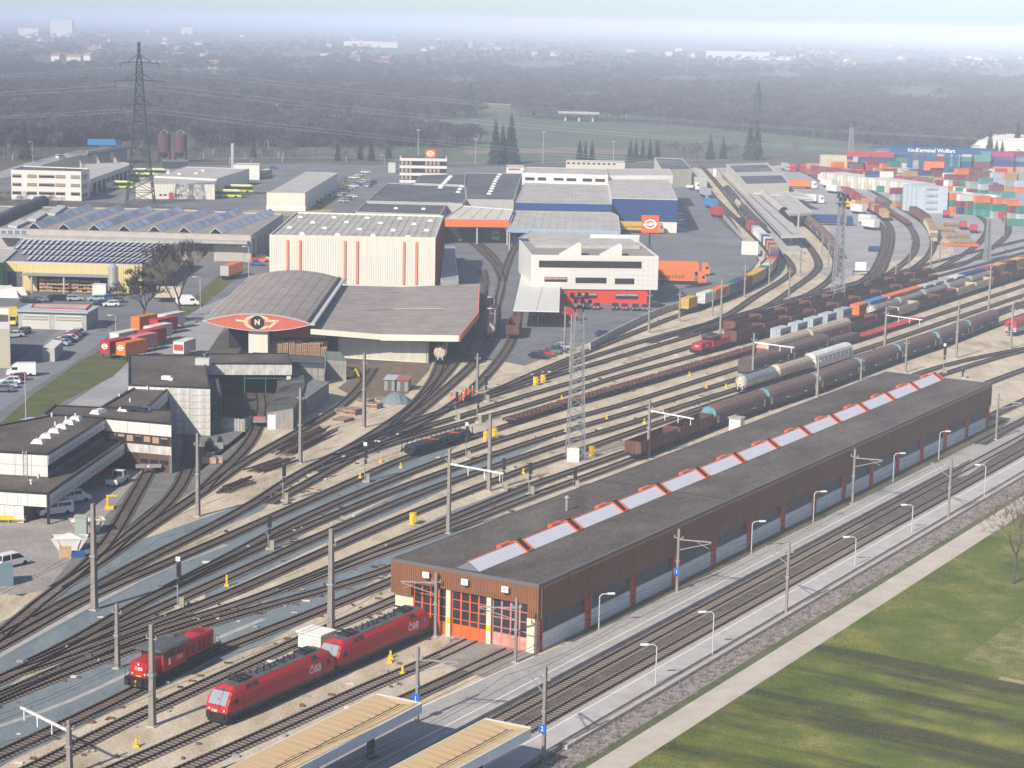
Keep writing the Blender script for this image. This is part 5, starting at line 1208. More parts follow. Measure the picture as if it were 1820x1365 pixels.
for i in range(4):
 U(wpan).box(0, Wt, 0, Dt, 10.4-i*3.2, 11.6-i*3.2).B('white_band', t)
 if i < 3 or True:
  U(dgl).box(.2, Wt-.2, .2, Dt-.2, 8.4-i*3.2+0.0, 10.4-i*3.2).B('window_band', t)
  for j in (0, 1, 2, 6, 7, 8, 9):
   U(blind).box(.6+j*1.75, 1.7+j*1.75, .1, .22, 8.6-i*3.2, 10.3-i*3.2).B('blind', t)
U(dark_roof).box(.5, Wt-.5, .5, Dt-.5, 11.62, 11.7).B('roof', t)
logo_sign('small square orange sign with round emblem on top of the banded office tower', 765, 281, 11.4, 4.2, 3.4, TF.rz, .3)
def warehouse(label, px, z, fasc, fm, wall=None, roof=None, z0=0, n=0, m=0, parapet=.25):
 t, F = block('warehouse', label, 'warehouse', px, z, wall or grey_wall, roof or flat_roof, z0=z0, parapet=parapet, edge=gutter_w)
 if fasc: U(fm).box(-.05, F.w+.05, -.3, -.03, z-fasc, z+.02).B('front_beam', t)
 P = locpoly(F, px, z)
 if n: seams(F, t, [P[0], P[1], P[2], P[-1]], z-parapet+.08, n, m, .07, mat('seam_grey'))
 return t, F
t, F = warehouse('skylit flat roofed warehouse with a navy front beam, behind the pale blue beamed one', '916,360.5 1087.5,363.7 1081,323.5 932,325', 10, 2.4, blue_clad, n=26, m=8)
t, F = warehouse('warehouse with a pale blue front beam left of the navy corner block', '904,405 1103,410 1099.5,384 1087.5,376.5 916,373', 7.2, 1.4, pale_blue, z0=5.7, wall=black_open, n=14, m=3)
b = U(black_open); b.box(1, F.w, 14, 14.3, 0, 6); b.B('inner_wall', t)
b = U(grey_wall); [b.box(x-.2, x+.2, .1, .5, 0, 5.9) for x in (.3, F.w*.22)]; b.B('post', t)
t, F = warehouse('low pale roof with a short navy front beam right behind the white office', '919.6,423.5 1102,428 1097,397 968,394.5', 6.6, 0, None, z0=4.0, n=4, m=1)
U(blue_clad).box(-.05, F.front(956, 424)[0], -.3, -.03, 3.9, 6.62).B('front_beam', t)
t, F = warehouse('white clerestory block with grouped dark windows above the warehouse roofs', '928,306.5 1081,310.5 1078,300 935,296.5', 13.8, 0, None, wall=wpan, z0=9)
window_rects(F, t, [(933.5, 315, 950, 320.5), (956, 315, 970.5, 321), (984, 316, 1001.5, 321), (1007, 316.5, 1024, 322), (1035.5, 317, 1052, 323), (1058, 317.5, 1075, 323.5)], y=-.02)
BW = Frame((1087.5, 351.5), (1204.5, 354.5), (1188, 318), 11.7)
t, F = block('warehouse', 'tall navy blue warehouse block with a pale base and small windows', 'warehouse', '1087.5,351.5 1204.5,354.5 1188,318.5 1081,317', 11.7, cream_clad, flat_roof, parapet=.25, edge=gutter_w)
x1_, y1_ = F.L(1188, 318.5, 11.7)
b = U(blue_clad); ribs(b, 0, F.w, 3.9, 11.45, -.05, .6, .08); b.bar((0, -.1, 3.9), (F.w, -.1, 3.9), .2, .1); b.B('front_cladding', t)
b = U(blue_clad); b._add([(F.w+.08, 0, 3.9), (x1_+.08, y1_, 3.9), (x1_+.08, y1_, 11.45), (F.w+.08, 0, 11.45)], [(0, 1, 2, 3)]); b._add([(-.08, 0, 3.9), (-.08, 0, 11.45), (-8, 30, 11.45), (-8, 30, 3.9)], [(0, 1, 2, 3)]) if False else None; b.B('side_cladding', t)
seams(F, t, locpoly(F, '1087.5,351.5 1204.5,354.5 1188,318.5 1081,317', 11.7), 11.5, 6, 10, .07, mat('seam_grey'))
window_rects(F, t, [(1101.5, 394.5, 1111, 397), (1114, 394.5, 1118, 397.5), (1123, 395, 1127.5, 397.5), (1131.5, 395, 1142, 398), (1147, 395, 1156, 398)], y=-.02)
t, F = warehouse('white round-cornered block behind the navy warehouse', '1081,311 1196,311 1190,300 1078,299.5', 13.2, 0, None, wall=wpan)
t, F = warehouse('low long beige shed with many small windows behind the warehouses', '1006,286.5 1111,289.5 1108,286 1007,284', 4, 0, None, wall=mat('beige_wall', (.52, .48, .38), .8)); window_rects(F, t, [(1008+i*9, 288.3+i*.2, 1013+i*9, 291.5+i*.2) for i in range(10)], y=-.02)
t, F = warehouse('white depot front with a red sign strip beside the clerestory block', '900,297 932,297.5 930,293.5 900,293', 5.5, 0, None, wall=wpan); U(flat_red).box(1, F.w-2, -.15, -.02, 4.3, 4.9).B('sign_strip', t)
t, F = warehouse('flat grey building with a raised glass roof at the far end of the truck yard', '1176,302 1230,300 1213,282 1163,280', 8.0, 0, None, wall=mat('beige_wall'), roof=dark_roof, n=2)
t, F = warehouse('small canopy building beside the far building of the truck yard', '1217,311 1257,318 1240,298.5 1231,298', 4.4, 0, None, wall=grey_wall)
t, F = warehouse('platform building with a dark gridded roof, the farther of the two', '1307,306 1379.5,304.5 1364,289 1291,291', 9.0, 0, None, wall=mat('beige_wall'), roof=dark_roof, n=2, parapet=1.0)
t, F = warehouse('platform building with a dark gridded roof, the nearer of the two', '1326,327 1403,325 1391,307.5 1310,309', 8.6, 0, None, wall=mat('beige_wall'), roof=dark_roof, n=2, parapet=1.0)
U(wpan).tube([(F.w*.6, 40, 8.4), (F.w*.6, 40, 11.6)], 1.0, 10).B('roof_tank', t)
LF = Frame((1388, 418.7), (1431.3, 417.6), (1292.4, 299.7), 4.6)
t = LF.thing('platform_roof', 'very long low platform roof with a dark centre gutter, curving track on both sides', 'platform roof')
q = [LF.L(*p, 4.6) for p in ((1388, 418.7), (1431.3, 417.6), (1292.4, 299.7), (1273.7, 299.2))]
b = U(flat_roof).prism(q, 4.3, 4.6); b.B('canopy_roof', t)
a_, b__, c__, d__ = [Vector((*p, 4.62)) for p in q]; U(dmt).bar(a_.lerp(b__, .5), d__.lerp(c__, .5), .35, .1).bar(a_.lerp(b__, .06), d__.lerp(c__, .06), .2, .1).B('gutter', t)
U(gutter_w).bar(a_+Vector((0, -.1, -.4)), b__+Vector((0, -.1, -.4)), .2, 1.0).B('end_board', t)
b = U(concrete)
for i in range(14):
 f = .015+i*.07; p = a_.lerp(b__, .5).lerp(d__.lerp(c__, .5), f); b.box(p.x-.3, p.x+.3, p.y-.3, p.y+.3, .9, 4.3)
b.B('post', t)
pf = U(concrete).prism([LF.L(*p, .9) for p in ((1388, 447), (1429, 447), (1300, 308), (1280, 308))], 0, .95); pf.B('platform_slab', t)
t, F = warehouse('flat platform roof with wide sheets over the truck bays, right of the long one', '1420,380 1445.7,377.5 1400.5,340.5 1380.6,340.5', 5.2, .9, gutter_w, z0=4.2, n=2)
b = U(concrete); [b.box(x-.3, x+.3, 1, 1.6, 0, 4.2) for x in (2, F.w-1)]; b.B('post', t)
t, F = warehouse('narrow grey sheet roof between the arched and the flat platform roofs', '1402,381 1420,380 1380.6,340.5 1365,335', 4.9, 0, None, z0=4.2)
RF = Frame((1385, 374), (1401, 373), (1354, 334), 4.8); t = RF.thing('arched_platform_roof', 'narrow barrel shaped platform roof with a dark round mouth', 'platform roof'); L2 = (Vector(RF.L(1354, 334, 4.8))-Vector((RF.w, 0)))
b = U(flat_roof); n_ = 8; A_ = [(RF.w/2-RF.w/2*cos(pi*i/n_), 0, 4.2+1.8*sin(pi*i/n_)) for i in range(n_+1)]; B_ = [(x+L2.x, L2.y, z) for x, y, z in A_]; b._add(A_+B_, [(i, n_+1+i, n_+2+i, i+1) for i in range(n_)]); b.B('roof', t)
U(black_open)._add([(x, .4, z-.15) for x, y, z in A_], [tuple(range(n_+1))]).B('mouth', t)
t, F = warehouse('broad pale roof linking the platform buildings and platform roofs', '1327,341 1445,352 1403,333 1318,330', 5.0, .6, gutter_w, z0=3.9)
# ---------------------------------------------------------------- grey panelled workshop on the left
def wblock(label, px, z, z0=0, wall=None, roof=None, par=.3, parent=None):
 return block('workshop_wing', label, 'workshop', px, z, wall or cdk, roof or roof_gravel, z0=z0, parapet=par, edge=dmt, parent=parent)
t, F = wblock('low front wing of the grey workshop with a deep car port', '-60,867 86,876 225.5,780 150,776 -60,815', 4.6, z0=2.5)
LW, _ = F.L(86, 876, 4.6); n_ = 6
xg = F.front(43, 920)[0]
panels(F, t, 0, LW, 2.5, 4.3, 8, 1, y=-.02, m=fibre)
panels(F, t, 0, xg, 0, 2.45, 6, 2, y=-.02, m=fibre)
U(cdk).box(0, xg, .02, 6, 0, 2.5).B('base_wall', t)
sx_, sy_ = F.L(225.5, 780, 4.6); dx_, dy_ = sx_-LW, sy_; Ls_ = hypot(dx_, dy_); ang = atan2(dy_, dx_)
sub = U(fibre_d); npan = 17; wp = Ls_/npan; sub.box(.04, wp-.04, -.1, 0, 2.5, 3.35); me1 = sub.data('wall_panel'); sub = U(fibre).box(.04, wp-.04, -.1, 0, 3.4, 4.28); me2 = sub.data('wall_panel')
for i in range(npan):
 for me in (me1, me2):
  o = ON('wall_panel', me); LK(o); o.parent = t; o.location = (LW+dx_*i/npan, dy_*i/npan, 0); o.rotation_euler = (0, 0, ang)
U(dmt).box(LW-.25, LW+.1, -.12, .2, 0, 4.55).B('corner_post', t)
b = U(brown_frame); nx, ny = -sin(ang), cos(ang);
V = [(LW+dx_*f+nx*d, dy_*f+ny*d, z) for z in (0, 2.5) for f, d in ((.05, 5), (.98, 5))]; b._add(V, [(0, 1, 3, 2)]); b.B('rear_wall', t)
b = U(cdk)
for f in (.25, .5, .75): b.box(LW+dx_*f+nx*2-.15, LW+dx_*f+nx*2+.15, dy_*f+ny*2-.15, dy_*f+ny*2+.15, 0, 2.5)
b.B('post', t)
for p_ in ((55, 858), (68, 847), (12, 842), (35, 843), (57, 843), (76, 846)):
 x, y = F.L(*p_, 4.6); U(white_paint).tube([(x, y, 4.3), (x, y, 4.9)], .12, 6).tube([(x, y, 4.9), (x, y, 5.05)], .22, 6).B('roof_pipe', t)
t, F = wblock('upper storey of the grey workshop front with a row of cream skylights', '-60,798 85,806 186.5,742 97,736 -60,766', 8.1, z0=4.4)
LW = F.L(85, 806, 8.1)[0]; panels(F, t, 0, LW, 4.6, 7.8, 5, 2, y=-.02)
sx_, sy_ = F.L(186.5, 742, 8.1); dx_, dy_ = sx_-LW, sy_; Ls_ = hypot(dx_, dy_); ang = atan2(dy_, dx_); npan = 12; wp = Ls_/npan
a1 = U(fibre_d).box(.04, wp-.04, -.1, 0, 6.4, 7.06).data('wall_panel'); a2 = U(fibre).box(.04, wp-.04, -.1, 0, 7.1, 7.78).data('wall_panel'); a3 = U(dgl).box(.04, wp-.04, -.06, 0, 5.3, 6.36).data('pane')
for i in range(npan):
 for me, nm in ((a1, 'wall_panel'), (a2, 'wall_panel'), (a3, 'pane')):
  o = ON(nm, me); LK(o); o.parent = t; o.location = (LW+dx_*i/npan, dy_*i/npan, 0); o.rotation_euler = (0, 0, ang)
domes(F, t, '69,784 84,774 98,765 111,757.5 124,750 135,743.5', 8.1, 1.0, 'skylight')
b = U(gutter_w); lx_ = F.front(45, 820)[0]
for x in (lx_-.3, lx_+.3): b.bar((x, -.25, 4.7), (x, -.25, 8.4), .07)
for i in range(9): b.bar((lx_-.3, -.25, 4.9+i*.4), (lx_+.3, -.25, 4.9+i*.4), .05)
b.B('ladder', t)
for p_ in ((98, 754), (92, 738), (117, 744), (134, 739)):
 x, y = F.L(*p_, 8.1); U(white_paint).tube([(x, y, 7.8), (x, y, 8.5)], .13, 6).B('roof_pipe', t)
t, F = wblock('cross wing of the grey workshop with brown blinds above brown garage doors', '188,742 305,752.5 306,728.5 97,719 78,734', 8.1)
LW = F.L(305, 752.5, 8.1)[0]
panels(F, t, 0, LW, 5.9, 7.8, 3, 1, y=-.02, m=fibre); panels(F, t, LW*.33, LW, 2.9, 4.3, 2, 1, y=-.02, m=fibre_d)
U(brown_frame).box(0, LW, -.04, 0, 4.3, 5.9).B('window_band', t)
for i, bb in enumerate((.9, .35, .9, .1, .8, .9, .2)): window_box(F, t, .6+i*(LW-1)/7, .1+(i+1)*(LW-1)/7+.3, 4.45, 5.75, y=-.05, blinds=bb)
gd = U(mat('brown_garage_door', (.12, .06, .05), .6)).box(LW*.5, LW-.6, -.06, 0, 0, 2.8).B('garage_door', t)
for i in range(3): U(dgl).box(LW*.52+i*(LW*.15), LW*.52+(i+.85)*LW*.15, -.09, -.05, 1.3, 2.0).B('pane', gd)
U(brown_frame).box(-3, LW*.5, -.03, .3, 0, 2.8).B('brown_wall', t)
domes(F, t, '172,732 178,730 221,727 256,727.5', 8.1, .9, 'skylight')
x, y = F.L(236, 729, 8.1); U(dmt).box(x-2, x+2.5, y-.4, y+.6, 8.2, 8.7).B('roof_duct', t)
t, F = wblock('link wing of the grey workshop rising between the cross wing and the tall hall', '181,722 260,724.5 300,688.5 245,684', 8.1)
sx_, sy_ = F.L(300, 688.5, 8.1); LW = F.w; dx_, dy_ = sx_-LW, sy_; Ls_ = hypot(dx_, dy_); ang = atan2(dy_, dx_); wp = Ls_/5
a1 = U(fibre_d).box(.04, wp-.04, -.1, 0, 6.0, 6.9).data('wall_panel'); a2 = U(fibre).box(.04, wp-.04, -.1, 0, 6.94, 7.78).data('wall_panel')
for i in range(5):
 for me in (a1, a2): o = ON('wall_panel', me); LK(o); o.parent = t; o.location = (LW+dx_*i/5, dy_*i/5, 0); o.rotation_euler = (0, 0, ang)
for p_ in ((212, 704), (231, 712), (262, 690)): x, y = F.L(*p_, 8.1); U(white_paint).tube([(x, y, 7.8), (x, y, 8.5)], .13, 6).B('roof_pipe', t)
t, F = wblock('tall hall of the grey workshop with a big dark gravel roof', '228,683 374,688.5 362,630 228,630', 8.6)
xa = F.front(301, 720)[0]; LW = F.L(374, 688.5, 8.6)[0]
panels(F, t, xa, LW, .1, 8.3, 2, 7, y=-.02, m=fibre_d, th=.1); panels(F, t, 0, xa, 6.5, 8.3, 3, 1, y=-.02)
x, y = F.L(298, 672, 8.6); U(white_paint).box(x-1, x+.6, y-.6, y+.4, 8.4, 9.0).box(x+.3, x+1.2, y-1.2, y-.5, 8.4, 8.8).B('roof_unit', t)
x, y = F.L(360, 646, 8.6); U(gutter_w).box(x-1.2, x+1.4, y-.8, y+.8, 8.4, 9.6).B('roof_hatch', t)
t, F = block('glass_annex', 'narrow green framed glass annex between tall hall and open bay', 'annex', '375,697.5 394,697.5 389,672 373,672', 7.2, green_frame, roof_gravel, parapet=.15, edge=dmt)
for i in range(2):
 for r in range(4): U(glass('greenish_glass', (.03, .07, .06))).box(.15+i*F.w/2, F.w/2*(i+1)-.1, -.06, -.01, .3+r*1.7, 1.85+r*1.7).B('pane', t)
t, F = wblock('open bay of the grey workshop, a long dark shed mouth with tracks running in', '368,645 519,645.5 512,626.5 364,628', 6.6, z0=4.9)
panels(F, t, 0, F.w, 4.3, 6.3, 5, 1, y=-.02, m=fibre_d);
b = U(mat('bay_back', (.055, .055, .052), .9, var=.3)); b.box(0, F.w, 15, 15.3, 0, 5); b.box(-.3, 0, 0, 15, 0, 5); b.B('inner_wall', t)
U(fibre).box(F.w-1.0, F.w-.2, .2, .8, 0, 4.3).B('end_pillar', t)
b = U(green_frame); [b.bar((F.w-9+i*4, .4, 0), (F.w-9+i*4, .4, 4.9), .15) for i in range(2)]; b.bar((F.w-9, .4, 3.6), (F.w-1, .4, 3.6), .15); b.B('green_frame', t)
ft = Frame((394, 764), (436, 768), (436, 760), 0); t = ft.thing('fence', 'white slatted fence panel in front of the open bay', 'fence')
for i in range(16): U(fibre).box(.1+i*ft.w/16, i*ft.w/16+ft.w/16-.06, -.03, .03, .05, 2.2+.06*(i % 3)).B('slat', t)
U(green_frame).box(ft.w-.1, ft.w+.1, -.1, .1, 0, 2.4).B('post', t)
def shed_box(name, label, cat, a, b_, c, z, wall, roof, slope=.6, overhang=.2):
 F = Frame(a, b_, c, z); t = F.thing(name, label, cat); W, D = F.w, max(F.d, 1.5)
 b = U(wall).ext([(0, 0), (D, 0), (D, z+slope), (0, z)][::-1], 0, W, 'x'); b.B('wall', t)
 o = overhang; b = U(roof); b.ext([(-o, z), (D+o, z+slope+.03), (D+o, z+slope+.15), (-o, z+.12)][::-1], -o, W+o, 'x'); b.B('roof', t); return t, F
cf = Frame((482, 768), (513, 769), (516, 735), 0); t = cf.thing('curved_shed', 'little shed with a curved shingle roof and a white door', 'shed')
C0 = spline([G(x, y) for x, y in pts('498,763 512,735 517,712 512,694 500,686')], 1.5); lw_ = off(C0, -2.3); rw_ = off(C0, 2.3)
inv = lambda p: ((p-cf.o).dot(cf.x), (p-cf.o).dot(cf.y))
def ring(z0, z1, q0, q1, m, nm):
 n = len(q0); b = U(m); A_ = [(*inv(p), z0) for p in q0]+[(*inv(p), z1) for p in q1]; b._add(A_, [(i, i+1, n+i+1, n+i) for i in range(n-1)]+[(n+i, n+i+1, i+1, i) for i in range(n-1)]); return b
ring(0, 3.0, lw_, lw_, old_wood, '').B('wall', t); ring(0, 3.9, rw_, rw_, old_wood, '').B('wall', t)
ring(3.05, 3.95, off(C0, -2.6), off(C0, 2.6), shingle, '').B('roof', t)
a_, c_ = inv(lw_[0]), inv(rw_[0]); U(old_wood)._add([(*a_, 0), (*c_, 0), (*c_, 3.9), (*a_, 3.0)], [(0, 1, 2, 3)]).B('end_wall', t)
A2 = Vector((*a_, 0)); C2 = Vector((*c_, 0)); dv = (C2-A2).normalized(); nn = Vector((dv.y, -dv.x, 0))*.06
U(white_paint)._add([A2+nn+dv*.1, A2+nn+dv*1.5, A2+nn+dv*1.5+Vector((0, 0, 2.6)), A2+nn+dv*.1+Vector((0, 0, 2.6))], [(0, 1, 2, 3)]).B('door', t)
U(green_frame).bar((*a_, 3.02), (*c_, 3.92), .12).B('fascia', t)
t, F = shed_box('long_shed', 'low grey plank shed with a mono-pitch roof beside the curved shed', 'shed', (512, 738), (548, 739), (583, 697), 0, old_wood, shingle) if False else (None, None)
sf = Frame((519, 738.5), (546, 739.5), (584, 715), 0); t = sf.thing('long_shed', 'low grey plank shed with a shallow roof beside the curved shed', 'shed')
ba = [sf.L(*p, 0) for p in ((519, 738.5), (546, 740), (584, 712), (556, 706))]
b = U(old_wood).prism(ba, 0, 3.3); b.B('wall', t)
ra = [Vector(q) for q in ba]; cc = sum(ra, Vector((0, 0)))/4; b = U(shingle).prism([tuple(cc+(q-cc)*1.06) for q in ra], 3.3, 3.5); b.B('roof', t)
for i in range(8):
 f0, f1 = i/8+.01, (i+1)/8-.01; p0, p1 = ra[1].lerp(ra[2], f0), ra[1].lerp(ra[2], f1); d_ = (ra[2]-ra[1]).normalized(); n2 = Vector((d_.y, -d_.x))*.08
 U(old_wood)._add([(p0.x+n2.x, p0.y+n2.y, .05), (p1.x+n2.x, p1.y+n2.y, .05), (p1.x+n2.x, p1.y+n2.y, 3.2), (p0.x+n2.x, p0.y+n2.y, 3.2)], [(0, 1, 2, 3)]).B('plank_panel', t)
t, F = block('dark_barn', 'dark low barn with patched pale boards behind the workshop bay', 'barn', '450,640 577,646 577,634 450,626', 4.3, mat('barn_dark', (.05, .055, .07), .9), dark_roof, parapet=.2, edge=dmt)
for (x0, x1, z0, z1) in ((9.5, 19.5, 0.1, 3.3),): panels(F, t, x0*.75, x1*.75, z0, z1, 6, 2, y=-.02, m=old_wood)
t, F = block('gable_store', 'small pale plank store with a green edged roof beside the dark barn', 'barn', '580,639 616,641 606,625 577,624', 4.0, old_wood, shingle, parapet=.1, edge=green_frame)
panels(F, t, 0, F.w, 0, 3.8, 5, 1, y=-.02, m=old_wood)
for a, b_, c, z, m_, lb in (((682, 674), (704, 675), (706, 664), 2.4, mat('pale_tin_roof', (.4, .42, .44), .5), 'small plank hut with a pale tin roof beside the rubble heap'), ((704, 675), (728, 676), (729, 665), 2.4, mat('rusty_tin_roof', (.35, .13, .09), .7, var=.25, scale=2), 'small plank hut with a rusty tin roof beside the rubble heap')):
 F = Frame((a[0], a[1]+20), (b_[0], b_[1]+20), (c[0], c[1]+20), 0); t = F.thing('hut', lb, 'hut'); W = F.w; U(old_wood).box(.1, W-.3, 0, 3.2, 0, 2.3).B('wall', t); U(m_).ext([(-.3, 2.2), (3.5, 2.5), (3.5, 2.6), (-.3, 2.3)][::-1], -.05, W-.1, 'x').B('roof', t)
 U(mat('hut_door', (.12, .11, .1), .9)).box(W*.3, W*.6, -.05, 0, 0, 1.9).B('door', t)
# ---------------------------------------------------------------- west side: factory, offices, depots
t, F = block('sawtooth_factory', 'wide flat factory hall with seven glazed ridge skylights on its roof', 'factory', '-70,404 446,418 503,380 300,371 -70,364', 8.0, mat('pinkish_wall', (.42, .38, .37), .8, var=.08, scale=.3), sheet_roof, parapet=.5, edge=concrete)
sky_tint_glazing = mat('ridge_glazing_sky_tint', (.74, .80, .94), .3, var=.06, scale=.2)  # sky reflection on the panes put into their pale blue base colour
for ax_, ay_ in ((60, 394.5), (113, 396), (167, 397.5), (220, 399), (274, 400), (327, 401.5), (383, 403.5)):
 A_ = F.L(ax_, ay_+9, 8.0); B_ = F.L(ax_+98, ay_-26, 8.0); d_ = Vector((B_[0]-A_[0], B_[1]-A_[1])); Lr = d_.length; d_.normalize(); n2 = Vector((d_.y, -d_.x)); wd = 1.7; h = 1.7
 P = lambda f, s, z: (A_[0]+d_.x*Lr*f+n2.x*s, A_[1]+d_.y*Lr*f+n2.y*s, z)
 b = U(cdk); b._add([P(0, -wd, 7.6), P(1, -wd, 7.6), P(1, 0, 7.6+h), P(0, 0, 7.6+h)], [(0, 3, 2, 1), (0, 1, 2, 3)]); rg_ = b.B('skylight_ridge', t)
 for i in range(8):
  f0, f1 = i/8+.003, (i+1)/8-.003; U(sky_tint_glazing)._add([P(f0, wd*1.3, 7.6), P(f1, wd*1.3, 7.6), P(f1, .03, 7.6+h), P(f0, .03, 7.6+h)], [(0, 1, 2, 3), (3, 2, 1, 0)]).B('pane', rg_)
 U(dgl)._add([P(-.001, -wd, 7.6), P(-.001, wd*1.3, 7.6), P(-.001, 0, 7.6+h)], [(0, 1, 2), (2, 1, 0)]).B('gable_window', rg_)
 U(gutter_w).bar(P(-.003, -wd, 7.6), P(-.003, 0, 7.6+h), .2).bar(P(-.003, 0, 7.6+h), P(-.003, wd*1.3, 7.6), .2).B('gable_frame', rg_)
for pp in ('14,400 30,402 52,392 34,389', '48,388 64,390 86,376 70,374', '82,378 98,380 118,366 104,364'):
 q = [F.L(x, y, 8.3) for x, y in pts(pp)]; U(mat('glass_roof_panel', (.45, .46, .46), .5)).prism(q, 7.6, 8.3).B('roof_light', t)
U(concrete).box(12, F.w-.5, -3.5, -.02, 5.6, 6.4).B('canopy_slab', t)
window_rects(F, t, [(2+i*12, 409, 11+i*12, 424) for i in range(4)], y=-.02, glassm=mat('blue_window', (.08, .14, .3), .3), frame=gutter_w, cols_=2)
rd = F.front(385, 434), F.front(434, 468); dd_ = U(bent)
for i in range(10): z0 = .1+i*.56; dd_.box(rd[0][0], rd[1][0], -.12-.03*(i % 2), -.02, z0, z0+.54)
dd_.B('roller_door', t); U(cdk).box(rd[0][0]-9, rd[0][0]-1, -.2, -.02, 0, 5.4).B('dark_panel', t)
for i in range(6): window_box(F, t, 4+i*9, 5.6+i*9, 1, 6.5, side=F.w, glassm=dgl)
q0, q1 = G(-20, 398, 8.5), G(76, 357, 8.5); t = thing('tube_roof', 'long dark rounded roof ridge left of the glazed ridges', 'roof structure', (q0.x, q0.y, 0)); U(dark_roof).tube([Vector((0, 0, 8.2)), Vector((q1.x-q0.x, q1.y-q0.y, 8.2))], 2.2, 12).box(-.5, .5, -.5, .5, 0, 7).B('roof', t)
q0, q1 = G(-20, 378, 9), G(30, 358, 9);
t, F = block('timber_works', 'yellow clad works hall with a roof full of solar panel rows', 'factory', '5,464 252,470.5 319,431 38,423', 7.6, yellow_clad, mat('pv_roof_base', (.2, .2, .21), .9, var=.15, scale=.3), parapet=.3, edge=gutter_w)
corr(F, t, 0, F.w, 0.2, 7.2, y=-.03, m=yellow_clad, pitch=.6)
pvp = mat('solar_panel', (.50, .52, .58), .5, var=.08, scale=.3)
c4 = locpoly(F, '8,462 250,468 316,432 40,425', 7.6); A_, B_, C_, D_ = [Vector((*q, 7.5)) for q in c4]
for r in range(4):
 for i in range(26):
  if (r == 0 and i < 4) or (r == 1 and i < 2): continue
  v0, v1 = r/4+.02, (r+1)/4-.02; u0 = i/26; u1 = u0+.024
  p = lambda u, v: A_.lerp(B_, u).lerp(D_.lerp(C_, u), v)
  P4 = [p(u0, v0), p(u1, v0), p(u1, v1), p(u0, v1)]; P4[0].z += .05; P4[3].z += .05; P4[1].z += .3; P4[2].z += .3
  U(pvp)._add(P4, [(0, 1, 2, 3), (3, 2, 1, 0)]).B('solar_panel', t)
ca = F.front(37.6, 489, -4)[0], F.front(197, 492, -4)[0]
U(mat('canopy_grey', (.25, .27, .29), .5)).box(ca[0], ca[1], -5, -.1, 4.6, 4.8).B('canopy_roof', t)
U(black_open).box(ca[0]+3, ca[1]-1, -.2, -.05, .1, 4.5).B('painted_shade', t)  # flat black sheet on the wall, painted as the shade under the canopy
b = U(concrete)
for f in (0.12, .48, .98): x = ca[0]+(ca[1]-ca[0])*f; b.box(x-.2, x+.2, -4.6, -4.2, 0, 4.6)
b.B('post', t)
rk = random.Random(5)
for i in range(16):
 x = ca[0]+5+i*(ca[1]-ca[0]-8)/16; q = F.W(x, -2.0, 0); tt = thing('storage_rack', 'loaded storage rack under the long grey canopy of the yellow works hall', 'rack', q, F.rz, 'racks under the works canopy')
 b = U(dmt); [b.box(sx-.05, sx+.05, -.5, .5, 0, 3.6) for sx in (-.8, .8)]; b.B('upright', tt)
 b = U(pal)
 for lv in range(4): b.box(-.75, .75, -.5, .5, .2+lv*.9, .2+lv*.9+rk.uniform(.2, .7))
 b.B('load', tt)
U(mat('dark_gate', (.1, .11, .13), .6)).box(F.front(13.5, 500)[0], F.front(40, 500)[0], -.12, -.05, 0, 5).B('gate', t)
t3 = thing('silo', 'shiny steel silo tank on legs in front of the yellow works hall', 'silo', G(202, 527)); b = U(mat('galvanised')).tube([(0, 0, 2.6), (0, 0, 7.6)], 1.25, 14); b.tube([(0, 0, 1.2), (0, 0, 2.6)], .3, 14, 1.25).tube([(0, 0, 7.6), (0, 0, 8.5)], 1.25, 14, .3); b.B('tank', t3)
b = U(dmt); [b.tube([(1.1*cos(a), 1.1*sin(a), 0), (1.1*cos(a), 1.1*sin(a), 3)], .08, 5) for a in (.8, 2.4, 4, 5.5)]; b.B('leg', t3)
t, F = block('kiosk', 'small white container hut under the canopy end of the works hall', 'hut', '164,506 188,507 190,504 166,503', 3.4, wpan, wpan, parapet=.1)
t, F = block('green_gable_shed', 'pale roofed shed with a green gable at the left photo edge', 'shed', '-40,470 5,466 30,444 -20,438', 7.8, green_frame, flat_roof, parapet=.1)
GF = Frame((32, 551), (153, 554.5), (164, 543), 4.3); t = GF.thing('garage', 'grey garage with two wide sectional doors', 'garage'); W = GF.w; D = max(7, GF.d)
U(grey_wall).box(0, W, .1, D, 0, 4.0).B('wall', t); U(mat('blue_grey_roof', (.42, .46, .5), .6)).box(-.6, W+.5, -.5, D+.3, 4.0, 4.25).B('roof', t)
for i in range(2):
 x0 = 1+i*(W/2-.3); x1 = x0+W/2-1.6; dr = U(mat('door_cream', (.55, .54, .5), .6))
 for r in range(5): dr.box(x0, x1, 0, .09, .05+r*.66, .68+r*.66)
 d_ = dr.B('garage_door', t)
 for rr in (0, 1):
  for j in range(12): U(dgl).box(x0+.25+j*(x1-x0-.3)/12, x0+.05+(j+.85)*(x1-x0-.3)/12, -.03, .0, 2.1+rr*.6, 2.42+rr*.6).B('pane', d_)
t, F = block('garage', 'rear garage with a thin red roof edge behind the grey double garage', 'garage', '55,546 153,549 163,540 59,539', 4.6, grey_wall, flat_roof, parapet=.2, edge=mat('thin_red', (.4, .05, .05), .6))
t, F = block('site_hut', 'pale container hut with small windows beside the parked cars', 'hut', '75,616 97,619 112,606 92,603', 2.9, grey_wall, wpan, parapet=.12); window_rects(F, t, [(78, 617.5, 86, 620.5)], y=-.02)
t, F = block('corner_building', 'beige building cut by the left edge of the photo', 'building', '-80,574 17,572 17,548 -80,545', 9.5, mat('beige_wall'), dark_roof, parapet=1.4, edge=wpan)
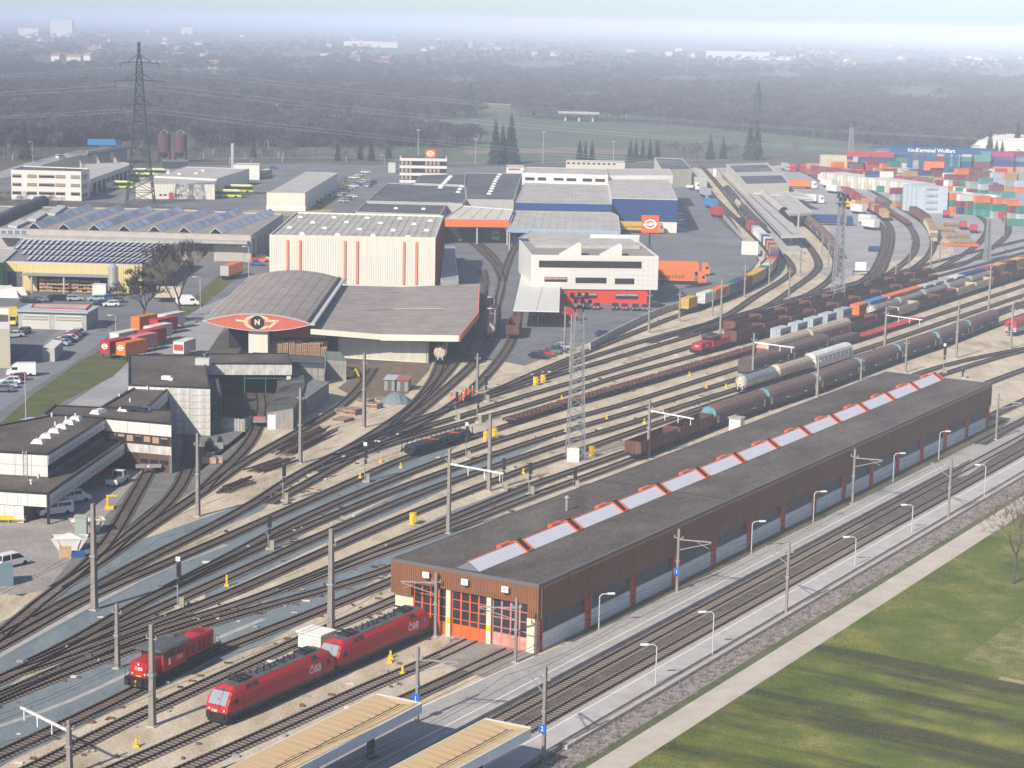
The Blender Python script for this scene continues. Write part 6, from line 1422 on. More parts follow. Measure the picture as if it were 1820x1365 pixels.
t, F = block('office_building', 'white three storey office with brown blinds, at the far left', 'office building', '19.5,301.5 144,304.5 159,299 40,294.5', 11.4, wpan, dark_roof, parapet=.4, edge=wpan)
for r, y0 in enumerate((309.5, 324.5, 339.5)):
 for x0, w_, bb in ((22, 16, .4), (48.5, 17, .9), (69, 28, .3), (99, 17, .9), (126, 16, .9)):
  x0m = x0; window_rects(F, t, [(x0m, y0+(x0-22)*.02, x0m+w_, y0+6+(x0-22)*.02)], y=-.02, cols_=4, blinds=bb if r < 2 else .2)
for r in range(3):
 for yy in (1.2, 6.5): window_box(F, t, yy, yy+2.6, 8.0-r*3.5, 9.6-r*3.5, side=F.w, blinds=.3)
t, F = block('bus_depot', 'long flat depot with a row of tall dark bays behind the white office', 'depot', '136,307 160,318.5 237,291 216,288 150,291', 6.5, mat('beige_wall'), flat_roof, parapet=.3)
for i in range(9):
 a_, b2_ = F.L(160, 318.5, 6.5), F.L(237, 291, 6.5); d_ = Vector((b2_[0]-a_[0], b2_[1]-a_[1])); p0 = Vector(a_)+d_*(.06+i*.1); p1 = p0+d_*.07; n2 = Vector((d_.y, -d_.x)).normalized()*.06
 U(black_open)._add([(p0.x+n2.x, p0.y+n2.y, 0), (p1.x+n2.x, p1.y+n2.y, 0), (p1.x+n2.x, p1.y+n2.y, 4.6), (p0.x+n2.x, p0.y+n2.y, 4.6)], [(0, 1, 2, 3)]).B('bay_door', t)
t, F = block('bus_garage', 'front wing of the pale panelled bus garage with a red door', 'garage', '241,326 381.5,327.5 389,314 275,309', 6.0, cream_clad, flat_roof, parapet=.3); corr(F, t, 0, F.w, 3.0, 5.7, y=-.02, pitch=1.2)
window_rects(F, t, [(283+i*8, 345, 288+i*8, 348) for i in range(2)]+[(311+i*5, 345, 314+i*5, 348) for i in range(3)], y=-.02); U(flat_red).box(F.front(300, 345)[0], F.front(308, 345)[0], -.08, -.02, 0, 2.6).B('red_door', t)
t, F = block('bus_garage', 'rear higher wing of the pale panelled bus garage', 'garage', '275,312 386,317.5 443,299.5 328,296', 6.6, cream_clad, flat_roof, parapet=.3)
domes(F, t, '300,307 320,309 350,308 362,303', 6.6, .9)
t, F = block('long_store', 'long pale store building with a white base beside rows of parked cars', 'warehouse', '474,341 542.5,342.5 601,307.5 540,305', 6.9, cream_clad, flat_roof, parapet=.3, edge=concrete); U(white_paint).box(-.1, F.w+.1, -.1, 0, 0, 2).B('base', t)
corr(F, t, 0, F.w, 2.1, 6.5, y=-.03, pitch=1.0)
t, F = block('white_hall', 'white box shaped hall beside the slim grey chimney', 'building', '415,292.5 461,293.5 463,290 417,289.5', 6.5, wpan, flat_roof, parapet=.3)
t, F = block('white_cabin', 'small white cabin by the road in front of the trees', 'hut', '690,290 703,290 703,288.5 691,288.5', 4.5, wpan, wpan, parapet=.1)
for px_, lb in ((292, 'left of two dark brown road salt silos'), (321, 'right of two dark brown road salt silos')):
 t = thing('silo', lb, 'silo', G(px_, 287), group='brown silos'); b = U(mat('silo_brown', (.1, .05, .05), .8, var=.15)); b.tube([(0, 0, 4.5), (0, 0, 13.5)], 3.2, 16).tube([(0, 0, 2), (0, 0, 4.5)], 1.0, 16, 3.2); b.B('tank', t)
 b = U(mat('silo_brown')); [b.box(sx*2.6-.3, sx*2.6+.3, sy*2.2-.3, sy*2.2+.3, 0, 5) for sx in (-1, 1) for sy in (-1, 1)]; b.B('leg', t)
 b = U(gutter_w); k = 10; [b.bar((1.8*cos(pi*i/k), 0, 13.5+1.8*sin(pi*i/k)), (1.8*cos(pi*(i+1)/k), 0, 13.5+1.8*sin(pi*(i+1)/k)), .15) for i in range(k)]; b.B('top_hoop', t)
t = thing('chimney', 'slim tall grey chimney beside the white box hall', 'chimney', G(414, 298)); U(grey_wall).tube([(0, 0, 0), (0, 0, 11.5)], .9, 10).B('stack', t)
t, F = block('low_building', 'dark low building at the foot of the brown silos', 'building', '289,286 334,286 334,284 289,284', 3.5, mat('barn_dark'), dark_roof, parapet=.1)
# ---------------------------------------------------------------- masts, lamps, signals
mast_c = mat('mast_concrete', (0.20, 0.175, 0.155), .9, col2=(0.29, 0.26, 0.235), scale=1.5, streak=(3, 3, .3))
mast_steel = mat('mast_steel', (0.32, 0.33, 0.34), .6, metal=.3, var=.1)
lattice_m = mat('lattice_steel', (0.27, 0.285, 0.30), .6, metal=.2)
def Hgt(base, topy):
 q = G(*base); lo, hi = 0, 150
 for _ in range(40):
  z = (lo+hi)/2
  if PX((q.x, q.y, z))[1] > topy: lo = z
  else: hi = z
 return z
def mast(px, py, top, label, w=.42, arms=(), group='concrete catenary masts', gear=True, taper=.62):
 h = Hgt((px, py), top); q = G(px, py); t = thing('catenary_mast', label, 'mast', q, R.uniform(-.1, .1)-.5, group)
 b = U(mast_c); a, c = w/2, w/2*taper
 b._add([(-a, -a, 0), (a, -a, 0), (a, a, 0), (-a, a, 0), (-c, -c, h), (c, -c, h), (c, c, h), (-c, c, h)], [(0, 1, 5, 4), (1, 2, 6, 5), (2, 3, 7, 6), (3, 0, 4, 7), (4, 5, 6, 7)]); b.B('pole', t)
 U(concrete).box(-a-.2, a+.2, -a-.2, a+.2, 0, .15).B('foundation', t)
 if gear:
  g = U(mast_steel); g.bar((-.6, 0, h*.86), (.6, 0, h*.86), .1); g.bar((0, -c-.1, h*.55), (0, c+.1, h*.55), .3, .12)
  for s_ in (-.55, .55): g.tube([(s_, 0, h*.86), (s_, 0, h*.86+.35)], .1, 5)
  g.box(-a-.06, a+.06, -a-.06, a+.06, h*.5, h*.5+.25); g.B('insulator_bracket', t)
 for (az, ln, za) in arms:
  z = h*za; e = Vector((cos(az)*ln, sin(az)*ln, 0)); g = U(mast_steel if ln < 7 else white_paint)
  g.bar((0, 0, z), (e.x, e.y, z), .14 if ln < 7 else .2)
  if ln < 7: g.bar((0, 0, z-1.4), (e.x, e.y, z-.15), .09); g.bar((e.x*.55, e.y*.55, z-.1), (e.x*.95, e.y*.95, z-.9), .06)
  else:
   for f in (.35, .65, .93): g.tube([(e.x*f, e.y*f, z), (e.x*f, e.y*f, z-1.2)], .07, 5)
  g.B('cross_arm', t)
 return t
A1 = radians(-35)
MST = [(271, 1291, 1110, 'thick concrete mast in front of the red diesel locomotive', .62), (209, 1188, 1073, 'short concrete mast left of the red diesel locomotive', .5), (168, 1084, 895, 'thick tall concrete mast by the white skips in the workshop yard', .68),
 (124, 1378, 1280, 'concrete mast cut by the bottom edge with a long arm to the left', .5), (588, 1140, 940, 'thick lattice-topped mast beside the white hut behind the electric locomotives', .72), (352, 918, 770, 'concrete mast in the gravel court of the grey workshop', .55),
 (534, 823, 690, 'concrete mast standing among the rail piles by the curved shed', .55), (647, 760, 627, 'tall concrete mast between the freight hall and the sleeper piles', .58), (797, 948, 797, 'concrete mast behind the brown shed roof with a thin white arm', .55),
 (869, 873, 736, 'tallest concrete mast in the middle of the yard, right of the tube wagon', .6), (848, 696, 628, 'concrete mast behind the group of orange workers', .5), (1152, 813, 711, 'concrete mast in front of the brown open wagons by the shed roof', .5),
 (1014, 661, 560, 'concrete mast just left of the big lattice tower', .5), (1003, 628, 545, 'thinner mast behind the mast left of the big lattice tower', .4), (1337, 682, 592, 'concrete mast with a long white arm before the dark covered wagons', .5),
 (1153, 592, 515, 'mast by the grey retaining wall of the truck yard, leftmost of three', .45), (1207, 572, 517, 'mast by the grey retaining wall beside the yellow container', .45), (1266, 562, 512, 'mast between the yellow and the white container of the curved train', .4),
 (1280, 596, 495, 'tall mast behind the red shunting locomotive', .5), (1323, 529, 466, 'mast behind the blue containers of the curved train', .42), (1367, 504, 458, 'mast before the green containers of the curved train', .4), (1380, 465, 432, 'mast inside the curve at the end of the platform roof', .4),
 (1402, 532, 475, 'mast between the curved tracks left of the tall floodlight tower', .42), (1422, 488, 444, 'mast on the gravel island below the long platform roof', .4), (1461, 453, 413, 'mast beside the brown covered wagons on the curve, the left one', .36), (1472, 473, 428, 'mast beside the brown covered wagons on the curve, the right one', .36),
 (1591, 508, 468, 'mast left of the billboard-like sign, in front of the inner curves', .42), (1616, 479, 420, 'mast on the gravel island between the curved tracks', .4), (1653, 492, 422, 'mast near the nearest log wagon', .44), (1670, 465, 425, 'thin mast right of the nearest log wagon', .3),
 (1784, 420, 380, 'mast on the outer curve beside the green container', .4), (1756, 563, 470, 'tall mast behind the beige open wagons at the right', .5), (1704, 568, 536, 'short mast with crossarm between the rakes at the right', .36), (1572, 623, 546, 'tall mast at the near end of the red flat wagons', .52),
 (1609, 662, 602, 'mast in front of the graffiti covered wagon', .45), (1699, 637, 545, 'tall mast at the far end of the ribbed wagon train', .5), (1796, 620, 540, 'mast in front of the red and grey coach', .5), (1530, 675, 636, 'short mast with round disc beside the ribbed wagons', .36), (1452, 706, 632, 'mast between the silver tank wagon and the ribbed wagons', .5)]
for i, (x, y, tp, lb, w) in enumerate(MST):
 arms = []
 if (x, y) in ((124, 1378), (797, 948), (1152, 813), (1337, 682), (1572, 623)): arms = [(radians(158) if x == 124 else radians(-10), 9 if x == 124 else 9.5, .82 if x != 124 else .8)]
 mast(x, y, tp, lb, w, arms)
for x, y, tp, lb, az in ((774, 1131, 1018, 'slim grey mast before the left shed door', 200), (916, 1178, 1062, 'slim grey mast before the right shed door', 200), (741, 1290, 1150, 'slim mast with a blue platform sign at the end of the nearer canopy', 20), (966, 1346, 1185, 'grey mast with insulators and a blue sign beside the outer canopy', 150),
      (1397, 1091, 963, 'grey mast with insulators on the outer platform, in the middle', 150), (1685, 921, 815, 'grey mast with insulators on the outer platform, farthest right', 150), (1203, 1056, 940, 'slim mast against the shed wall windows, the nearer one', 10), (1515, 896, 798, 'slim mast against the shed wall windows, the farther one', 10), (1770, 782, 700, 'slim mast beyond the right end of the shed', 10)):
 t = mast(x, y, tp, lb, .32, [(radians(az), 4.2, .84)], 'slim grey catenary masts', taper=.9)
 if x in (741, 966, 1203): U(mat('sign_blue', (.01, .12, .5), .4)).box(-.45, .45, -.35, -.28, 2.6, 3.5).B('platform_sign', t); lettering('2' if x == 966 else '1', .7, letter_w, (0, -.38, 3.05), (pi/2, 0, 0), t)
def lattice(px, py, top, label, w0=2.2, w1=1.1, group=None, plat=True, n=14, bar=.1, box=True):
 h = Hgt((px, py), top); q = G(px, py); t = thing('floodlight_tower', label, 'tower', q, .15, group)
 L_ = U(lattice_m); C = U(lattice_m)
 w = lambda z: (w0+(w1-w0)*z/h)/2
 for sx in (-1, 1):
  for sy in (-1, 1): L_.bar((sx*w(0), sy*w(0), 0), (sx*w(h), sy*w(h), h), bar*1.3)
 for i in range(n):
  z0, z1 = h*i/n, h*(i+1)/n; a, c = w(z0), w(z1)
  P = [(-a, -a), (a, -a), (a, a), (-a, a)]; Q = [(-c, -c), (c, -c), (c, c), (-c, c)]
  for k in range(4):
   m_ = (k+1) % 4; C.bar((*P[k], z0), (*Q[m_], z1), bar*.6); C.bar((*P[m_], z0), (*Q[k], z1), bar*.6); C.bar((*Q[k], z1), (*Q[m_], z1), bar*.6)
 L_.B('legs', t); C.B('lattice_bracing', t)['kind'] = 'stuff'
 if plat:
  b = U(dmt);
  for k, z in enumerate((h-.2, h-1.8)): b.box(-w1*1.2, w1*1.2, -w1*1.2, w1*1.2, z, z+.12)
  b.B('platform', t)
  for k in range(6):
   b = U(dmt); x = -w1*1.25+k*w1*.5; b.box(x-.3, x+.3, -w1*1.3-.3, -w1*1.3+.1, h-.9 if k % 2 else h+.25, h-.3 if k % 2 else h+.85); b.B('floodlight', t)
 if box: U(white_paint).box(-w0*.55, w0*.1, -w0*.75, -w0*.35, 0, 2.2).B('switch_box', t)
 return t
lattice(1022, 816, 527, 'tall lattice floodlight tower in the middle of the yard', 2.9, 1.2, n=18)
lattice(1488, 541, 350, 'tall lattice floodlight tower between the curved tracks and the open wagons', 2.9, 1.2, n=16, bar=.17)
lattice(1754, 463, 390, 'smaller lattice mast on the inner curve near the log piles', 1.8, .9, n=12, plat=False, box=False, bar=.2)
lattice(1511, 283, 218, 'distant lattice floodlight tower behind the cream container stack', 2.4, 1.2, n=12, box=False, bar=.25)
def street_lamp(px, py, top, label, az=0.0, grp='white lamps', arm=1.6):
 h = Hgt((px, py), top); t = thing('street_lamp', label, 'lamp', G(px, py), az, grp); b = U(mat('lamp_pole', (.5, .51, .52), .5))
 b.tube([(0, 0, 0), (0, 0, h-.3), (-.2*arm, 0, h-.02), (-arm*.7, 0, h+.02)], .075, 6); b.B('pole', t)
 U(white_paint).box(-arm-.25, -arm*.6, -.16, .16, h-.06, h+.12).B('lamp_head', t)
for i, (x, y, tp) in enumerate(((1165, 1222, 1145), (1266, 1166, 1087), (1519, 1010, 954), (1620, 951, 897), (1749, 885, 826))): street_lamp(x, y, tp, '%s white lamp from the camera along the outer platform' % ORD[i], .2, 'lamps on the outer platform')
for i, (x, y, tp) in enumerate(((1064, 1124, 1056), (1335, 987, 927), (1445, 932, 874), (1587, 857, 806), (1668, 818, 767))): street_lamp(x, y, tp, '%s white lamp from the camera along the shed wall' % ORD[i], pi+.2, 'lamps along the shed wall')
for x, y, tp, lb in ((46, 746, 661, 'tall white lamp on the verge beside the parked white cars'), (206, 598, 560, 'lamp on the grass corner by the orange containers'), (356, 552, 492, 'lamp beside the verge of the service road'), (442, 492, 438, 'lamp near the front of the high bay'), (879, 603, 548, 'lamp pole between the rusty tank wagons and the brown wagon'), (58, 290, 252, 'road lamp left of the ramp'), (683, 294, 276, 'lamp left of the banded office tower'), (878, 560, 528, 'lamp by the track junction')): street_lamp(x, y, tp, lb, .4, 'yard and street lamps')
def signal(px, py, top, label, plate=False, grp='light signals in the yard'):
 h = Hgt((px, py), top); t = thing('railway_signal', label, 'signal', G(px, py), 0, grp); U(mast_steel).tube([(0, 0, 0), (0, 0, h)], .09, 6).B('post', t)
 b = U(black_open); b.box(-.1, .45, -.18, .12, h-2.0, h-.2); b.box(-.05, .35, -.18, .1, h-2.9, h-2.2); hd = b.B('signal_head', t)
 U(white_paint).box(-.2, .35, -.1, 0, h, h+.55).B('plate', t) if plate else None
 U(mat('relay_box', (.33, .3, .22), .7)).box(.2, .8, -.3, .3, 0, 1.3).B('relay_box', t); U(concrete).box(-.35, .35, -.35, .35, 0, .3).B('foundation', t)
 U(mast_steel).box(-.5, .1, -.05, .05, h*.45, h*.45+.08).B('step', t)
for x, y, tp, lb, pl in ((316, 1080, 997, 'signal between the blue gravel tracks, nearest to the red diesel', True), (477, 977, 912, 'signal on blue gravel in the left middle of the yard', False), (503, 891, 823, 'signal beside the lowest rail pile', False), (648, 857, 792, 'signal left of the tube wagon with a pale plate', True), (828, 816, 756, 'signal at the right end of the tube wagon', True),
 (893, 872, 812, 'left of three signals behind the brown shed roof', False), (940, 879, 820, 'middle of three signals behind the brown shed roof', False), (1020, 868, 830, 'right of three signals behind the brown shed roof', False), (810, 746, 695, 'signal left of the orange workers', False), (848, 751, 698, 'signal just right of the orange workers', False), (862, 714, 666, 'signal behind and right of the orange workers', False), (1676, 663, 615, 'signal with a white number plate behind the far shed end', True), (1710, 672, 655, 'small yellow framed signal at the far shed corner', False)): signal(x, y, tp, lb, pl)
def yellow_box(px, py, label, h=1.7, r=.55, grp='yellow hose cabinets'):
 t = thing('hose_cabinet', label, 'cabinet', G(px, py), .4, grp); U(yellow).tube([(0, 0, .1), (0, 0, h)], r, 8).box(-r*.5, r*.5, -r-.12, -r+.1, .4, h-.3).B('cabinet', t); U(concrete).box(-.6, .6, -.5, .5, 0, .1).B('base', t)
for x, y, lb in ((864, 783, 'left yellow cabinet beside the tallest mast'), (879, 778, 'right yellow cabinet beside the tallest mast'), (1052, 811, 'yellow cabinet right of the big lattice tower'), (734, 932, 'yellow cabinet on tan gravel left of the shed roof'), (952, 685, 'left yellow cabinet near the parked cars and upper tracks'), (965, 681, 'right yellow cabinet near the parked cars and upper tracks')): yellow_box(x, y, lb)
PL_ = ['tall yellow hydrant post left of the shed, on the pale strip', 'small yellow post below the tube wagon, right one', 'small yellow post below the tube wagon, left one', 'small yellow post by the left end of the ribbed wagons', 'small yellow post above the big lattice tower arm', 'small yellow post left of the big lattice tower', 'small yellow post just left of the big lattice tower top', 'small yellow post beside the brown open wagons near the shed', 'small yellow post between the tracks right of the big tower', 'small yellow post below the shunting locomotive', 'small yellow post before the dark covered wagons', 'small yellow post behind the second electric locomotive, far one', 'small yellow post behind the second electric locomotive, near one', 'small yellow post nearest the shed doors', 'small yellow and red hydrant at the lower left edge tracks', 'small yellow post right of the middle signals', 'small yellow post left of the plate signal', 'small yellow post before the shunting locomotive', 'small yellow post left of the silver tank wagon']
for i, (x, y) in enumerate(((403, 1042), (712, 832), (676, 822), (1145, 752), (1078, 745), (1005, 768), (998, 711), (1106, 878), (1178, 735), (1255, 690), (1320, 676), (692, 1178), (694, 1170), (715, 1198), (242, 1328), (930, 842), (640, 850), (1225, 668), (1290, 690))):
 t = thing('marker_post', PL_[i], 'post', G(x, y), 0, 'small yellow posts'); U(yellow).box(-.12, .12, -.12, .12, 0, 1.5 if x == 403 else .9).box(-.3, .3, -.2, .2, 0, .25).B('post_body', t)
rr_ = random.Random(21)
t = thing('equipment_hut', 'small white equipment hut behind the two red electric locomotives', 'hut', G(562, 1160), -.55); U(wpan).box(-1.6, 1.6, -1.3, 1.3, 0, 2.5).B('wall', t); U(white_paint).box(-1.8, 1.8, -1.5, 1.5, 2.5, 2.7).B('roof', t); U(gutter_w).box(.2, 1.0, -1.35, -1.3, .1, 2.1).B('door', t)
t = thing('equipment_hut', 'small white equipment hut peeking over the shed roof by the ribbed wagons', 'hut', G(1309, 766), -.5); U(wpan).box(-1.1, 1.1, -1, 1, 0, 2.4).B('wall', t); U(concrete).box(-1.3, 1.3, -1.2, 1.2, 2.4, 2.6).B('roof', t)
t = thing('container_hut', 'white box hut standing over the curved container train at the yard wall', 'hut', G(1332, 455), -.1); U(wpan).box(-2.6, 2.6, -2, 2, .6, 4.6).B('wall', t); U(cdk).box(-2.6, 2.6, -2, 2, 0, .6).B('base', t)
t = thing('billboard', 'white sign board on a small frame left of the inner curves', 'sign', G(1529, 490), 0); U(white_paint).box(-1.6, 1.6, -.1, .1, 1.6, 4.0).B('board', t); U(dmt).box(-2.4, 2.4, -.2, .2, 1.2, 1.4).box(-2.2, -2.0, -.1, .1, 0, 1.2).box(2.0, 2.2, -.1, .1, 0, 1.2).B('frame', t)
def wall_line(name, label, px, h, th=.35, m=None, cat='wall', seg=True):
 pl = spline(GP(px), 5); t = thing(name, label, cat, (0, 0, 0)); n = len(pl); me_ = m or concrete
 for i in range(n-1):
  b = U(me_); a, c = pl[i], pl[i+1]; b.bar((a.x, a.y, h/2), (c.x, c.y, h/2), th, h) ; b.B('wall_panel', t)
 return t
wall_line('retaining_wall', 'low concrete wall between the truck yard and the curved container train', '1048,622 1092,598 1140,574 1180,556 1206,549', 1.7)
wall_line('retaining_wall', 'low concrete wall along the truck yard beside the upper curved containers', '1350,474 1360,464 1345,444 1320,425 1290,392 1266,366 1250,345', 1.2)
tan_sheet = mat('tan_canopy_sheet', (.50, .36, .19), .75, col2=(.60, .45, .26), scale=.6, streak=(.25, 3, 1), fine=.06)
fas_w = mat('canopy_fascia', (.80, .82, .86), .5, var=.05)
def canopy(a, b_, c, z, label, n, zlow=3.1):
 """a = far left corner, b = far right corner of the roof, c = a pixel further down the left edge"""
 A = G(*a, z); B = G(*b_, z); C = G(*c, z); yv = (A-C); yv.z = 0; yv.normalize(); xv = Vector((yv.y, -yv.x, 0)); W = (B-A).dot(xv); sk = (B-A).dot(yv)
 t = thing('platform_canopy', label, 'canopy', (A.x, A.y, 0), atan2(xv.y, xv.x)); L_ = 62
 rl = U(tan_sheet); rl._add([(0, 0, z), (W*.62, 0, z-.18), (W*.62, -L_, z-.18), (0, -L_, z)], [(0, 3, 2, 1)]); rl._add([(W*.66, sk-.1, z-.16), (W, sk, z), (W, -L_, z), (W*.66, -L_, z-.16)], [(0, 3, 2, 1)]); rl._add([(0, 0, z-.02), (W, sk, z-.02), (W*.66, 0-.9, z-.17)], [(0, 2, 1)]); rl.B('roof', t)
 g = U(dmt); g.box(W*.62, W*.66, -L_, -.9, z-.3, z-.2)
 for k in range(3): g.box(W*.72+k*W*.07, W*.72+k*W*.07+.05, -L_, -.8, z-.13, z-.09)
 g.B('gutter', t)
 s_ = U(mat('canopy_seam', (.33, .23, .12), .8)); [s_.box(.05, W*.61, -i*1.25-.03, -i*1.25, z-.1, z+.02) for i in range(1, int(L_/1.25))]; s_.B('roof_seams', t)['kind'] = 'stuff'
 U(dmt).box(.1, W-.1, -L_, -.15 if sk > -.3 else sk, z-1.0, z-.35).B('ceiling', t)
 for i in range(n):
  U(fas_w).box(W, W+.08, sk-(i+1)*3.0+.05, sk-i*3.0, z-1.0, z+.02).B('fascia_panel', t)
 U(fas_w).box(-.08, 0, -L_, 0, z-1.0, z+.02).B('left_fascia', t)
 e_ = U(fas_w); e_.bar((0, .02, z-.5), (W, sk+.02, z-.5), .08, 1.0); e_.B('end_fascia', t)
 U(gutter_w).bar((0, .05, z+.03), (W, sk+.05, z+.03), .2, .1).B('end_trim', t)
 bx = U(dmt)
 for i in range(6):
  y = -5.0-i*9.5; p = U(mat('canopy_post', (.03, .03, .04), .5)); p.box(W*.5-.28, W*.5+.28, y-.3, y+.3, .42, z-1.0).box(W*.5-.6, W*.5+.6, y-.6, y+.6, .42, .5).B('post', t)
 return t
canopy((669, 1233.5), (749, 1250), (430, 1352), 5.0, 'tan roofed platform canopy with a white panelled edge, the nearer to the red locomotives', 20)
canopy((862, 1277.5), (943, 1294), (700, 1362), 5.0, 'tan roofed platform canopy on the outer platform beside the grass bank', 20)
# ---------------------------------------------------------------- cars, vans, buses, trucks
CARCOL = {'white': (.72, .72, .72), 'silver': (.42, .44, .46), 'black': (.015, .015, .02), 'dark blue': (.02, .035, .09), 'red': (.45, .02, .025), 'grey': (.13, .135, .15), 'blue': (.04, .12, .3), 'yellow': (.75, .55, .03), 'orange': (.7, .16, .03), 'dark red': (.16, .015, .02), 'green': (.03, .09, .06), 'light blue': (.35, .45, .55)}
tyre = mat('tyre', (.015, .015, .015), .9); lampm = mat('car_lamp', (.6, .6, .55), .2)
_car = {}
def car_proto(kind, col):
 k = (kind, col)
 if k in _car: return _car[k]
 pm = mat('car_paint_'+col.replace(' ', '_'), CARCOL[col], .25, spec=.6); gl = mat('car_glass', (.02, .025, .03), .06, spec=.7)
 if kind == 'sedan': L, W, prof, gh = 4.5, .87, [(-2.25, .35), (-2.25, .85), (-1.75, .98), (-.1, 1.0), (1.1, .98), (2.15, .75), (2.27, .5), (2.2, .32)], [(-1.85, .96), (-1.2, 1.42), (.1, 1.45), (1.05, .96)]
 elif kind == 'hatch': L, W, prof, gh = 4.0, .84, [(-2.0, .35), (-2.03, .95), (-1.5, 1.02), (.9, 1.0), (1.9, .8), (2.02, .5), (1.95, .32)], [(-1.95, 1.0), (-1.6, 1.45), (.05, 1.5), (.95, .98)]
 elif kind == 'estate': L, W, prof, gh = 4.6, .88, [(-2.3, .35), (-2.32, .9), (-1.9, 1.0), (1.1, .98), (2.2, .78), (2.3, .5), (2.22, .32)], [(-2.25, .98), (-1.9, 1.45), (.1, 1.48), (1.1, .97)]
 elif kind == 'minivan': L, W, prof, gh = 4.4, .9, [(-2.2, .35), (-2.22, 1.05), (1.3, 1.08), (2.1, .85), (2.22, .5), (2.15, .32)], [(-2.18, 1.03), (-2.0, 1.78), (.5, 1.8), (1.5, 1.05)]
 elif kind == 'van': L, W, prof, gh = 5.2, .96, [(-2.6, .35), (-2.6, 1.2), (1.6, 1.2), (2.45, 1.0), (2.6, .6), (2.55, .35)], [(-2.58, 1.15), (-2.5, 2.0), (.9, 2.02), (1.8, 1.18)]
 elif kind == 'box van': L, W, prof, gh = 5.9, 1.0, [(-2.9, .35), (-2.9, 1.3), (2.0, 1.3), (2.8, 1.1), (2.95, .6), (2.9, .35)], [(-2.9, 1.25), (-2.86, 2.55), (1.0, 2.6), (1.7, 2.1), (2.3, 1.25)]
 else: L, W, prof, gh = 5.4, .95, [(-2.7, .4), (-2.7, 1.15), (.2, 1.15), (1.9, 1.15), (2.6, .95), (2.7, .6), (2.65, .4)], [(.1, 1.1), (.2, 1.95), (1.2, 1.98), (1.95, 1.12)]
 t = thing('parked_car' if kind in ('sedan', 'hatch', 'estate', 'minivan') else 'parked_van', '', 'car' if kind in ('sedan', 'hatch', 'estate', 'minivan') else 'van')
 b = U(pm); n = len(prof); tp = .04
 V = [(x, -W+ (0 if z < .7 else tp), z) for x, z in prof]+[(x, W-(0 if z < .7 else tp), z) for x, z in prof]; b._add(V, [tuple(range(n))[::-1], tuple(range(n, 2*n))]+[(i, (i+1) % n, n+(i+1) % n, n+i) for i in range(n)])
 W2 = W-.06; W3 = W-.17
 m_ = len(gh); wz = lambda z: W2+(W3-W2)*(z-gh[0][1])/max(.1, max(q[1] for q in gh)-gh[0][1])
 g2 = [(x*.98, z) for x, z in gh]; V = [(x, -wz(z), z) for x, z in g2]+[(x, wz(z), z) for x, z in g2]
 gb = U(gl if kind not in ('van', 'box van') else pm); gb._add(V, [tuple(range(m_))[::-1], tuple(range(m_, 2*m_))]+[(i, (i+1) % m_, m_+(i+1) % m_, m_+i) for i in range(m_)])
 zt = max(z for _, z in gh); xs = [x for x, z in gh if z > zt-.12]; b.box(min(xs), max(xs), -W3-.01, W3+.01, zt-.06, zt+.03)
 for (x0, z0), (x1, z1) in ((gh[0], gh[1]), (gh[-2], gh[-1])):
  for s_ in (-1, 1): b.bar((x0, s_*(wz(z0)), z0), (x1, s_*(wz(z1)+.01), z1), .08)
 xm = (min(xs)+max(xs))/2
 for s_ in (-1, 1): b.bar((xm, s_*W2, gh[0][1]), (xm, s_*(W3+.01), zt), .09)
 b.B('body', t)
 if kind in ('van', 'box van'):
  gb.B('upper_body', t); g3 = U(gl); (x0, z0), (x1, z1) = gh[-2], gh[-1]
  g3._add([(x1+.03, -W2+.08, z1+.05), (x1+.03, W2-.08, z1+.05), (x0+.05, W3-.04, z0-.05), (x0+.05, -W3+.04, z0-.05)], [(0, 1, 2, 3)]);
  for s_ in (-1, 1): g3.box(x0-1.0, x0+.1, s_*(W2-.02)-.02, s_*(W2-.02)+.02, 1.3, 1.85)
  if kind == 'van' and col != 'yellow':
   for s_ in (-1, 1): g3.box(-2.2, -.3, s_*(W2-.02)-.02, s_*(W2-.02)+.02, 1.3, 1.8)
  g3.box(-L/2-.02, -L/2+.04, -W2+.25, W2-.25, 1.35, 1.85); g3.B('window', t)
 else: gb.B('window', t)
 w = U(tyre);
 for x in (-L*.31, L*.31):
  for s_ in (-1, 1): w.disc((x, s_*(W-.08), .33), (0, 1, 0), .33, .22, 10)
 w.B('wheels', t)
 l_ = U(lampm); [l_.box(L/2-.12, L/2-.01, s_*(W-.3)-.16, s_*(W-.3)+.16, .6, .74) for s_ in (-1, 1)]; l_.B('headlights', t)
 if kind == 'pickup': U(mat('truck_bed', (.12, .12, .13), .8)).box(-2.6, .05, -.8, .8, 1.16, 1.2).B('load_bed', t)
 _car[k] = t; return t
_seq = {}
def car(px, py, deg, kind, col, where, grp=None):
 """heading in degrees counter-clockwise from the photo's right"""
 q = G(px, py); k = (kind, col, where); _seq[k] = _seq.get(k, 0)+1; nm = {'box van': 'panel van', 'hatch': 'hatchback', 'sedan': 'saloon car', 'estate': 'estate car'}.get(kind, kind)
 lb = '%s %s, %s' % (col, nm, where) if _seq[k] == 1 else '%s %s %s, %s' % (ORD[_seq[k]-1], col, nm, where)
 o = inst(car_proto(kind, col), (q.x, q.y, .06), radians(deg), lb, grp or 'cars '+where); return o
def rowc(x0, y0, x1, y1, n, deg, where, cols, kinds=('sedan', 'estate', 'hatch'), rnd=None):
 rnd = rnd or random.Random(int(x0*7+y0))
 a, b_ = G(x0, y0), G(x1, y1)
 for i in range(n):
  q = a.lerp(b_, i/max(1, n-1)); px, py = PX((q.x, q.y, 0)); car(px, py, deg+rnd.uniform(-3, 3)+(180 if rnd.random() < .3 else 0), rnd.choice(kinds), cols[i % len(cols)], where)
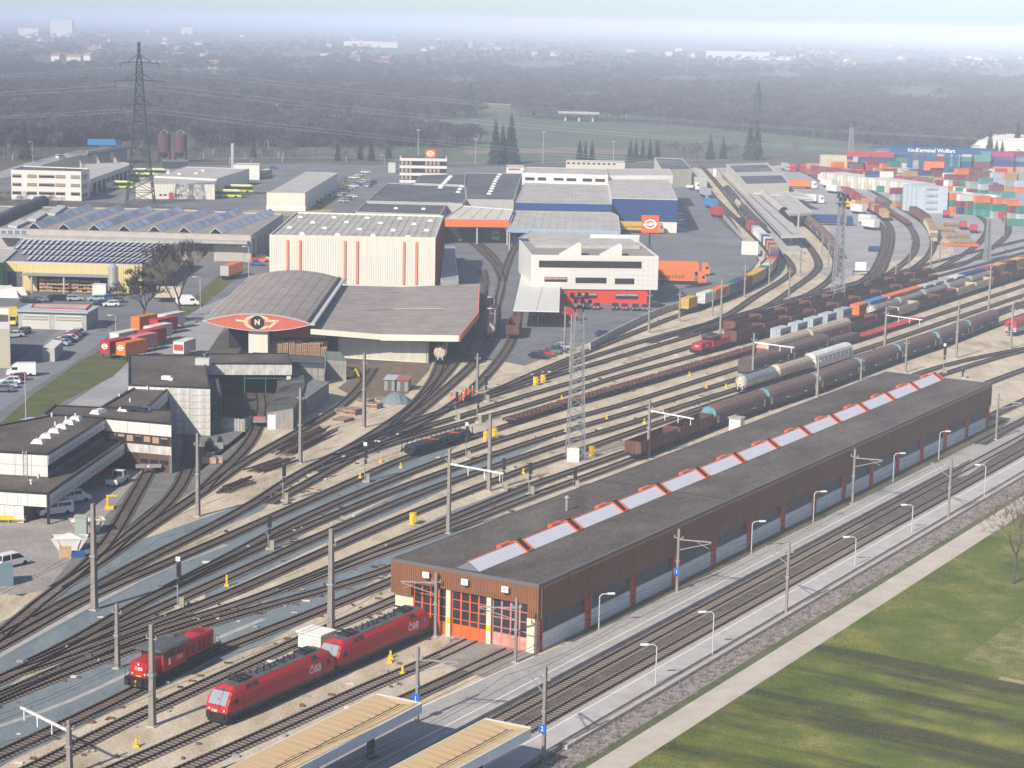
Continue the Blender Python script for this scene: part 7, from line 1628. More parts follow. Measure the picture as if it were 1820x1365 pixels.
mix_ = ['dark blue', 'black', 'silver', 'grey', 'black', 'blue', 'white', 'grey', 'silver', 'red', 'black']
rowc(562, 362, 600, 327, 9, 20, 'parked along the base of the long pale store', mix_); rowc(598, 350, 648, 322, 8, 20, 'in the second parking row by the long store', ['silver', 'light blue', 'grey', 'silver', 'white', 'blue']); rowc(610, 360, 625, 352, 3, 20, 'at the street end of the second parking row', ['silver', 'grey', 'white'])
rowc(655, 333, 664, 326, 3, 70, 'beside the street at the banded tower', ['silver', 'grey', 'black']); rowc(629, 318, 650, 308, 3, 20, 'at the far end of the parking rows', ['white', 'silver', 'white'])
rowc(168, 542, 155, 544, 1, 100, 'x', ['red']) if False else None
for x, y, d, k, c in ((52, 538, 0, 'sedan', 'black'), (74, 537, 0, 'hatch', 'grey'), (99, 534, 30, 'sedan', 'black'), (116, 534, 30, 'estate', 'black'), (133, 535, 20, 'hatch', 'silver'), (170, 535, 200, 'hatch', 'light blue'), (187, 534, 200, 'sedan', 'blue'), (180, 543, 195, 'sedan', 'dark blue'), (197, 545, 195, 'hatch', 'white'), (207, 538, 200, 'sedan', 'grey')): car(x, y, d, k, c, 'in the yard before the yellow works hall')
for i, (x, y, c) in enumerate(((108, 614, 'light blue'), (115, 609, 'dark blue'), (121, 606, 'white'), (126, 602, 'red'), (131, 598, 'blue'), (136, 595, 'silver'))): car(x, y, 160, 'sedan', c, 'in the slanting row behind the pale site hut')
car(42, 594, 250, 'hatch', 'grey', 'alone before the grey double garage'); car(25, 577, 270, 'van', 'yellow', 'beside the beige corner building'); car(8, 566, 200, 'box van', 'yellow', 'at the left photo edge'); car(24, 600, 220, 'sedan', 'white', 'by the wall of the corner building')
car(38, 668, 190, 'box van', 'white', 'parked above the row at the left edge');
for x, y, c, k in ((30, 676, 'dark red', 'hatch'), (18, 683, 'white', 'hatch'), (10, 690, 'light blue', 'sedan'), (3, 697, 'grey', 'sedan')): car(x, y, 190, k, c, 'in the slanting row at the left photo edge')
car(47, 764, 245, 'minivan', 'silver', 'on the verge road behind the workshop roof'); car(19, 781, 235, 'minivan', 'white', 'on the verge road left of the silver one')
car(97, 915, 215, 'van', 'white', 'poking out from under the car port'); car(130, 893, 40, 'van', 'white', 'facing away beside the car port'); car(209, 860, 80, 'pickup', 'white', 'in the workshop yard near the brown garage doors'); car(180, 845, 30, 'sedan', 'red', 'in the shadow of the car port'); car(22, 1006, 50, 'minivan', 'white', 'alone in the workshop yard at the left edge')
for x, y, c in ((958, 637, 'black'), (969, 633, 'red'), (980, 629, 'grey'), (991, 626, 'dark blue'), (1002, 621, 'silver')): car(x, y, -25, 'sedan', c, 'in the row of five behind the upper tracks')
for i, x in enumerate((1042, 1060, 1093, 1110, 1129, 1146)): car(x, 549+i*.6, 265, 'hatch', ('black', 'dark red')[i % 2], 'nose to the red base of the white office')
car(1167, 546, 0, 'sedan', 'black', 'at the right corner of the red office base'); car(1075, 598, 20, 'sedan', 'dark blue', 'beside the concrete retaining wall'); car(1211, 413, 10, 'sedan', 'dark blue', 'at the corner of the navy warehouse')
rowc(1205, 400, 1207, 378, 5, 5, 'along the side of the navy warehouse', ['silver', 'white', 'grey', 'silver', 'black']); car(1218, 329, 0, 'sedan', 'blue', 'under the far glass roofed shelter')
for x, y, d, c in ((167, 347, 10, 'dark red'), (180, 341, 10, 'dark red'), (161, 340, 30, 'grey'), (170, 335, 30, 'black')): car(x, y, d, 'sedan', c, 'beside the white three storey office')
car(196, 336, 15, 'box van', 'white', 'before the green bus at the depot'); car(295, 306, 5, 'sedan', 'white', 'behind the pylon by the buses')
for x, y, d, c in ((456, 468, 5, 'orange'), (466, 465, 5, 'orange'), (458, 472, 5, 'blue'), (468, 462, 5, 'white')): car(x, y, d, 'sedan', c, 'heaped beside the high bay front corner')
car(333, 543, 10, 'box van', 'white', 'parked under the big bare trees'); car(486, 300, 20, 'sedan', 'blue', 'near the slim chimney'); car(108, 282, 60, 'van', 'white', 'driving on the ramp road')
def bus(label, px, py, deg, grp, L=12.0, top=(.72, .74, .1)):
 t = thing('bus', label, 'bus', G(px, py), radians(deg), grp); m1 = mat('bus_lime', (.52, .58, .06), .4); b = U(m1); b.box(-L/2, L/2, -1.25, 1.25, .35, 3.0); b.B('body', t)
 g_ = U(dgl); g_.box(-L/2+.5, L/2-.1, -1.28, 1.28, 1.3, 2.5); g_.B('window', t); U(dgl).box(L/2-.05, L/2+.03, -1.1, 1.1, 1.1, 2.7).B('windscreen', t); U(white_paint).box(-L/2+1, L/2-1, -.9, .9, 3.0, 3.25).B('roof_unit', t)
 w = U(tyre); [w.disc((x, s_*1.15, .5), (0, 1, 0), .5, .3, 10) for x in (-L*.28, L*.3) for s_ in (-1, 1)]; w.B('wheels', t)
bus('lime bus in front of the bays of the bus depot', 211, 335, 0, 'lime buses'); bus('lime bus nearest to the panelled bus garage', 405, 351, 0, 'lime buses', 11); bus('yellow bus right behind the lime one at the bus garage', 424, 342, 0, 'lime buses', 12.5); bus('lime bus parked end-on by the white box hall', 472, 314, 80, 'lime buses'); bus('long lime bus left of the pylon feet', 245, 320, 3, 'lime buses', 17); bus('long lime bus behind the pylon feet', 262, 312, 3, 'lime buses', 17)
def truck(label, px, py, deg, cabc, boxc, L=13.6, text=None, tcol=None, cab=True, H=2.75, grp=None, trailer=True, tsize=1.5, z0=1.15, name='lorry', cat='lorry'):
 t = thing(name, label, cat, G(px, py), radians(deg), grp); bm = mat('lorry_box_'+boxc.replace(' ', '_'), CC.get(boxc) or CARCOL.get(boxc) or (.5, .5, .5), .5, var=.06)
 if trailer:
  U(bm).box(-L, 0, -1.25, 1.25, z0, z0+H).B('cargo_box', t); U(under).box(-L, 0, -1.1, 1.1, .8, z0-.01).B('chassis', t)
  w = U(tyre); [w.disc((x, s_*1.05, .5), (0, 1, 0), .5, .35, 10) for x in (-L+1.8, -L+3.1, -L+4.4) for s_ in (-1, 1)]; w.B('wheels', t)
  U(mat('grey_trim', (.4, .4, .4), .6)).box(-L-.03, -L+.02, -1.2, 1.2, z0+.05, z0+H-.05).B('rear_doors', t)
  if text: [lettering(text, tsize, tcol or letter_k, (-L/2, s_*1.27, z0+H*.45), (pi/2, 0, pi if s_ > 0 else 0), t) for s_ in (-1, 1)]
 if cab:
  cm = mat('cab_'+cabc.replace(' ', '_'), CC.get(cabc) or CARCOL[cabc], .35, spec=.5); c_ = U(cm); c_._add([(.9, -1.25, .5), (3.2, -1.25, .5), (3.2, 1.25, .5), (.9, 1.25, .5), (.9, -1.2, 3.7), (2.7, -1.15, 3.6), (2.7, 1.15, 3.6), (.9, 1.2, 3.7), (3.25, -1.25, 1.8), (3.25, 1.25, 1.8)], [(0, 3, 2, 1), (0, 1, 8, 5, 4), (3, 7, 6, 9, 2), (4, 5, 6, 7), (1, 2, 9, 8), (8, 9, 6, 5), (0, 4, 7, 3)]); c_.B('cab', t)
  U(dgl)._add([(3.22, -1.1, 1.95), (3.22, 1.1, 1.95), (2.86, 1.08, 3.0), (2.86, -1.08, 3.0)], [(0, 1, 2, 3)]).box(2.0, 2.8, -1.27, 1.27, 1.95, 2.7).B('windscreen', t)
  w = U(tyre); [w.disc((x, s_*1.05, .5), (0, 1, 0), .5, .35, 10) for x in (2.3, -.6) for s_ in (-1, 1)]; w.B('cab_wheels', t); U(under).box(-1.8, 3.1, -.9, .9, .5, .9).B('tractor_frame', t)
 return t
truck('orange lorry with black lettering, nearer of two beside the white office', 1234, 506, -2, 'orange', 'orange', 13.6, 'Hapag-Lloyd', letter_k, grp='orange lorries'); truck('orange lorry half hidden behind its lettered twin beside the white office', 1241, 489, -2, 'orange', 'orange', 13.6, grp='orange lorries')
truck('cream lorry with dark lettering at the foot of the navy warehouse', 1163, 415, -3, 'tan', 'yellow', 13.6, 'ex Spedition', letter_k, tsize=1.3); truck('white lorry facing the camera at the orange loading hall', 882, 428, -95, 'white', 'white', 8, trailer=True); truck('grey tarpaulin lorry left of its white neighbour at the navy side lane', 1259, 352, -78, 'white', 'grey', 9, cab=False); truck('white tractor lorry at the far end of the truck yard', 1232, 338, -10, 'white', 'white', 3, H=1.0)
truck('red box trailer behind a blue one in the truck yard', 1281, 388, -72, 'red', 'red', 7.5, cab=False, name='trailer', cat='trailer'); truck('blue box trailer next to the curved containers in the truck yard', 1270, 372, -72, 'blue', 'brightblue', 7.5, cab=False, name='trailer', cat='trailer')
truck('red flat trailer under the white office canopy', 1027, 570, 0, 'red', 'red', 12, H=2.0, cab=False, name='trailer', cat='trailer'); truck('orange and white trailer parked by the verge left of the arched hall', 424, 489, 79, 'orange', 'orange', 12, cab=False, name='trailer', cat='trailer', z0=1.2)
truck('dark blue curtain lorry before the platform building', 1500, 401, -3, 'blue', 'blue', 15, H=2.7); truck('orange and white lorry beside the gridded roofs', 1438, 336, -4, 'white', 'orange', 13); truck('white lorry with white cab in front of the orange one', 1450, 362, -4, 'white', 'white', 13); truck('blue lorry driving on the raised ramp road at the far left', 206, 259, 12, 'blue', 'brightblue', 13).location = G(205, 262, 7.5)
truck('maroon lorry cab before the cream container stack, the left one', 1408, 305, -80, 'red', 'red', 6); truck('maroon lorry cab before the cream container stack, the right one', 1424, 305, -80, 'red', 'maroon', 6)
truck('grey lorry parked facing the camera left of the red lorry cabs', 1398, 304, -80, 'grey', 'grey', 6)
truck('white lorry among the far containers under the gantry', 1600, 303, 10, 'white', 'white', 4)
for i, (x, y) in enumerate(((1536, 382), (1524, 374), (1552, 402), (1558, 410), (1490, 345), (1482, 335), (1474, 326))): truck('%s white box trailer counted from the front of the pale yard by the curve' % ORD[i], x, y, -60, 'white', 'yellow' if i == 1 else 'white', 7.2, cab=False, name='trailer', cat='trailer', grp='white trailers by the curve')
t = thing('rail_trolley', 'small flat rail trolley on the curved track before the open bay', 'trolley', G(461, 757), .1); U(old_wood).box(-1.1, 1.1, -1.6, 1.6, .9, 1.3).B('deck', t); U(flat_red).box(-1.1, 1.1, 1.4, 1.6, 1.3, 1.5).B('end_board', t); w = U(wheel_m); [w.disc((sx*.75, sy*1.1, .65), (1, 0, 0), .35, .12, 10) for sx in (-1, 1) for sy in (-1, 1)]; w.B('wheels', t)
t = thing('buffer_stop', 'wooden buffer stop with a white disc at the end of the short court track', 'buffer stop', G(264, 842), .2); U(old_wood).box(-2.0, 2.0, -.3, .3, 1.0, 1.5).B('beam', t); U(dmt).box(-1, -.7, -.3, 1.2, 0, 1.0).box(.7, 1, -.3, 1.2, 0, 1.0).B('frame', t); U(white_paint).disc((0, -.33, 1.25), (0, 1, 0), .2, .05, 10).B('disc', t)
def skip(px, py, label, rz, col):
 t = thing('skip', label, 'skip', G(px, py), rz, 'skips'); b = U(col); b._add([(-1.4, -.9, 0), (1.4, -.9, 0), (1.4, .9, 0), (-1.4, .9, 0), (-2.4, -1.2, 1.7), (2.4, -1.2, 1.7), (2.4, 1.2, 1.7), (-2.4, 1.2, 1.7)], [(0, 1, 5, 4), (1, 2, 6, 5), (2, 3, 7, 6), (3, 0, 4, 7), (0, 3, 2, 1)]); b.bar((-2.4, -1.2, 1.7), (2.4, -1.2, 1.7), .12); b.bar((-2.4, 1.2, 1.7), (2.4, 1.2, 1.7), .12); b.bar((-1, -1.15, .4), (-1.6, -1.25, 1.7), .1); b.bar((1, -1.15, .4), (1.6, -1.25, 1.7), .1); b.B('tub', t)
 U(wpan)._add([(-2.3, -1.1, 1.5), (2.3, -1.1, 1.5), (2.3, 1.1, 1.5), (-2.3, 1.1, 1.5), (0, 0, 2.3)], [(0, 1, 4), (1, 2, 4), (2, 3, 4), (3, 0, 4)]).B('lid', t)
skip(124, 976, 'white peaked skip beside the tall mast in the workshop yard', .1, wpan); skip(155, 944, 'cream skip behind the pale green cabinet in the workshop yard', .4, cream)
t = thing('cabinet', 'pale green electric cabinet between the two skips', 'cabinet', G(145, 955), 0); U(mat('pale_green_cab', (.3, .36, .32), .6)).box(-.8, .8, -.5, .5, 0, 3.0).B('cabinet_body', t); U(concrete).box(-.9, .9, -.6, .6, 2.95, 3.15).B('cap', t)
t = thing('crate', 'brown plywood crate with blue tarpaulin beside the white peaked skip', 'crate', G(116, 990), .2); U(pal).box(-.8, .8, -.7, .7, 0, 1.3).B('box', t); U(mat('blue_tarp', (.02, .09, .3), .6)).box(.9, 2.6, -.6, .6, 0, .7).B('tarpaulin', t)
t = thing('bin', 'blue grey container box at the left photo edge in the workshop yard', 'container', G(3, 1038), .3); U(mat('blue_grey_box', (.16, .22, .26), .6)).box(-2.2, 1.4, -1.2, 1.2, 0, 2.4).B('box', t)
t = thing('small_crane', 'small yellow hand crane on the yard kerb', 'crane', G(191, 905), .2); U(yellow).box(-.15, .15, -.15, .15, 0, 2.0).box(-.15, 1.4, -.1, .1, 1.9, 2.15).box(-.4, .9, -.4, .4, 0, .5).B('jib', t)
t = thing('bench', 'yellow bench against the panelled wall at the left', 'bench', G(15, 929), .02); U(yellow).box(-2.4, 2.4, -.3, .3, .45, .55).box(-2.4, 2.4, .25, .32, .55, 1.0).B('seat', t); b = U(yellow); [b.box(x, x+.1, -.25, .25, 0, .45) for x in (-2.2, 0, 2.1)]; b.B('leg', t)
t = thing('digger', 'small yellow excavator attachment beside the plank store', 'machine', G(617, 673), .3); U(yellow).box(-1.4, .6, -.6, .6, .3, 1.2).bar((.4, 0, 1), (1.8, 0, 1.9), .4).bar((1.8, 0, 1.9), (2.4, 0, .4), .35).box(-1.2, .2, -.4, .4, 1.2, 1.9).B('body', t); U(tyre).box(-1.5, .9, -.8, -.5, 0, .5).box(-1.5, .9, .5, .8, 0, .5).B('tracks', t)
for i, (x, y) in enumerate(((367, 824), (378, 824), (389, 823), (373, 817))):
 t = thing('crate', 'pale wooden crate, %s from the left in the court' % ORD[i], 'crate', G(x, y), .1, 'crates in the court'); b = U(pal); b.box(-.6, .6, -.5, .5, .1, 1.1); b.B('box', t); U(old_wood).box(-.65, .65, -.55, .55, 1.1, 1.18).B('lid', t)
for i, (x, y, lb) in enumerate(((372, 800, 'dark covered machine unit behind the pale crates'), (390, 797, 'silver grey machine unit behind the pale crates'))):
 t = thing('machine', lb, 'machine', G(x, y), .1); U(dmt if i == 0 else mast_steel).box(-.7, .7, -1.4, 1.4, .2, 1.3).B('housing', t); U(dmt).tube([(0, -1.3, 1.3), (0, 1.3, 1.5)], .4, 8).B('roller', t)
t = thing('skip', 'dark blue dome shaped skip alone on the pale apron', 'skip', G(1553, 447), 0); U(mat('navy_skip', (.01, .04, .11), .5)).tube([(-1.6, 0, .9), (1.6, 0, .9)], .9, 10).box(-1.8, 1.8, -.9, .9, .1, .9).B('tub', t)
rail_rust = mat('rusty_rails', (.09, .045, .04), .85, var=.3, scale=1.5); sleep_old = mat('old_sleepers', (.12, .08, .065), .95, col2=(.28, .2, .16), scale=1.2)
def pile(x0, y0, x1, y1, n, label, m, w=2.2, lay=2, grp=None):
 a, c = G(x0, y0), G(x1, y1); t = thing('rail_pile', label, 'pile of rails', (a.x, a.y, 0), atan2(c.y-a.y, c.x-a.x), grp); L_ = (c-a).length; rd = random.Random(int(x0+y0))
 for i in range(n):
  for k in range(lay):
   y = -w/2+i*w/n+rd.uniform(-.15, .15); s_ = rd.uniform(0, L_*.3); r = .1
   e_ = L_-rd.uniform(0, L_*.35); b = U(m if rd.random() < .75 else sleep_old).bar((s_, y, .15+k*.28+rd.random()*.2), (e_, y+rd.uniform(-.5, .5), .12+k*.28+rd.random()*.2), .13, .2); b.B('rail_length', t)
pile(384, 880, 448, 852, 10, 'lowest rail pile near the middle signal', rail_rust); pile(442, 842, 520, 818, 12, 'jumbled rail pile above the lowest one', rail_rust, 3.2); pile(492, 812, 590, 764, 14, 'long rail pile beside the mast near the curved shed', rail_rust, 4.0, 3); pile(455, 838, 492, 826, 8, 'short dark scrap pile between the rail piles', dmt, 2.6)
def sleeper_stack(px, py, label, n=7, lay=5, rz=-.5):
 t = thing('sleeper_stack', label, 'sleeper stack', G(px, py), rz, 'sleeper stacks'); rd = random.Random(int(px))
 for k in range(lay):
  for i in range(n): U(sleep_old if (i+k) % 4 else pal).box(-1.3, 1.3, -n*.14+i*.28, -n*.14+i*.28+.25, .05+k*.18, .05+k*.18+.15).B('sleeper', t)
for x, y, lb, n, l in ((610, 748, 'dark sleeper stack nearest the tall mast', 12, 3), (628, 736, 'reddish sleeper stack behind the tall mast', 10, 6), (665, 725, 'pale sleeper stack right of the tall mast', 8, 5), (650, 715, 'sleeper stack left of the grey gravel heap', 8, 4), (684, 712, 'scrap sleeper stack by the gravel heap', 8, 3), (612, 733, 'low sleeper stack on the weedy ground', 10, 4)): sleeper_stack(x, y, lb, n, l)
t = thing('gravel_heap', 'blue grey gravel heap beside the tin roofed huts', 'heap', G(704, 714)); b = U(gravel_blue); k = 16; rng = [[(rr_.uniform(.85, 1.1)*r*cos(2*pi*j/k), rr_.uniform(.85, 1.1)*r*sin(2*pi*j/k)*1.2, z) for j in range(k)] for r, z in ((3.4, 0), (2.3, .8), (1.1, 1.6), (.2, 1.9))]
b._add(sum(rng, []), [(i*k+j, i*k+(j+1) % k, (i+1)*k+(j+1) % k, (i+1)*k+j) for i in range(3) for j in range(k)]); b.B('heap_body', t)
for i, (x, y, c, L_, lb) in enumerate(((206, 634, 'red', 7.2, 'red-orange swap body at the left front, showing a round emblem'), (234, 637, 'orange', 7.2, 'bright orange swap body at the front, showing a round emblem'), (254, 625, 'pink', 7.2, 'faded pink swap body behind the bright orange one'), (270, 615, 'red', 7.2, 'red swap body in the middle of the group'), (281, 607, 'white', 7.2, 'white swap body behind the middle red one'), (222, 619, 'white', 7.2, 'white swap body between the front pair and the grass'), (258, 589, 'orange', 7.2, 'orange swap body standing apart at the back left'), (291, 594, 'red', 7.2, 'red swap body at the back of the group'), (305, 585, 'white', 7.2, 'white swap body at the far right end of the group'))):
 t = thing('swap_body', lb, 'container', G(x, y), radians(63), 'orange and white swap bodies'); me, dm = container_mesh(L_, 2.7, c); o = ON('cargo_box', me); LK(o); o.parent = t; o.location = (0, 0, 1.1)
 b = U(dmt)
 for sx in (-2.9, 2.9):
  for sy in (-1.1, 1.1): b.box(sx-.07, sx+.07, sy-.07, sy+.07, 0, 1.15)
 b.B('support_legs', t)
 if i in (0, 1):
  rt = MB(); e_ = ON('emblem_holder', None); o2 = round_logo(t, 0, 0, 0, .75, letter_w); bpy.data.objects.remove(e_); o2.location = (-L_/2-.12, 0, 2.7); o2.rotation_euler = (0, 0, -pi/2)
t = thing('swap_body', 'small white and red patterned trailer on the service road before the workshop roof', 'trailer', G(328, 632), radians(75)); me, dm = container_mesh(6.0, 2.5, 'white'); o = ON('cargo_box', me); LK(o); o.parent = t; o.location = (0, 0, .9); U(flat_red).box(-3.12, -3.06, -1.0, 1.0, 1.6, 2.8).B('pattern', t)
truck('big white motorhome under the bare trees', 322, 536, 5, 'white', 'cream', 6.5, H=2.6, cab=False, name='motorhome', cat='motorhome')
for i, (x, y) in enumerate(((15, 528), (27, 524), (6, 521))):
 t = thing('tarp_heap', '%s heap under white sheets at the left edge of the works yard' % ORD[i], 'covered heap', G(x, y), .3*i, 'sheeted heaps'); b = U(wpan); b._add([(-3, -1.5, 0), (3, -1.5, 0), (3.2, 1.5, 0), (-3, 1.6, 0), (-2, -.6, 1.9), (2, -.5, 2.1), (1.8, .6, 1.8), (-2, .7, 2.2)], [(0, 1, 5, 4), (1, 2, 6, 5), (2, 3, 7, 6), (3, 0, 4, 7), (4, 5, 6, 7)]); b.B('sheet', t)
def person_mesh():
 me = bpy.data.meshes.new('person'); J = {'p': (0, 0, .95), 'c': (0, .02, 1.2), 'n': (0, .02, 1.48), 'h': (0, .05, 1.62), 't': (0, .05, 1.76), 'ls': (-.19, 0, 1.42), 'le': (-.27, .02, 1.13), 'lw': (-.25, .16, .9), 'rs': (.19, 0, 1.42), 're': (.28, 0, 1.13), 'rw': (.24, .2, .98), 'lh': (-.1, 0, .9), 'lk': (-.12, .06, .5), 'lf': (-.13, -.02, .08), 'lt': (-.14, .15, .04), 'rh': (.1, 0, .9), 'rk': (.13, .02, .5), 'rf': (.14, -.06, .08), 'rt': (.15, .1, .04), 'lha': (-.24, .22, .83), 'rha': (.22, .28, .95)}
 ks = list(J); E_ = [('p', 'c'), ('c', 'n'), ('n', 'h'), ('h', 't'), ('n', 'ls'), ('ls', 'le'), ('le', 'lw'), ('lw', 'lha'), ('n', 'rs'), ('rs', 're'), ('re', 'rw'), ('rw', 'rha'), ('p', 'lh'), ('lh', 'lk'), ('lk', 'lf'), ('lf', 'lt'), ('p', 'rh'), ('rh', 'rk'), ('rk', 'rf'), ('rf', 'rt')]
 me.from_pydata([J[k] for k in ks], [(ks.index(a), ks.index(b)) for a, b in E_], []); o = ON('person', me); LK(o); md = o.modifiers.new('skin', 'SKIN'); rad = {'p': .16, 'c': .15, 'n': .075, 'h': .105, 't': .07, 'ls': .075, 'le': .055, 'lw': .045, 'lha': .045, 'lh': .1, 'lk': .075, 'lf': .06, 'lt': .045}
 for i, k in enumerate(ks):
  r = rad.get(k) or rad.get('l'+k[1:]); me.skin_vertices[0].data[i].radius = (r, r*.8 if k in 'pc' else r)
 me.skin_vertices[0].data[0].use_root = True; o.modifiers.new('sub', 'SUBSURF').levels = 1
 m2 = bpy.data.meshes.new_from_object(o.evaluated_get(bpy.context.evaluated_depsgraph_get())); bpy.data.objects.remove(o)
 hv = mat('hivis_orange', (.85, .17, .02), .7); sk = mat('skin', (.5, .3, .22), .6); bt = mat('boots', (.03, .025, .02), .8); gy = mat('hivis_band', (.6, .62, .6), .4)
 m2.materials.clear(); [m2.materials.append(q) for q in (hv, sk, bt, gy)]
 for p in m2.polygons:
  z = p.center.z; x = abs(p.center.x); p.material_index = 1 if z > 1.52 or (x > .2 and z < .93 and z > .75) else (2 if z < .14 else (3 if (1.12 < z < 1.18 and x < .2) or .42 < z < .47 else 0))
 return m2
pme_ = person_mesh(); hat = U(mat('white_helmet', (.8, .8, .78), .4)).tube([(0, .05, 1.70), (0, .05, 1.80), (0, .05, 1.86)], .14, 10, .06).data('helmet')
for i, (x, y, a, lb) in enumerate(((802, 712, .3, 'worker in orange on the far left of the group on the tracks'), (819, 713, 1.2, 'worker in orange second from the left on the tracks'), (826, 708, 2.0, 'worker in orange in the centre of the group on the tracks'), (832, 704, 3.4, 'worker in orange second from the right on the tracks'), (815, 717, 4.0, 'worker in orange nearest the camera, beside the signal'), (839, 703, 5.0, 'worker in orange on the far right of the group on the tracks'), (823, 714, 5.5, 'worker in orange facing away in the middle of the group'))):
 o = ON('person', pme_); LK(o); o.location = G(x, y)+Vector((0, 0, .05)); o.rotation_euler = (0, 0, a); tag(o, lb, 'person', 'track workers in orange'); h = ON('helmet', hat); LK(h); h.parent = o
# ---------------------------------------------------------------- container terminal
rk_ = random.Random(8); PAL_ = ['maroon', 'maroon', 'brown', 'orange', 'red', 'grey', 'grey', 'blue', 'white', 'tan', 'magenta', 'paleblue', 'green', 'maroon', 'teal', 'orange']
def stack(px, py, deg, L, cols_, where, n_row=1, row_deg=None, step=2.6, z=0.02, text=None, H=2.6, grp='stacked terminal containers', tcol=None):
 """stacks standing at a pixel; each column a list bottom-up; n_row columns along row_deg"""
 q = G(px, py); rd = radians(row_deg if row_deg is not None else deg+90)
 for i in range(n_row):
  c = cols_[i % len(cols_)]
  if n_row >= 14 and 'cream' not in where: c = [rk_.choice(PAL_) for _ in range(rk_.choice((1, 2, 2, 3)))]
  for k, col in enumerate(c):
   p = q+Vector((cos(rd), sin(rd), 0))*step*i; lvl = ['bottom', 'second', 'third', 'top', 'fifth'][k] if k < len(c)-1 or len(c) == 1 else 'top'
   if len(c) == 1: lvl = 'single'
   if (n_row >= 14 and k < len(c)-1) or (n_row >= 14 and i > 10):
    rest_box(L, H, col, (p.x, p.y, z+k*H), radians(deg)); continue
   key = (col, lvl, where); _seq[key] = _seq.get(key, 0)+1; o_ = '' if n_row == 1 and _seq[key] == 1 else ORD[min(19, _seq[key]-1)]+' '
   container(L, H, col, ('%s%s %s container %s' % (o_, lvl, CNAME.get(col, col), where)), (p.x, p.y, z+k*H), radians(deg), grp, text, tcol, bars=False, tsize=1.3)
stack(1480, 314, 0, 12.2, [['cream']*4], 'in the tall cream pile at the back', 2)
stack(1444, 309, 0, 6.1, [['red', 'tan']], 'left of the tall cream pile', 1)
stack(1512, 306, 70, 6.1, [['blue', 'blue'], ['blue', 'blue', 'grey']], 'right of the tall cream pile', 3, 0)
stack(1524, 296, 0, 12.2, [['maroon', 'blue', 'red']], 'in the back row near the gantry', 2, 0, 12.6); stack(1566, 295, 0, 6.1, [['tan', 'tan', 'tan']], 'in the back row by the gantry leg'); stack(1590, 297, 0, 12.2, [['magenta', 'green', 'blue']], 'in the back row behind the gantry leg')
stack(1535, 325, -62, 6.1, [['maroon', 'maroon'], ['maroon', 'maroon'], ['maroon', 'brown']], 'in the maroon double row', 7, 118, 6.3); stack(1549, 335, 0, 6.1, [['blue', 'blue', 'blue'], ['blue', 'blue', 'white']], 'at the end of the maroon row', 2, 0, 6.3); stack(1571, 341, 0, 6.1, [['green'], ['green', 'magenta']], 'alone before the long cream row', 1)
stack(1564, 309, -62, 6.1, [['orange', 'orange'], ['orange', 'tan']], 'in the orange double row by the gantry leg', 5, 118, 6.3)
stack(1638, 347, 24, 12.2, [['cream', 'cream'], ['white', 'white'], ['cream', 'white']], 'in the long cream double row', 26, 118, 2.6)
stack(1654, 378, 0, 12.2, [['paleblue']*4], 'in the big pale blue block', 4, 115, 2.9, text='MAERSK', tcol=mat('navy_lettering'))
stack(1706, 343, -58, 12.2, [['white'], ['white', 'white']], 'in the white row under the gantry', 5, 122, 12.5)
stack(1736, 345, 0, 6.1, [['blue', 'grey'], ['blue']], 'at the near end of the small group', 2, 5, 6.4); stack(1741, 338, 0, 6.1, [['blue', 'white']], 'behind the dark blue pair')
stack(1764, 357, -52, 6.1, [['white'], ['grey']], 'in the pale single row', 4, 130, 6.4); stack(1729, 431, -14, 6.1, [['green']], 'standing apart beside the outer curve') if False else stack(1804, 402, -6, 6.1, [['green']], 'standing apart beside the outer curve')
stack(1820, 392, 20, 6.1, [['orange', 'white', 'grey'], ['grey', 'orange', 'white'], ['grey', 'white', 'maroon'], ['orange', 'orange', 'grey']], 'in the front right block at the photo edge', 16, 128, 4.2)
stack(1795, 378, 20, 6.1, [['white', 'pink'], ['orange', 'grey'], ['maroon', 'orange', 'white'], ['grey', 'blue']], 'in the second right block', 14, 128, 4.6)
stack(1760, 345, 20, 6.1, [['maroon', 'orange', 'orange'], ['maroon', 'maroon'], ['orange', 'maroon', 'tan'], ['blue', 'maroon', 'grey'], ['red', 'magenta', 'green']], 'in the third right block', 16, 126, 6.4)
stack(1790, 352, 20, 6.1, [['maroon', 'orange'], ['blue', 'maroon', 'magenta'], ['orange', 'white']], 'in the fourth right block', 14, 126, 6.4)
stack(1815, 342, 20, 6.1, [['orange', 'maroon', 'white'], ['tan', 'grey', 'magenta'], ['maroon', 'blue']], 'in the fifth right block', 14, 120, 8)
for i, (x, c) in enumerate(((1683, ['maroon', 'teal', 'teal', 'grey']), (1703, ['maroon', 'blue', 'green', 'cream']), (1737, ['maroon', 'maroon', 'teal', 'teal']), (1778, ['orange', 'blue', 'blue', 'magenta']), (1812, ['tan', 'blue', 'teal', 'maroon']), (1846, ['white', 'maroon', 'blue', 'magenta']), (1660, ['orange', 'orange', 'maroon']))): stack(x, 305, 0, 12.2, [c], 'in the tall back row right of the gantry, column %s' % ORD[i].replace('first', 'one'))
stack(1665, 318, 10, 6.1, [['orange', 'maroon'], ['maroon', 'cream'], ['orange', 'red']], 'in the loose group behind the white row', 6, 10, 6.5); stack(1690, 330, 10, 6.1, [['maroon', 'maroon'], ['green', 'maroon'], ['maroon', 'blue']], 'in the dark group right of the white row', 6, 20, 6.5)
gb = mat('gantry_blue', (.02, .085, .2), .5, var=.08); q = G(1624, 318); t = thing('gantry_crane', 'blue container gantry crane with white lettering on its long beam', 'crane', q, radians(-4)); q2 = G(1681, 322); Wg = (q2-q).length; zt = Hgt((1624, 318), 272)
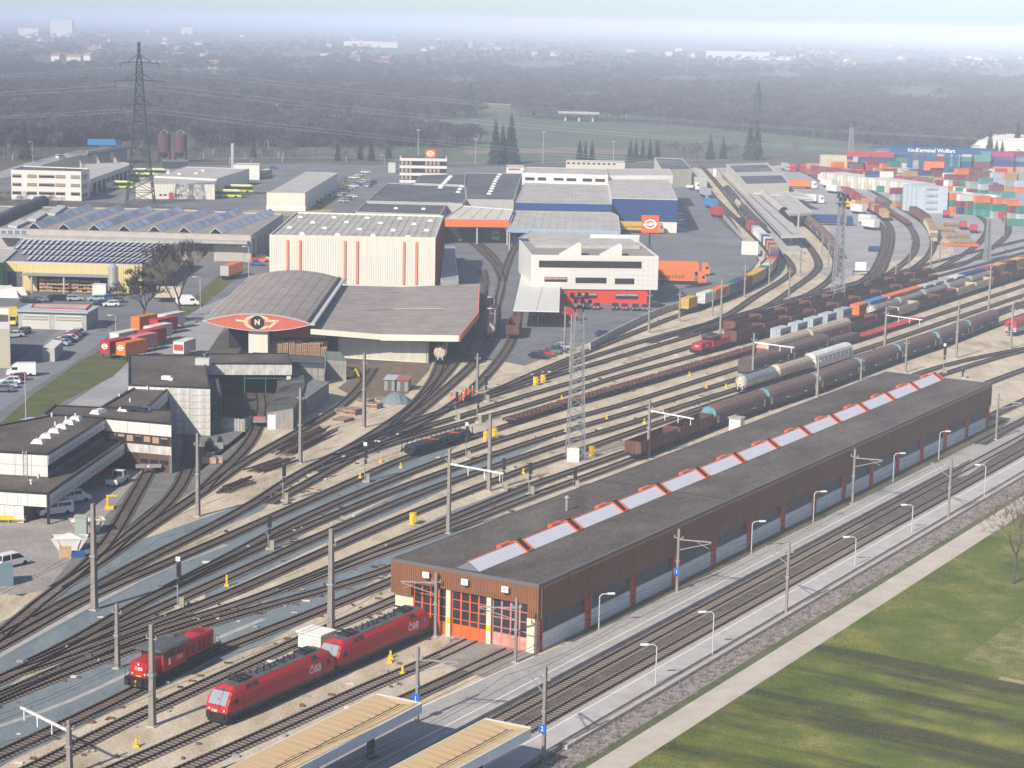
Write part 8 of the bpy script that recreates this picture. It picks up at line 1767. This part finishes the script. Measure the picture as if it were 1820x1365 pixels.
b = U(gb); b.box(-12, Wg+14, -1.2, 1.2, zt, zt+2.8); b.B('beam', t)
for x in (-2.2, 3.2, Wg-1.5, Wg+2.5): U(gb)._add([(x-.8, -.7, 0), (x+.8, -.7, 0), (x+.8, .7, 0), (x-.8, .7, 0), (x-1.5, -.9, zt), (x+1.5, -.9, zt), (x+1.5, .9, zt), (x-1.5, .9, zt)], [(0, 1, 5, 4), (1, 2, 6, 5), (2, 3, 7, 6), (3, 0, 4, 7)]).B('leg', t)
b = U(gb); b.bar((-22, 3, zt+2.4), (Wg+22, 3, zt+2.2), .8, 1.4); [b.bar((x, 1.4, zt+2.6), (x+3, 3, zt+4.0), .3) for x in range(-12, int(Wg)+12, 6)]; b.bar((-14, 2, zt+4.0), (Wg+14, 2, zt+4.0), .35); b.B('catwalk', t)
lettering('Terminal Wolfurt', 2.6, letter_w, (Wg*.56, -1.3, zt+1.4), (pi/2, 0, 0), t, bold=.06); lettering('Künz', 2.2, letter_w, (-1.5, -1.3, zt+1.4), (pi/2, 0, 0), t, bold=.04)
U(gb).box(Wg*.3, Wg*.3+5, -3.5, 2, zt-3, zt).B('trolley', t)
t = thing('storage_hall', 'big white round-roofed tent hall behind the terminal at the right edge', 'hall', G(1824, 281), 0); n_ = 10; b = U(wpan); A_ = [(27*cos(pi*i/n_), 0, 11.5*sin(pi*i/n_)**.7) for i in range(n_+1)]; b._add(A_+[(x, 45, z) for x, y, z in A_], [(i, i+1, n_+2+i, n_+1+i) for i in range(n_)]+[tuple(range(n_+1))[::-1]]); b.B('roof', t)
o = REST.B('shipping_containers'); o['kind'] = 'stuff'; o['label'] = 'half hidden containers inside the far terminal blocks'
for i, (x, y, n, lb) in enumerate(((1674, 413, 10, 'log pile nearest the big pale blue container block'), (1695, 404, 9, 'log pile in the middle of the pale apron'), (1700, 424, 11, 'wide log pile beside the inner curve'), (1710, 437, 9, 'log pile with orange rails in front of it'), (1640, 372, 10, 'log heap behind the timber wagons, near end'), (1618, 362, 10, 'log heap behind the timber wagons, far end'))):
 t = thing('log_pile', lb, 'log pile', G(x, y), radians(-5+i*3), 'log piles'); b = MB(); logs(b, -4, 4, -2.6, 2.6, 0, 4, n, .24); b.B('logs', t)['kind'] = 'stuff'
t = thing('steel_rack', 'orange steel frames lying in front of the log piles', 'frames', G(1707, 438), 0); b = U(orange); [b.box(-6, 6, y, y+.25, .2, .9) for y in (-1.5, -.5, .5, 1.5)]; b.B('frame', t)
for x, y, lb in ((1682, 388, 'red and white trailer near the pale blue container block'), (1712, 409, 'left of two red and white trailers by the log piles'), (1731, 415, 'right of two red and white trailers by the log piles')): truck(lb, x, y, -100, 'red', 'red', 6, H=1.6, cab=False, name='trailer', cat='trailer', grp='red and white trailers');
# ---------------------------------------------------------------- trees
bark = mat('bark', (.085, .065, .055), .95, var=.2, scale=2); twig = mat('bare_twigs', (.085, .068, .068), .95, var=.15, scale=.3); twig_b = mat('bare_twigs_grey', (.12, .105, .11), .95, var=.15, scale=.3); birch = mat('birch_bark', (.42, .39, .36), .9, var=.2, scale=3); needle = mat('needles', (.018, .032, .02), .95, var=.35, scale=.6)
def bare_tree(h, seed, depth=4, twn=5, tw=.05, spread=1.0, first=.28, k=5):
 """trunk and limbs as tapered tubes, crown of thin twigs"""
 rd = random.Random(seed); tr = MB(); cr = MB(); tips = []
 def grow(p, d, L, r, lv):
  n = 3; P = [p]; q = p
  for i in range(n): d = (d+Vector((rd.uniform(-.14, .14), rd.uniform(-.14, .14), rd.uniform(-.02, .12)))).normalized(); q = q+d*L/n; P.append(q)
  (tr if lv <= 1 else cr).tube(P, r, k if lv == 0 else (4 if lv == 1 else 3), r*.55, cap=False)
  if lv >= depth:
   for i in range(twn):
    o = P[rd.randint(1, n)]; e = (d+Vector((rd.uniform(-1, 1), rd.uniform(-1, 1), rd.uniform(-.5, .8)))).normalized()*L*rd.uniform(.5, 1.1); s_ = Vector((rd.uniform(-1, 1), rd.uniform(-1, 1), 0)).normalized()*tw
    cr._add([o-s_, o+s_, o+e], [(0, 1, 2)])
    m_ = o+e*.45; e2 = (e.normalized()+Vector((rd.uniform(-.9, .9), rd.uniform(-.9, .9), rd.uniform(-.3, .6)))).normalized()*L*.5; cr._add([m_-s_*.7, m_+s_*.7, m_+e2], [(0, 1, 2)])
   return
  nb = rd.choice((3, 4)) if lv < 2 else rd.choice((2, 3))
  for i in range(nb):
   a = 2*pi*(i/nb)+rd.uniform(-.5, .5); sp = rd.uniform(.35, .8)*spread; x = d.cross(Vector((.3, .9, .1))).normalized(); y = d.cross(x)
   nd = (d*cos(sp)+(x*cos(a)+y*sin(a))*sin(sp)); nd.z += .12; grow(P[rd.choice((2, 3, 3))], nd.normalized(), L*rd.uniform(.62, .85), r*.55, lv+1)
 grow(Vector((0, 0, -.2)), Vector((0, 0, 1)), h*first, h*.017, 0); return tr, cr
def conifer(h, seed):
 rd = random.Random(seed); tr = U(bark).tube([(0, 0, 0), (0, 0, h)], h*.015, 5, .03); cr = U(needle); n = 26
 for i in range(n):
  z = h*(.08+.9*i/n); r = h*.2*(1-i/n)**.85+.15; m = 9
  for j in range(m):
   a = 2*pi*j/m+i*.9+rd.uniform(-.2, .2); rr = r*rd.uniform(.7, 1.15); w_ = .35+rr*.22
   x, y = cos(a), sin(a); zz = z+rd.uniform(-.2, .2)*h/n
   cr._add([(x*.1, y*.1, zz+r*.15), (x*rr*.7-y*w_, y*rr*.7+x*w_, zz-rr*.18), (x*rr, y*rr, zz-rr*.42), (x*rr*.7+y*w_, y*rr*.7-x*w_, zz-rr*.18)], [(0, 1, 2), (0, 2, 3)])
 return tr, cr
def tree_thing(name, label, mb2, m1, m2, loc, group=None, sc=1.0, rz=0):
 t = thing(name, label, 'tree', loc, rz, group); t.scale = (sc,)*3; tr, cr = mb2; tr.mats = [m1]; cr.mats = cr.mats or [m2]; tr.B('trunk', t); cr.B('crown', t); return t
tree_thing('bare_tree', 'leafless spreading tree on the meadow at the right photo edge', bare_tree(15, 5, 5, 9, .05, 1.25, .26, 8), bark, mat('light_twigs', (.2, .15, .12), .95), G(1801, 1038))
tree_thing('bare_tree', 'left of two big leafless trees by the motorhome', bare_tree(18, 8, 5, 12, .1, 1.0, .22, 8), bark, twig, G(256, 578)); tree_thing('bare_tree', 'right and taller of two big leafless trees by the motorhome', bare_tree(24, 12, 5, 12, .1, .9, .26, 8), bark, twig, G(322, 578))
tree_thing('bare_tree', 'small leafless tree standing in the parking rows of the long store', bare_tree(12, 3, 4, 4, .05, .8), bark, twig, G(613, 362))
for i, (x, y) in enumerate(((180, 588), (186, 584))): tree_thing('bush', '%s reddish bush on the grass by the orange swap bodies' % ('larger' if i == 0 else 'smaller'), bare_tree(5-i, 31+i, 3, 8, .06, 1.3, .12), bark, mat('red_twigs', (.16, .06, .05), .95), G(x, y))
protos = [bare_tree(15, 40+i, 4, 5, .1, 1.2 if i < 4 else .8, .22) for i in range(5)]; PM = []
for i, (tr, cr) in enumerate(protos):
 tr.mats = [bark if i < 4 else birch]; cr.mats = [(twig, twig_b, twig, mat('brown_twigs', (.10, .072, .065), .95), twig_b)[i]]; PM.append((tr.data('trunk'), cr.data('crown')))
CN = [conifer(16, 70+i) for i in range(2)]; CM = [(a.data('trunk'), b.data('crown')) for a, b in CN]
rt = random.Random(99)
def inpoly(x, y, P):
 c = False; n = len(P)
 for i in range(n):
  (x0, y0), (x1, y1) = P[i], P[(i+1) % n]
  if (y0 > y) != (y1 > y) and x < (x1-x0)*(y-y0)/(y1-y0)+x0: c = not c
 return c
FIELDS = [pts(s) for s in ('700,214 900,210 1180,222 1420,244 1600,262 1560,276 1330,270 1100,250 880,244 720,236', '800,262 900,250 1130,255 1150,280 860,288 800,284', '1180,238 1330,246 1320,268 1170,262', '1540,178 1620,176 1760,182 1760,192 1640,190 1540,186', '20,152 150,148 170,154 60,158', '60,112 330,116 330,124 60,122', '480,206 640,204 660,222 500,222', '690,262 770,264 765,276 700,274', '1560,264 1640,262 1650,270 1560,272', '330,168 520,165 520,172 340,176')]
FC = [(.085, .11, .065), (.09, .115, .07), (.085, .11, .06), (.13, .16, .10), (.24, .2, .13), (.26, .23, .17), (.13, .16, .09), (.09, .13, .06), (.2, .16, .12), (.2, .2, .14)]
for i, P in enumerate(FIELDS): sheet('field', P, .03+.01*i, mat('field_%d' % i, FC[i], 1, var=.25, scale=.02))
sheet('field', '820,268 1000,262 1140,270 1140,276 980,272 830,276', .2, mat('ploughed_field', (.19, .15, .11), 1, var=.15, scale=.02))
BUILT = [pts(s) for s in ('272,236 345,236 345,300 272,300', '40,300 130,262 190,252 245,250 245,300', '-100,298 60,296 250,296 300,292 400,296 700,292 1000,288 1180,280 1250,290 1480,284 1600,276 1900,272 1900,1400 -100,1400',)]
def free(x, y):
 return not any(inpoly(x, y, P) for P in FIELDS) and not any(inpoly(x, y, P) for P in BUILT) and not (abs(y-(196+(x-700)*.026)) < 4 and x > 650)
nT = 0
LM = [(60, 'left of the ramp road'), (150, 'behind the white three storey office'), (235, 'between the ramp and the tall pylon'), (330, 'behind the brown silos'), (420, 'left of the slim chimney'), (520, 'behind the white box hall'), (610, 'behind the long pale store'), (700, 'behind the parking rows'), (800, 'behind the banded office tower'), (880, 'left of the dark conifer clump'), (980, 'right of the dark conifer clump'), (1080, 'behind the low beige shed'), (1180, 'behind the navy warehouse'), (1280, 'behind the far end of the truck yard'), (1400, 'behind the platform buildings'), (1500, 'behind the cream container pile'), (1600, 'behind the far lattice floodlight tower'), (1720, 'behind the gantry crane'), (9999, 'beside the white tent hall')]
def where(x, y): return next(b for a, b in LM if x < a)+(', front row' if y > 272 else ', middle rows' if y > 240 else ', far rows')
def tput(x, y, kind, sc, label, grp):
 ms = CM[kind % 2] if kind >= 10 else PM[kind]; o = thing('conifer' if kind >= 10 else 'bare_tree', label, 'tree', G(x, y), rt.uniform(0, 6.28), grp); o.scale = (sc*rt.uniform(.85, 1.15), sc*rt.uniform(.85, 1.15), sc)
 for nm, me in zip(('trunk', 'crown'), ms): c = ON(nm, me); LK(c); c.parent = o
for x, y, sc, lb in ((880, 292, 1.5, 'tall dark conifer left in the clump behind the warehouses'), (893, 290, 1.3, 'dark conifer in the middle of the clump behind the warehouses'), (908, 291, 1.65, 'tallest dark conifer right in the clump behind the warehouses'), (1332, 284, 1.35, 'left dark conifer behind the platform buildings'), (1345, 284, 1.3, 'right dark conifer behind the platform buildings'), (1262, 284, .9, 'small conifer left of the pair behind the platform buildings'), (1285, 283, .8, 'smallest conifer behind the platform buildings'), (1758, 284, 1.1, 'left conifer before the white tent hall'), (1806, 280, 1.35, 'right conifer before the white tent hall'), (44, 283, 1.2, 'dark conifer left of the ramp road'), (200, 246, .9, 'dark conifer beside the blue lorry ramp'), (620, 222, 1.0, 'distant conifer above the parking rows'), (286, 215, 1.2, 'conifer cluster right of the pylon'), (320, 205, .9, 'slim conifer right of the pylon')):
 tput(x, y, 10+int(x) % 2, sc, lb, 'single dark conifers')
for x, y in ((1030, 288), (1040, 289), (1052, 288), (1130, 286), (1142, 286), (1155, 285), (1120, 288), (1168, 287), (1770, 285), (1780, 286), (600, 286), (640, 284), (660, 286), (690, 282), (450, 280)): tput(x, y, 11, .75, 'low dark evergreen '+where(x, y), 'low dark evergreens')
while nT < 262:
 x = rt.uniform(-30, 1850); y = 205+92*rt.random()**.75
 if not free(x, y) or any(inpoly(x, y-8, P) for P in FIELDS): continue
 k = rt.choice((0, 1, 2, 3, 4)) if y > 235 else rt.choice((0, 1, 2, 3)); tput(x, y, k, rt.uniform(.7, 1.25)*(1 if y < 270 else .85), ('pale birch ' if k == 4 else 'bare purple-brown tree ')+where(x, y), 'bare trees '+where(x, y)); nT += 1
for i in range(26):
 x = rt.uniform(-5, 130); y = 352+rt.uniform(0, 16)+x*.05; tput(x, y, rt.choice((0, 1, 3)), .33, 'bare dark bush before the white three storey office', 'bushes before the white office')
pt = []; rf = random.Random(4)
for bx0, bx1, y0, y1, n, pw in ((-150, 1980, 70, 292, 26000, 1.0), (-150, 1980, 120, 292, 14000, 1), (-80, 1900, 285, 296, 500, 1)):
 for _ in range(n):
  x = rf.uniform(bx0, bx1); y = y0+(y1-y0)*rf.random()**pw+(x-910)*.021*(1 if y0 < 200 else 0)
  if y > 262+(x > 1380)*14 or not free(x, y) or (y > 200 and any(inpoly(x, y-d_, P) for P in FIELDS for d_ in (6, 12))): continue
  s_ = sin(x*.013+y*.09)+sin(x*.031-y*.05)*.8+sin(y*.21+x*.004)*.9
  if y < 215 and s_ < -1.2+(1.0 if y < 95+(x-910)*.021 else 0): continue
  q = G(x, y);
  if q.y > 7000: continue
  pt.append((q.x, q.y, 0))
wm = bpy.data.meshes.new('wood'); wm.from_pydata(pt, [], []); wo = ON('wood', wm); LK(wo); wo['kind'] = 'stuff'; wo['label'] = 'wide hazy mass of bare winter woods across the plain'
ng = bpy.data.node_groups.new('wood_nodes', 'GeometryNodeTree'); ng.interface.new_socket('Geometry', in_out='INPUT', socket_type='NodeSocketGeometry'); ng.interface.new_socket('Geometry', in_out='OUTPUT', socket_type='NodeSocketGeometry')
N_ = ng.nodes; gi = N_.new('NodeGroupInput'); go = N_.new('NodeGroupOutput'); iop = N_.new('GeometryNodeInstanceOnPoints'); jn = N_.new('GeometryNodeJoinGeometry')
srcs = []
for i in range(4):
 if i < 4: tr, cr = bare_tree(14, 60+i, 3, 9, .17, 1.0, .32); mt_ = (twig, twig_b, twig, mat('brown_twigs'))[i]
 else: tr, cr = conifer(13, 90); mt_ = needle
 b = U(mt_); b._add(tr.v, tr.f); b._add(cr.v, cr.f); o = b.B('bare_tree' if i < 4 else 'conifer'); x, y = (560+i*70, 246); o.location = G(x, y); tag(o, ('bare tree number %s of five ' % ORD[i] if i < 4 else 'dark conifer ')+'in the hazy wood above the parking rows', 'tree', 'bare trees of the wood')
 oi = N_.new('GeometryNodeObjectInfo'); oi.inputs['As Instance'].default_value = True; oi.inputs['Object'].default_value = o
 for rep in range(3 if i < 4 else 1): pass
 ng.links.new(oi.outputs['Geometry'], jn.inputs[0])
ng.links.new(gi.outputs[0], iop.inputs['Points']); ng.links.new(jn.outputs[0], iop.inputs['Instance']); iop.inputs['Pick Instance'].default_value = True
ri = N_.new('FunctionNodeRandomValue'); ri.data_type = 'INT'; ri.inputs[4].default_value = 0; ri.inputs[5].default_value = 60
md_ = N_.new('ShaderNodeMath'); md_.operation = 'MULTIPLY'; md_.inputs[1].default_value = 3.99/60.0; ng.links.new(ri.outputs[2], md_.inputs[0]); fl_ = N_.new('ShaderNodeMath'); fl_.operation = 'FLOOR'; ng.links.new(md_.outputs[0], fl_.inputs[0]); ng.links.new(fl_.outputs[0], iop.inputs['Instance Index'])
rs = N_.new('FunctionNodeRandomValue'); rs.data_type = 'FLOAT_VECTOR'; rs.inputs[0].default_value = (.75, .75, .55); rs.inputs[1].default_value = (1.35, 1.35, 1.05); ng.links.new(rs.outputs[0], iop.inputs['Scale'])
rr2 = N_.new('FunctionNodeRandomValue'); rr2.data_type = 'FLOAT_VECTOR'; rr2.inputs[0].default_value = (0, 0, 0); rr2.inputs[1].default_value = (0, 0, 6.28); ng.links.new(rr2.outputs[0], iop.inputs['Rotation'])
ng.links.new(iop.outputs[0], go.inputs[0]); mo_ = wo.modifiers.new('wood', 'NODES'); mo_.node_group = ng
# ---------------------------------------------------------------- motorway, ramp, pylons, town
for q_, w_, z_ in (('640,189 760,193 900,198 1010,201 1060,201 1200,208 1400,216 1640,226 1900,238', 9, 5.5),):
 pl = spline(GP(q_), 20); b = U(asphalt_light); b.ribbon(pl, -w_, w_, z_); b.B('motorway')['kind'] = 'structure'; b = U(concrete); b.ribbon(pl, w_, w_+.1, z_+1.0);
 e_ = U(mat('embankment', (.09, .09, .05), 1, var=.2, scale=.05)); Lp, Rp = off(pl, -w_-9), off(pl, w_+9); Li, Ri = off(pl, -w_), off(pl, w_); n = len(pl)
 for i in range(n-1):
  x_, _y = PX(pl[i])
  if 1000 < x_ < 1062 or 1600 < x_ < 1650: continue
  e_._add([(Lp[i].x, Lp[i].y, 0), (Li[i].x, Li[i].y, z_-.1), (Li[i+1].x, Li[i+1].y, z_-.1), (Lp[i+1].x, Lp[i+1].y, 0), (Rp[i].x, Rp[i].y, 0), (Ri[i].x, Ri[i].y, z_-.1), (Ri[i+1].x, Ri[i+1].y, z_-.1), (Rp[i+1].x, Rp[i+1].y, 0)], [(0, 3, 2, 1), (4, 5, 6, 7)])
 e_.B('embankment')['kind'] = 'structure'
def bridge(label, p, c, w, z, th=1.2, n=3):
 a, d = G(*p, z), G(*c, z); t = thing('bridge', label, 'bridge', (a.x, a.y, 0), atan2(d.y-a.y, d.x-a.x)); L_ = (d-a).length; U(asphalt).box(0, L_, -w/2, w/2, z-th, z).B('deck', t); U(concrete).box(0, L_, -w/2-.3, -w/2, z-.3, z+1).B('railing', t)
 for i in range(n): x = L_*(i+.5)/n; U(concrete).box(x-.8, x+.8, -w*.35, w*.35, 0, z-th).B('pier', t)
 return t
bridge('concrete motorway bridge in the green fields behind the warehouses', (995, 199), (1068, 201), 20, 6.2); bridge('raised ramp bridge carrying the blue lorry at the far left', (138, 272), (228, 259), 9, 7.5, 1.1, 3)
for q_, z_ in (('-80,330 0,312 60,292 130,274 160,268', .06), ('560,425 640,352 720,300 730,290 700,283 500,280 330,284', .05), ('640,300 720,292 1000,288 1300,284', .05)):
 b = U(asphalt_light if z_ > .055 else asphalt); b.ribbon(spline(GP(q_), 8), -5, 5, z_); b.B('road')['kind'] = 'structure'
sheet('verge', '520,395 590,330 650,300 660,306 610,345 560,392', .03, mat('dry_grass', (.2, .17, .09), 1, col2=(.12, .13, .05), scale=.2)); sheet('verge', '430,374 620,372 600,384 480,384', .035, mat('reeds', (.36, .28, .14), 1, var=.25, scale=.5)); sheet('verge', '-60,365 60,352 300,368 440,376 300,384 -60,384', .03, mat('bramble', (.11, .09, .075), 1, var=.3, scale=.4))
def pylon(px, py, top, label, w0=8, arms=((.62, 7.5), (.77, 9.5), (.88, 7.5)), bar=.28, n=16, az=0.1):
 h = Hgt((px, py), top); t = thing('pylon', label, 'pylon', G(px, py), az); A = U(mat('pylon_steel', (.04, .05, .055), .7)); wd = lambda z: max(.35, (w0*(1-z/h)**1.5+.0)/2+.75*(z < h*.9)*1.0)
 zs = [h*(1-(1-i/n)**1.25) for i in range(n+1)]
 for i in range(n):
  z0, z1 = zs[i], zs[i+1]; a, c = wd(z0), wd(z1); P = [(-a, -a, z0), (a, -a, z0), (a, a, z0), (-a, a, z0)]; Q = [(-c, -c, z1), (c, -c, z1), (c, c, z1), (-c, c, z1)]
  for k in range(4): m_ = (k+1) % 4; A.bar(P[k], Q[k], bar*1.4); A.bar(P[k], Q[m_], bar*.7); A.bar(P[m_], Q[k], bar*.7); A.bar(Q[k], Q[m_], bar*.7)
 A.B('lattice_body', t)
 for f, ln in arms:
  z = h*f; b = U(mat('pylon_steel'))
  for s_ in (-1, 1):
   b.bar((0, -.8, z), (s_*ln, 0, z-.6), bar); b.bar((0, .8, z), (s_*ln, 0, z-.6), bar); b.bar((0, 0, z+3.0), (s_*ln*.55, 0, z), bar); [b.bar((s_*ln*u, -.6*(1-u), z-.6*u), (s_*ln*(u+.12), .6*(1-u), z-.6*u), bar*.6) for u in (.15, .35, .55, .75)]
   b.tube([(s_*ln*.95, 0, z-.6), (s_*ln*.95, 0, z-2.2)], .12, 4)
  b.B('cross_arm', t)
 return t, h
py1, h1 = pylon(250, 362, 75, 'tall dark lattice pylon with three cross arms, at the left', 9); pylon(1345, 232, 145, 'hazy pylon with two arms above the platform buildings', 7, ((.62, 9), (.72, 6)), .3, 10, .2); pylon(437, 172, 128, 'small distant pylon right of the big one', 6, ((.7, 6), (.82, 5)), .4, 8, .2); pylon(836, 205, 150, 'faint pylon in the haze above the banded office tower', 7, ((.7, 9), (.9, 7)), .3, 8, .2)
pw_ = G(250, 362); wires = U(mat('wire', (.3, .32, .35), .6)); tgt = G(1345, 232)
def wire(b, a, c, sag, r=.05, n=14):
 a, c = Vector(a), Vector(c); P = [a.lerp(c, i/n)-Vector((0, 0, sag*4*(i/n)*(1-i/n))) for i in range(n+1)]
 for i in range(n): b.bar(P[i], P[i+1], r)
tw_ = thing('power_lines', 'thin high voltage lines leaving the tall pylon to both sides', 'power line', (pw_.x, pw_.y, 0))
for f, ln in ((.62, 7.2), (.77, 9.2), (.88, 7.2)):
 for s_ in (-1, 1):
  a = Vector((s_*ln, 0, h1*f-2)); b = U(mat('wire')); wire(b, a, Vector((640+s_*8, -60, h1*f-16)), 12, .07); wire(b, a, Vector((-420, 120+s_*8, h1*f-8)), 9, .07); b.B('wire', tw_)
for x, y, tp in ((743, 292, 232), (845, 292, 248), (965, 290, 235), (1090, 288, 252)): h = Hgt((x, y), tp); t = thing('light_mast', 'slim tall light mast behind the warehouses, %s of four' % ORD[(743, 845, 965, 1090).index(x)], 'mast', G(x, y), 0, 'slim light masts'); U(mast_steel).tube([(0, 0, 0), (0, 0, h)], .28, 5, .16).box(-1, 1, -.3, .3, h, h+.5).B('pole', t)
cw_ = U(mat('contact_wire', (.12, .12, .13), .5)); co_ = thing('contact_wires', 'thin overhead contact wires above the platform tracks', 'wire', (0, 0, 0))
for k_ in ('P1', 'P2', 'door1', 'T3', 'T4', 'T6l', 'T8', 'T9', 'T11', 'M1', 'M2', 'M4'):
 P_ = TR[k_]; n = int(P_.len/30)
 for i in range(n):
  a, _ = P_.at(i*30); c, _ = P_.at((i+1)*30); b = U(mat('contact_wire')); wire(b, (a.x, a.y, 6.0), (c.x, c.y, 6.0), .02, .035, 2); wire(b, (a.x, a.y, 7.2), (c.x, c.y, 7.2), .9, .035, 8); b.B('wire', co_)
th_w = mat('far_white', (.55, .54, .52), .8); th_r = mat('far_roof', (.28, .16, .12), .9); rtn = random.Random(17)
def far_house(x, y, w_, d_, h, label, flat=False, grp='houses of the distant town', rz=None):
 t = thing('house' if not flat else 'far_hall', label, 'house' if not flat else 'hall', G(x, y), rtn.uniform(-.5, .5) if rz is None else rz, grp); U(th_w).box(-w_/2, w_/2, -d_/2, d_/2, 0, h).B('wall', t)
 if not flat: U(th_r).ext([(-d_/2-.5, h), (0, h+d_*.35), (d_/2+.5, h)][::-1], -w_/2-.5, w_/2+.5, 'x').B('roof', t)
 else: U(flat_roof).box(-w_/2, w_/2, -d_/2, d_/2, h, h+.4).B('roof', t)
far_house(1310, 106, 130, 40, 17, 'long white hall in the haze at the upper right', True, None, 0); far_house(1395, 107, 50, 25, 7, 'low white hall right of the long white one in the haze', True, None, 0); far_house(111, 65, 62, 25, 46, 'white tower block in the distant town at the upper left', True, None, 0); far_house(333, 61, 40, 20, 24, 'pale block in the distant town above the pylon', True, None, 0); far_house(52, 63, 60, 20, 20, 'white block left of the tower block in the haze', True, None, 0)
far_house(660, 84, 130, 40, 14, 'long white halls at the upper centre in the haze', True, None, 0); far_house(1758, 120, 60, 20, 8, 'white hall at the right photo edge in the haze', True, None, 0); far_house(1188, 106, 14, 14, 16, 'white domed farm silo in the haze', True, None, 0)
TW_ = ['at the left edge', 'under the white tower block', 'left of the pylon tip', 'above the parking rows', 'around the long white halls', 'in the hazy middle', 'left of the long white hall', 'right of the long white hall', 'above the container terminal', 'at the right edge']
for i in range(95):
 x = rtn.uniform(0, 1820); y = 66+(x-300)*.026+rtn.uniform(-9, 13)+(8 if x > 900 else 0)
 if rtn.random() < .5: x = rtn.choice((120, 180, 300, 330, 640, 690, 1440, 1480, 1690, 1760))+rtn.gauss(0, 40)
 far_house(x, y, rtn.uniform(10, 20), rtn.uniform(8, 12), rtn.uniform(4, 9), ('tiny pale house in the hazy town ' if y > 75+(x-300)*.026 else 'tiny far house in the upper haze ')+TW_[min(9, max(0, int(x/182)))])
for i, (x, y) in enumerate(((478, 205), (690, 240), (1195, 182), (1100, 185))): far_house(x, y, 14, 9, 5, ('small pale farm house in the woods, %s from the left' % ORD[(478, 690, 1100, 1195).index(x)]), False, 'farm houses in the woods')
b = MB(); _r = random.Random(12); ks = [k for k in TR if k[0] in 'TM' or k in ('door1', 'door2')]; cm_ = [mat('litter_pale', (.6, .58, .52), .8), mat('litter_brown', (.16, .09, .06), .9), mat('litter_dark', (.05, .045, .04), .9), yellow, mat('litter_grey', (.3, .3, .3), .8)]
for i in range(600):
 P_ = TR[_r.choice(ks)]; q, a = P_.at(_r.uniform(0, P_.len)); n_ = _r.choice((-1, 1))*_r.uniform(1.5, 2.3); x, y = q.x-sin(a)*n_, q.y+cos(a)*n_; w_, d_ = _r.uniform(.08, .5), _r.uniform(.08, .25); b.use(cm_[_r.choice((0, 1, 1, 2, 2, 4, 4, 1))]); b.box(x-w_, x+w_, y-d_, y+d_, .05, .1+_r.uniform(0, .2))
o = b.B('track_litter'); o['kind'] = 'stuff'
# ---------------------------------------------------------------- the air over the valley
hb = MB(); hb.box(-15500, 15500, -550, 26000, -1, 84); hz = hb.B('haze'); hz['kind'] = 'stuff'
hm = bpy.data.materials.new('haze'); hm.use_nodes = True; n = hm.node_tree.nodes; n.clear()
vo = n.new('ShaderNodeOutputMaterial'); pv = n.new('ShaderNodeVolumePrincipled')
pv.inputs['Color'].default_value = (0.70, 0.81, 1.0, 1); pv.inputs['Density'].default_value = HAZE; pv.inputs['Anisotropy'].default_value = -0.55
hm.node_tree.links.new(pv.outputs[0], vo.inputs['Volume']); hz.data.materials.append(hm)
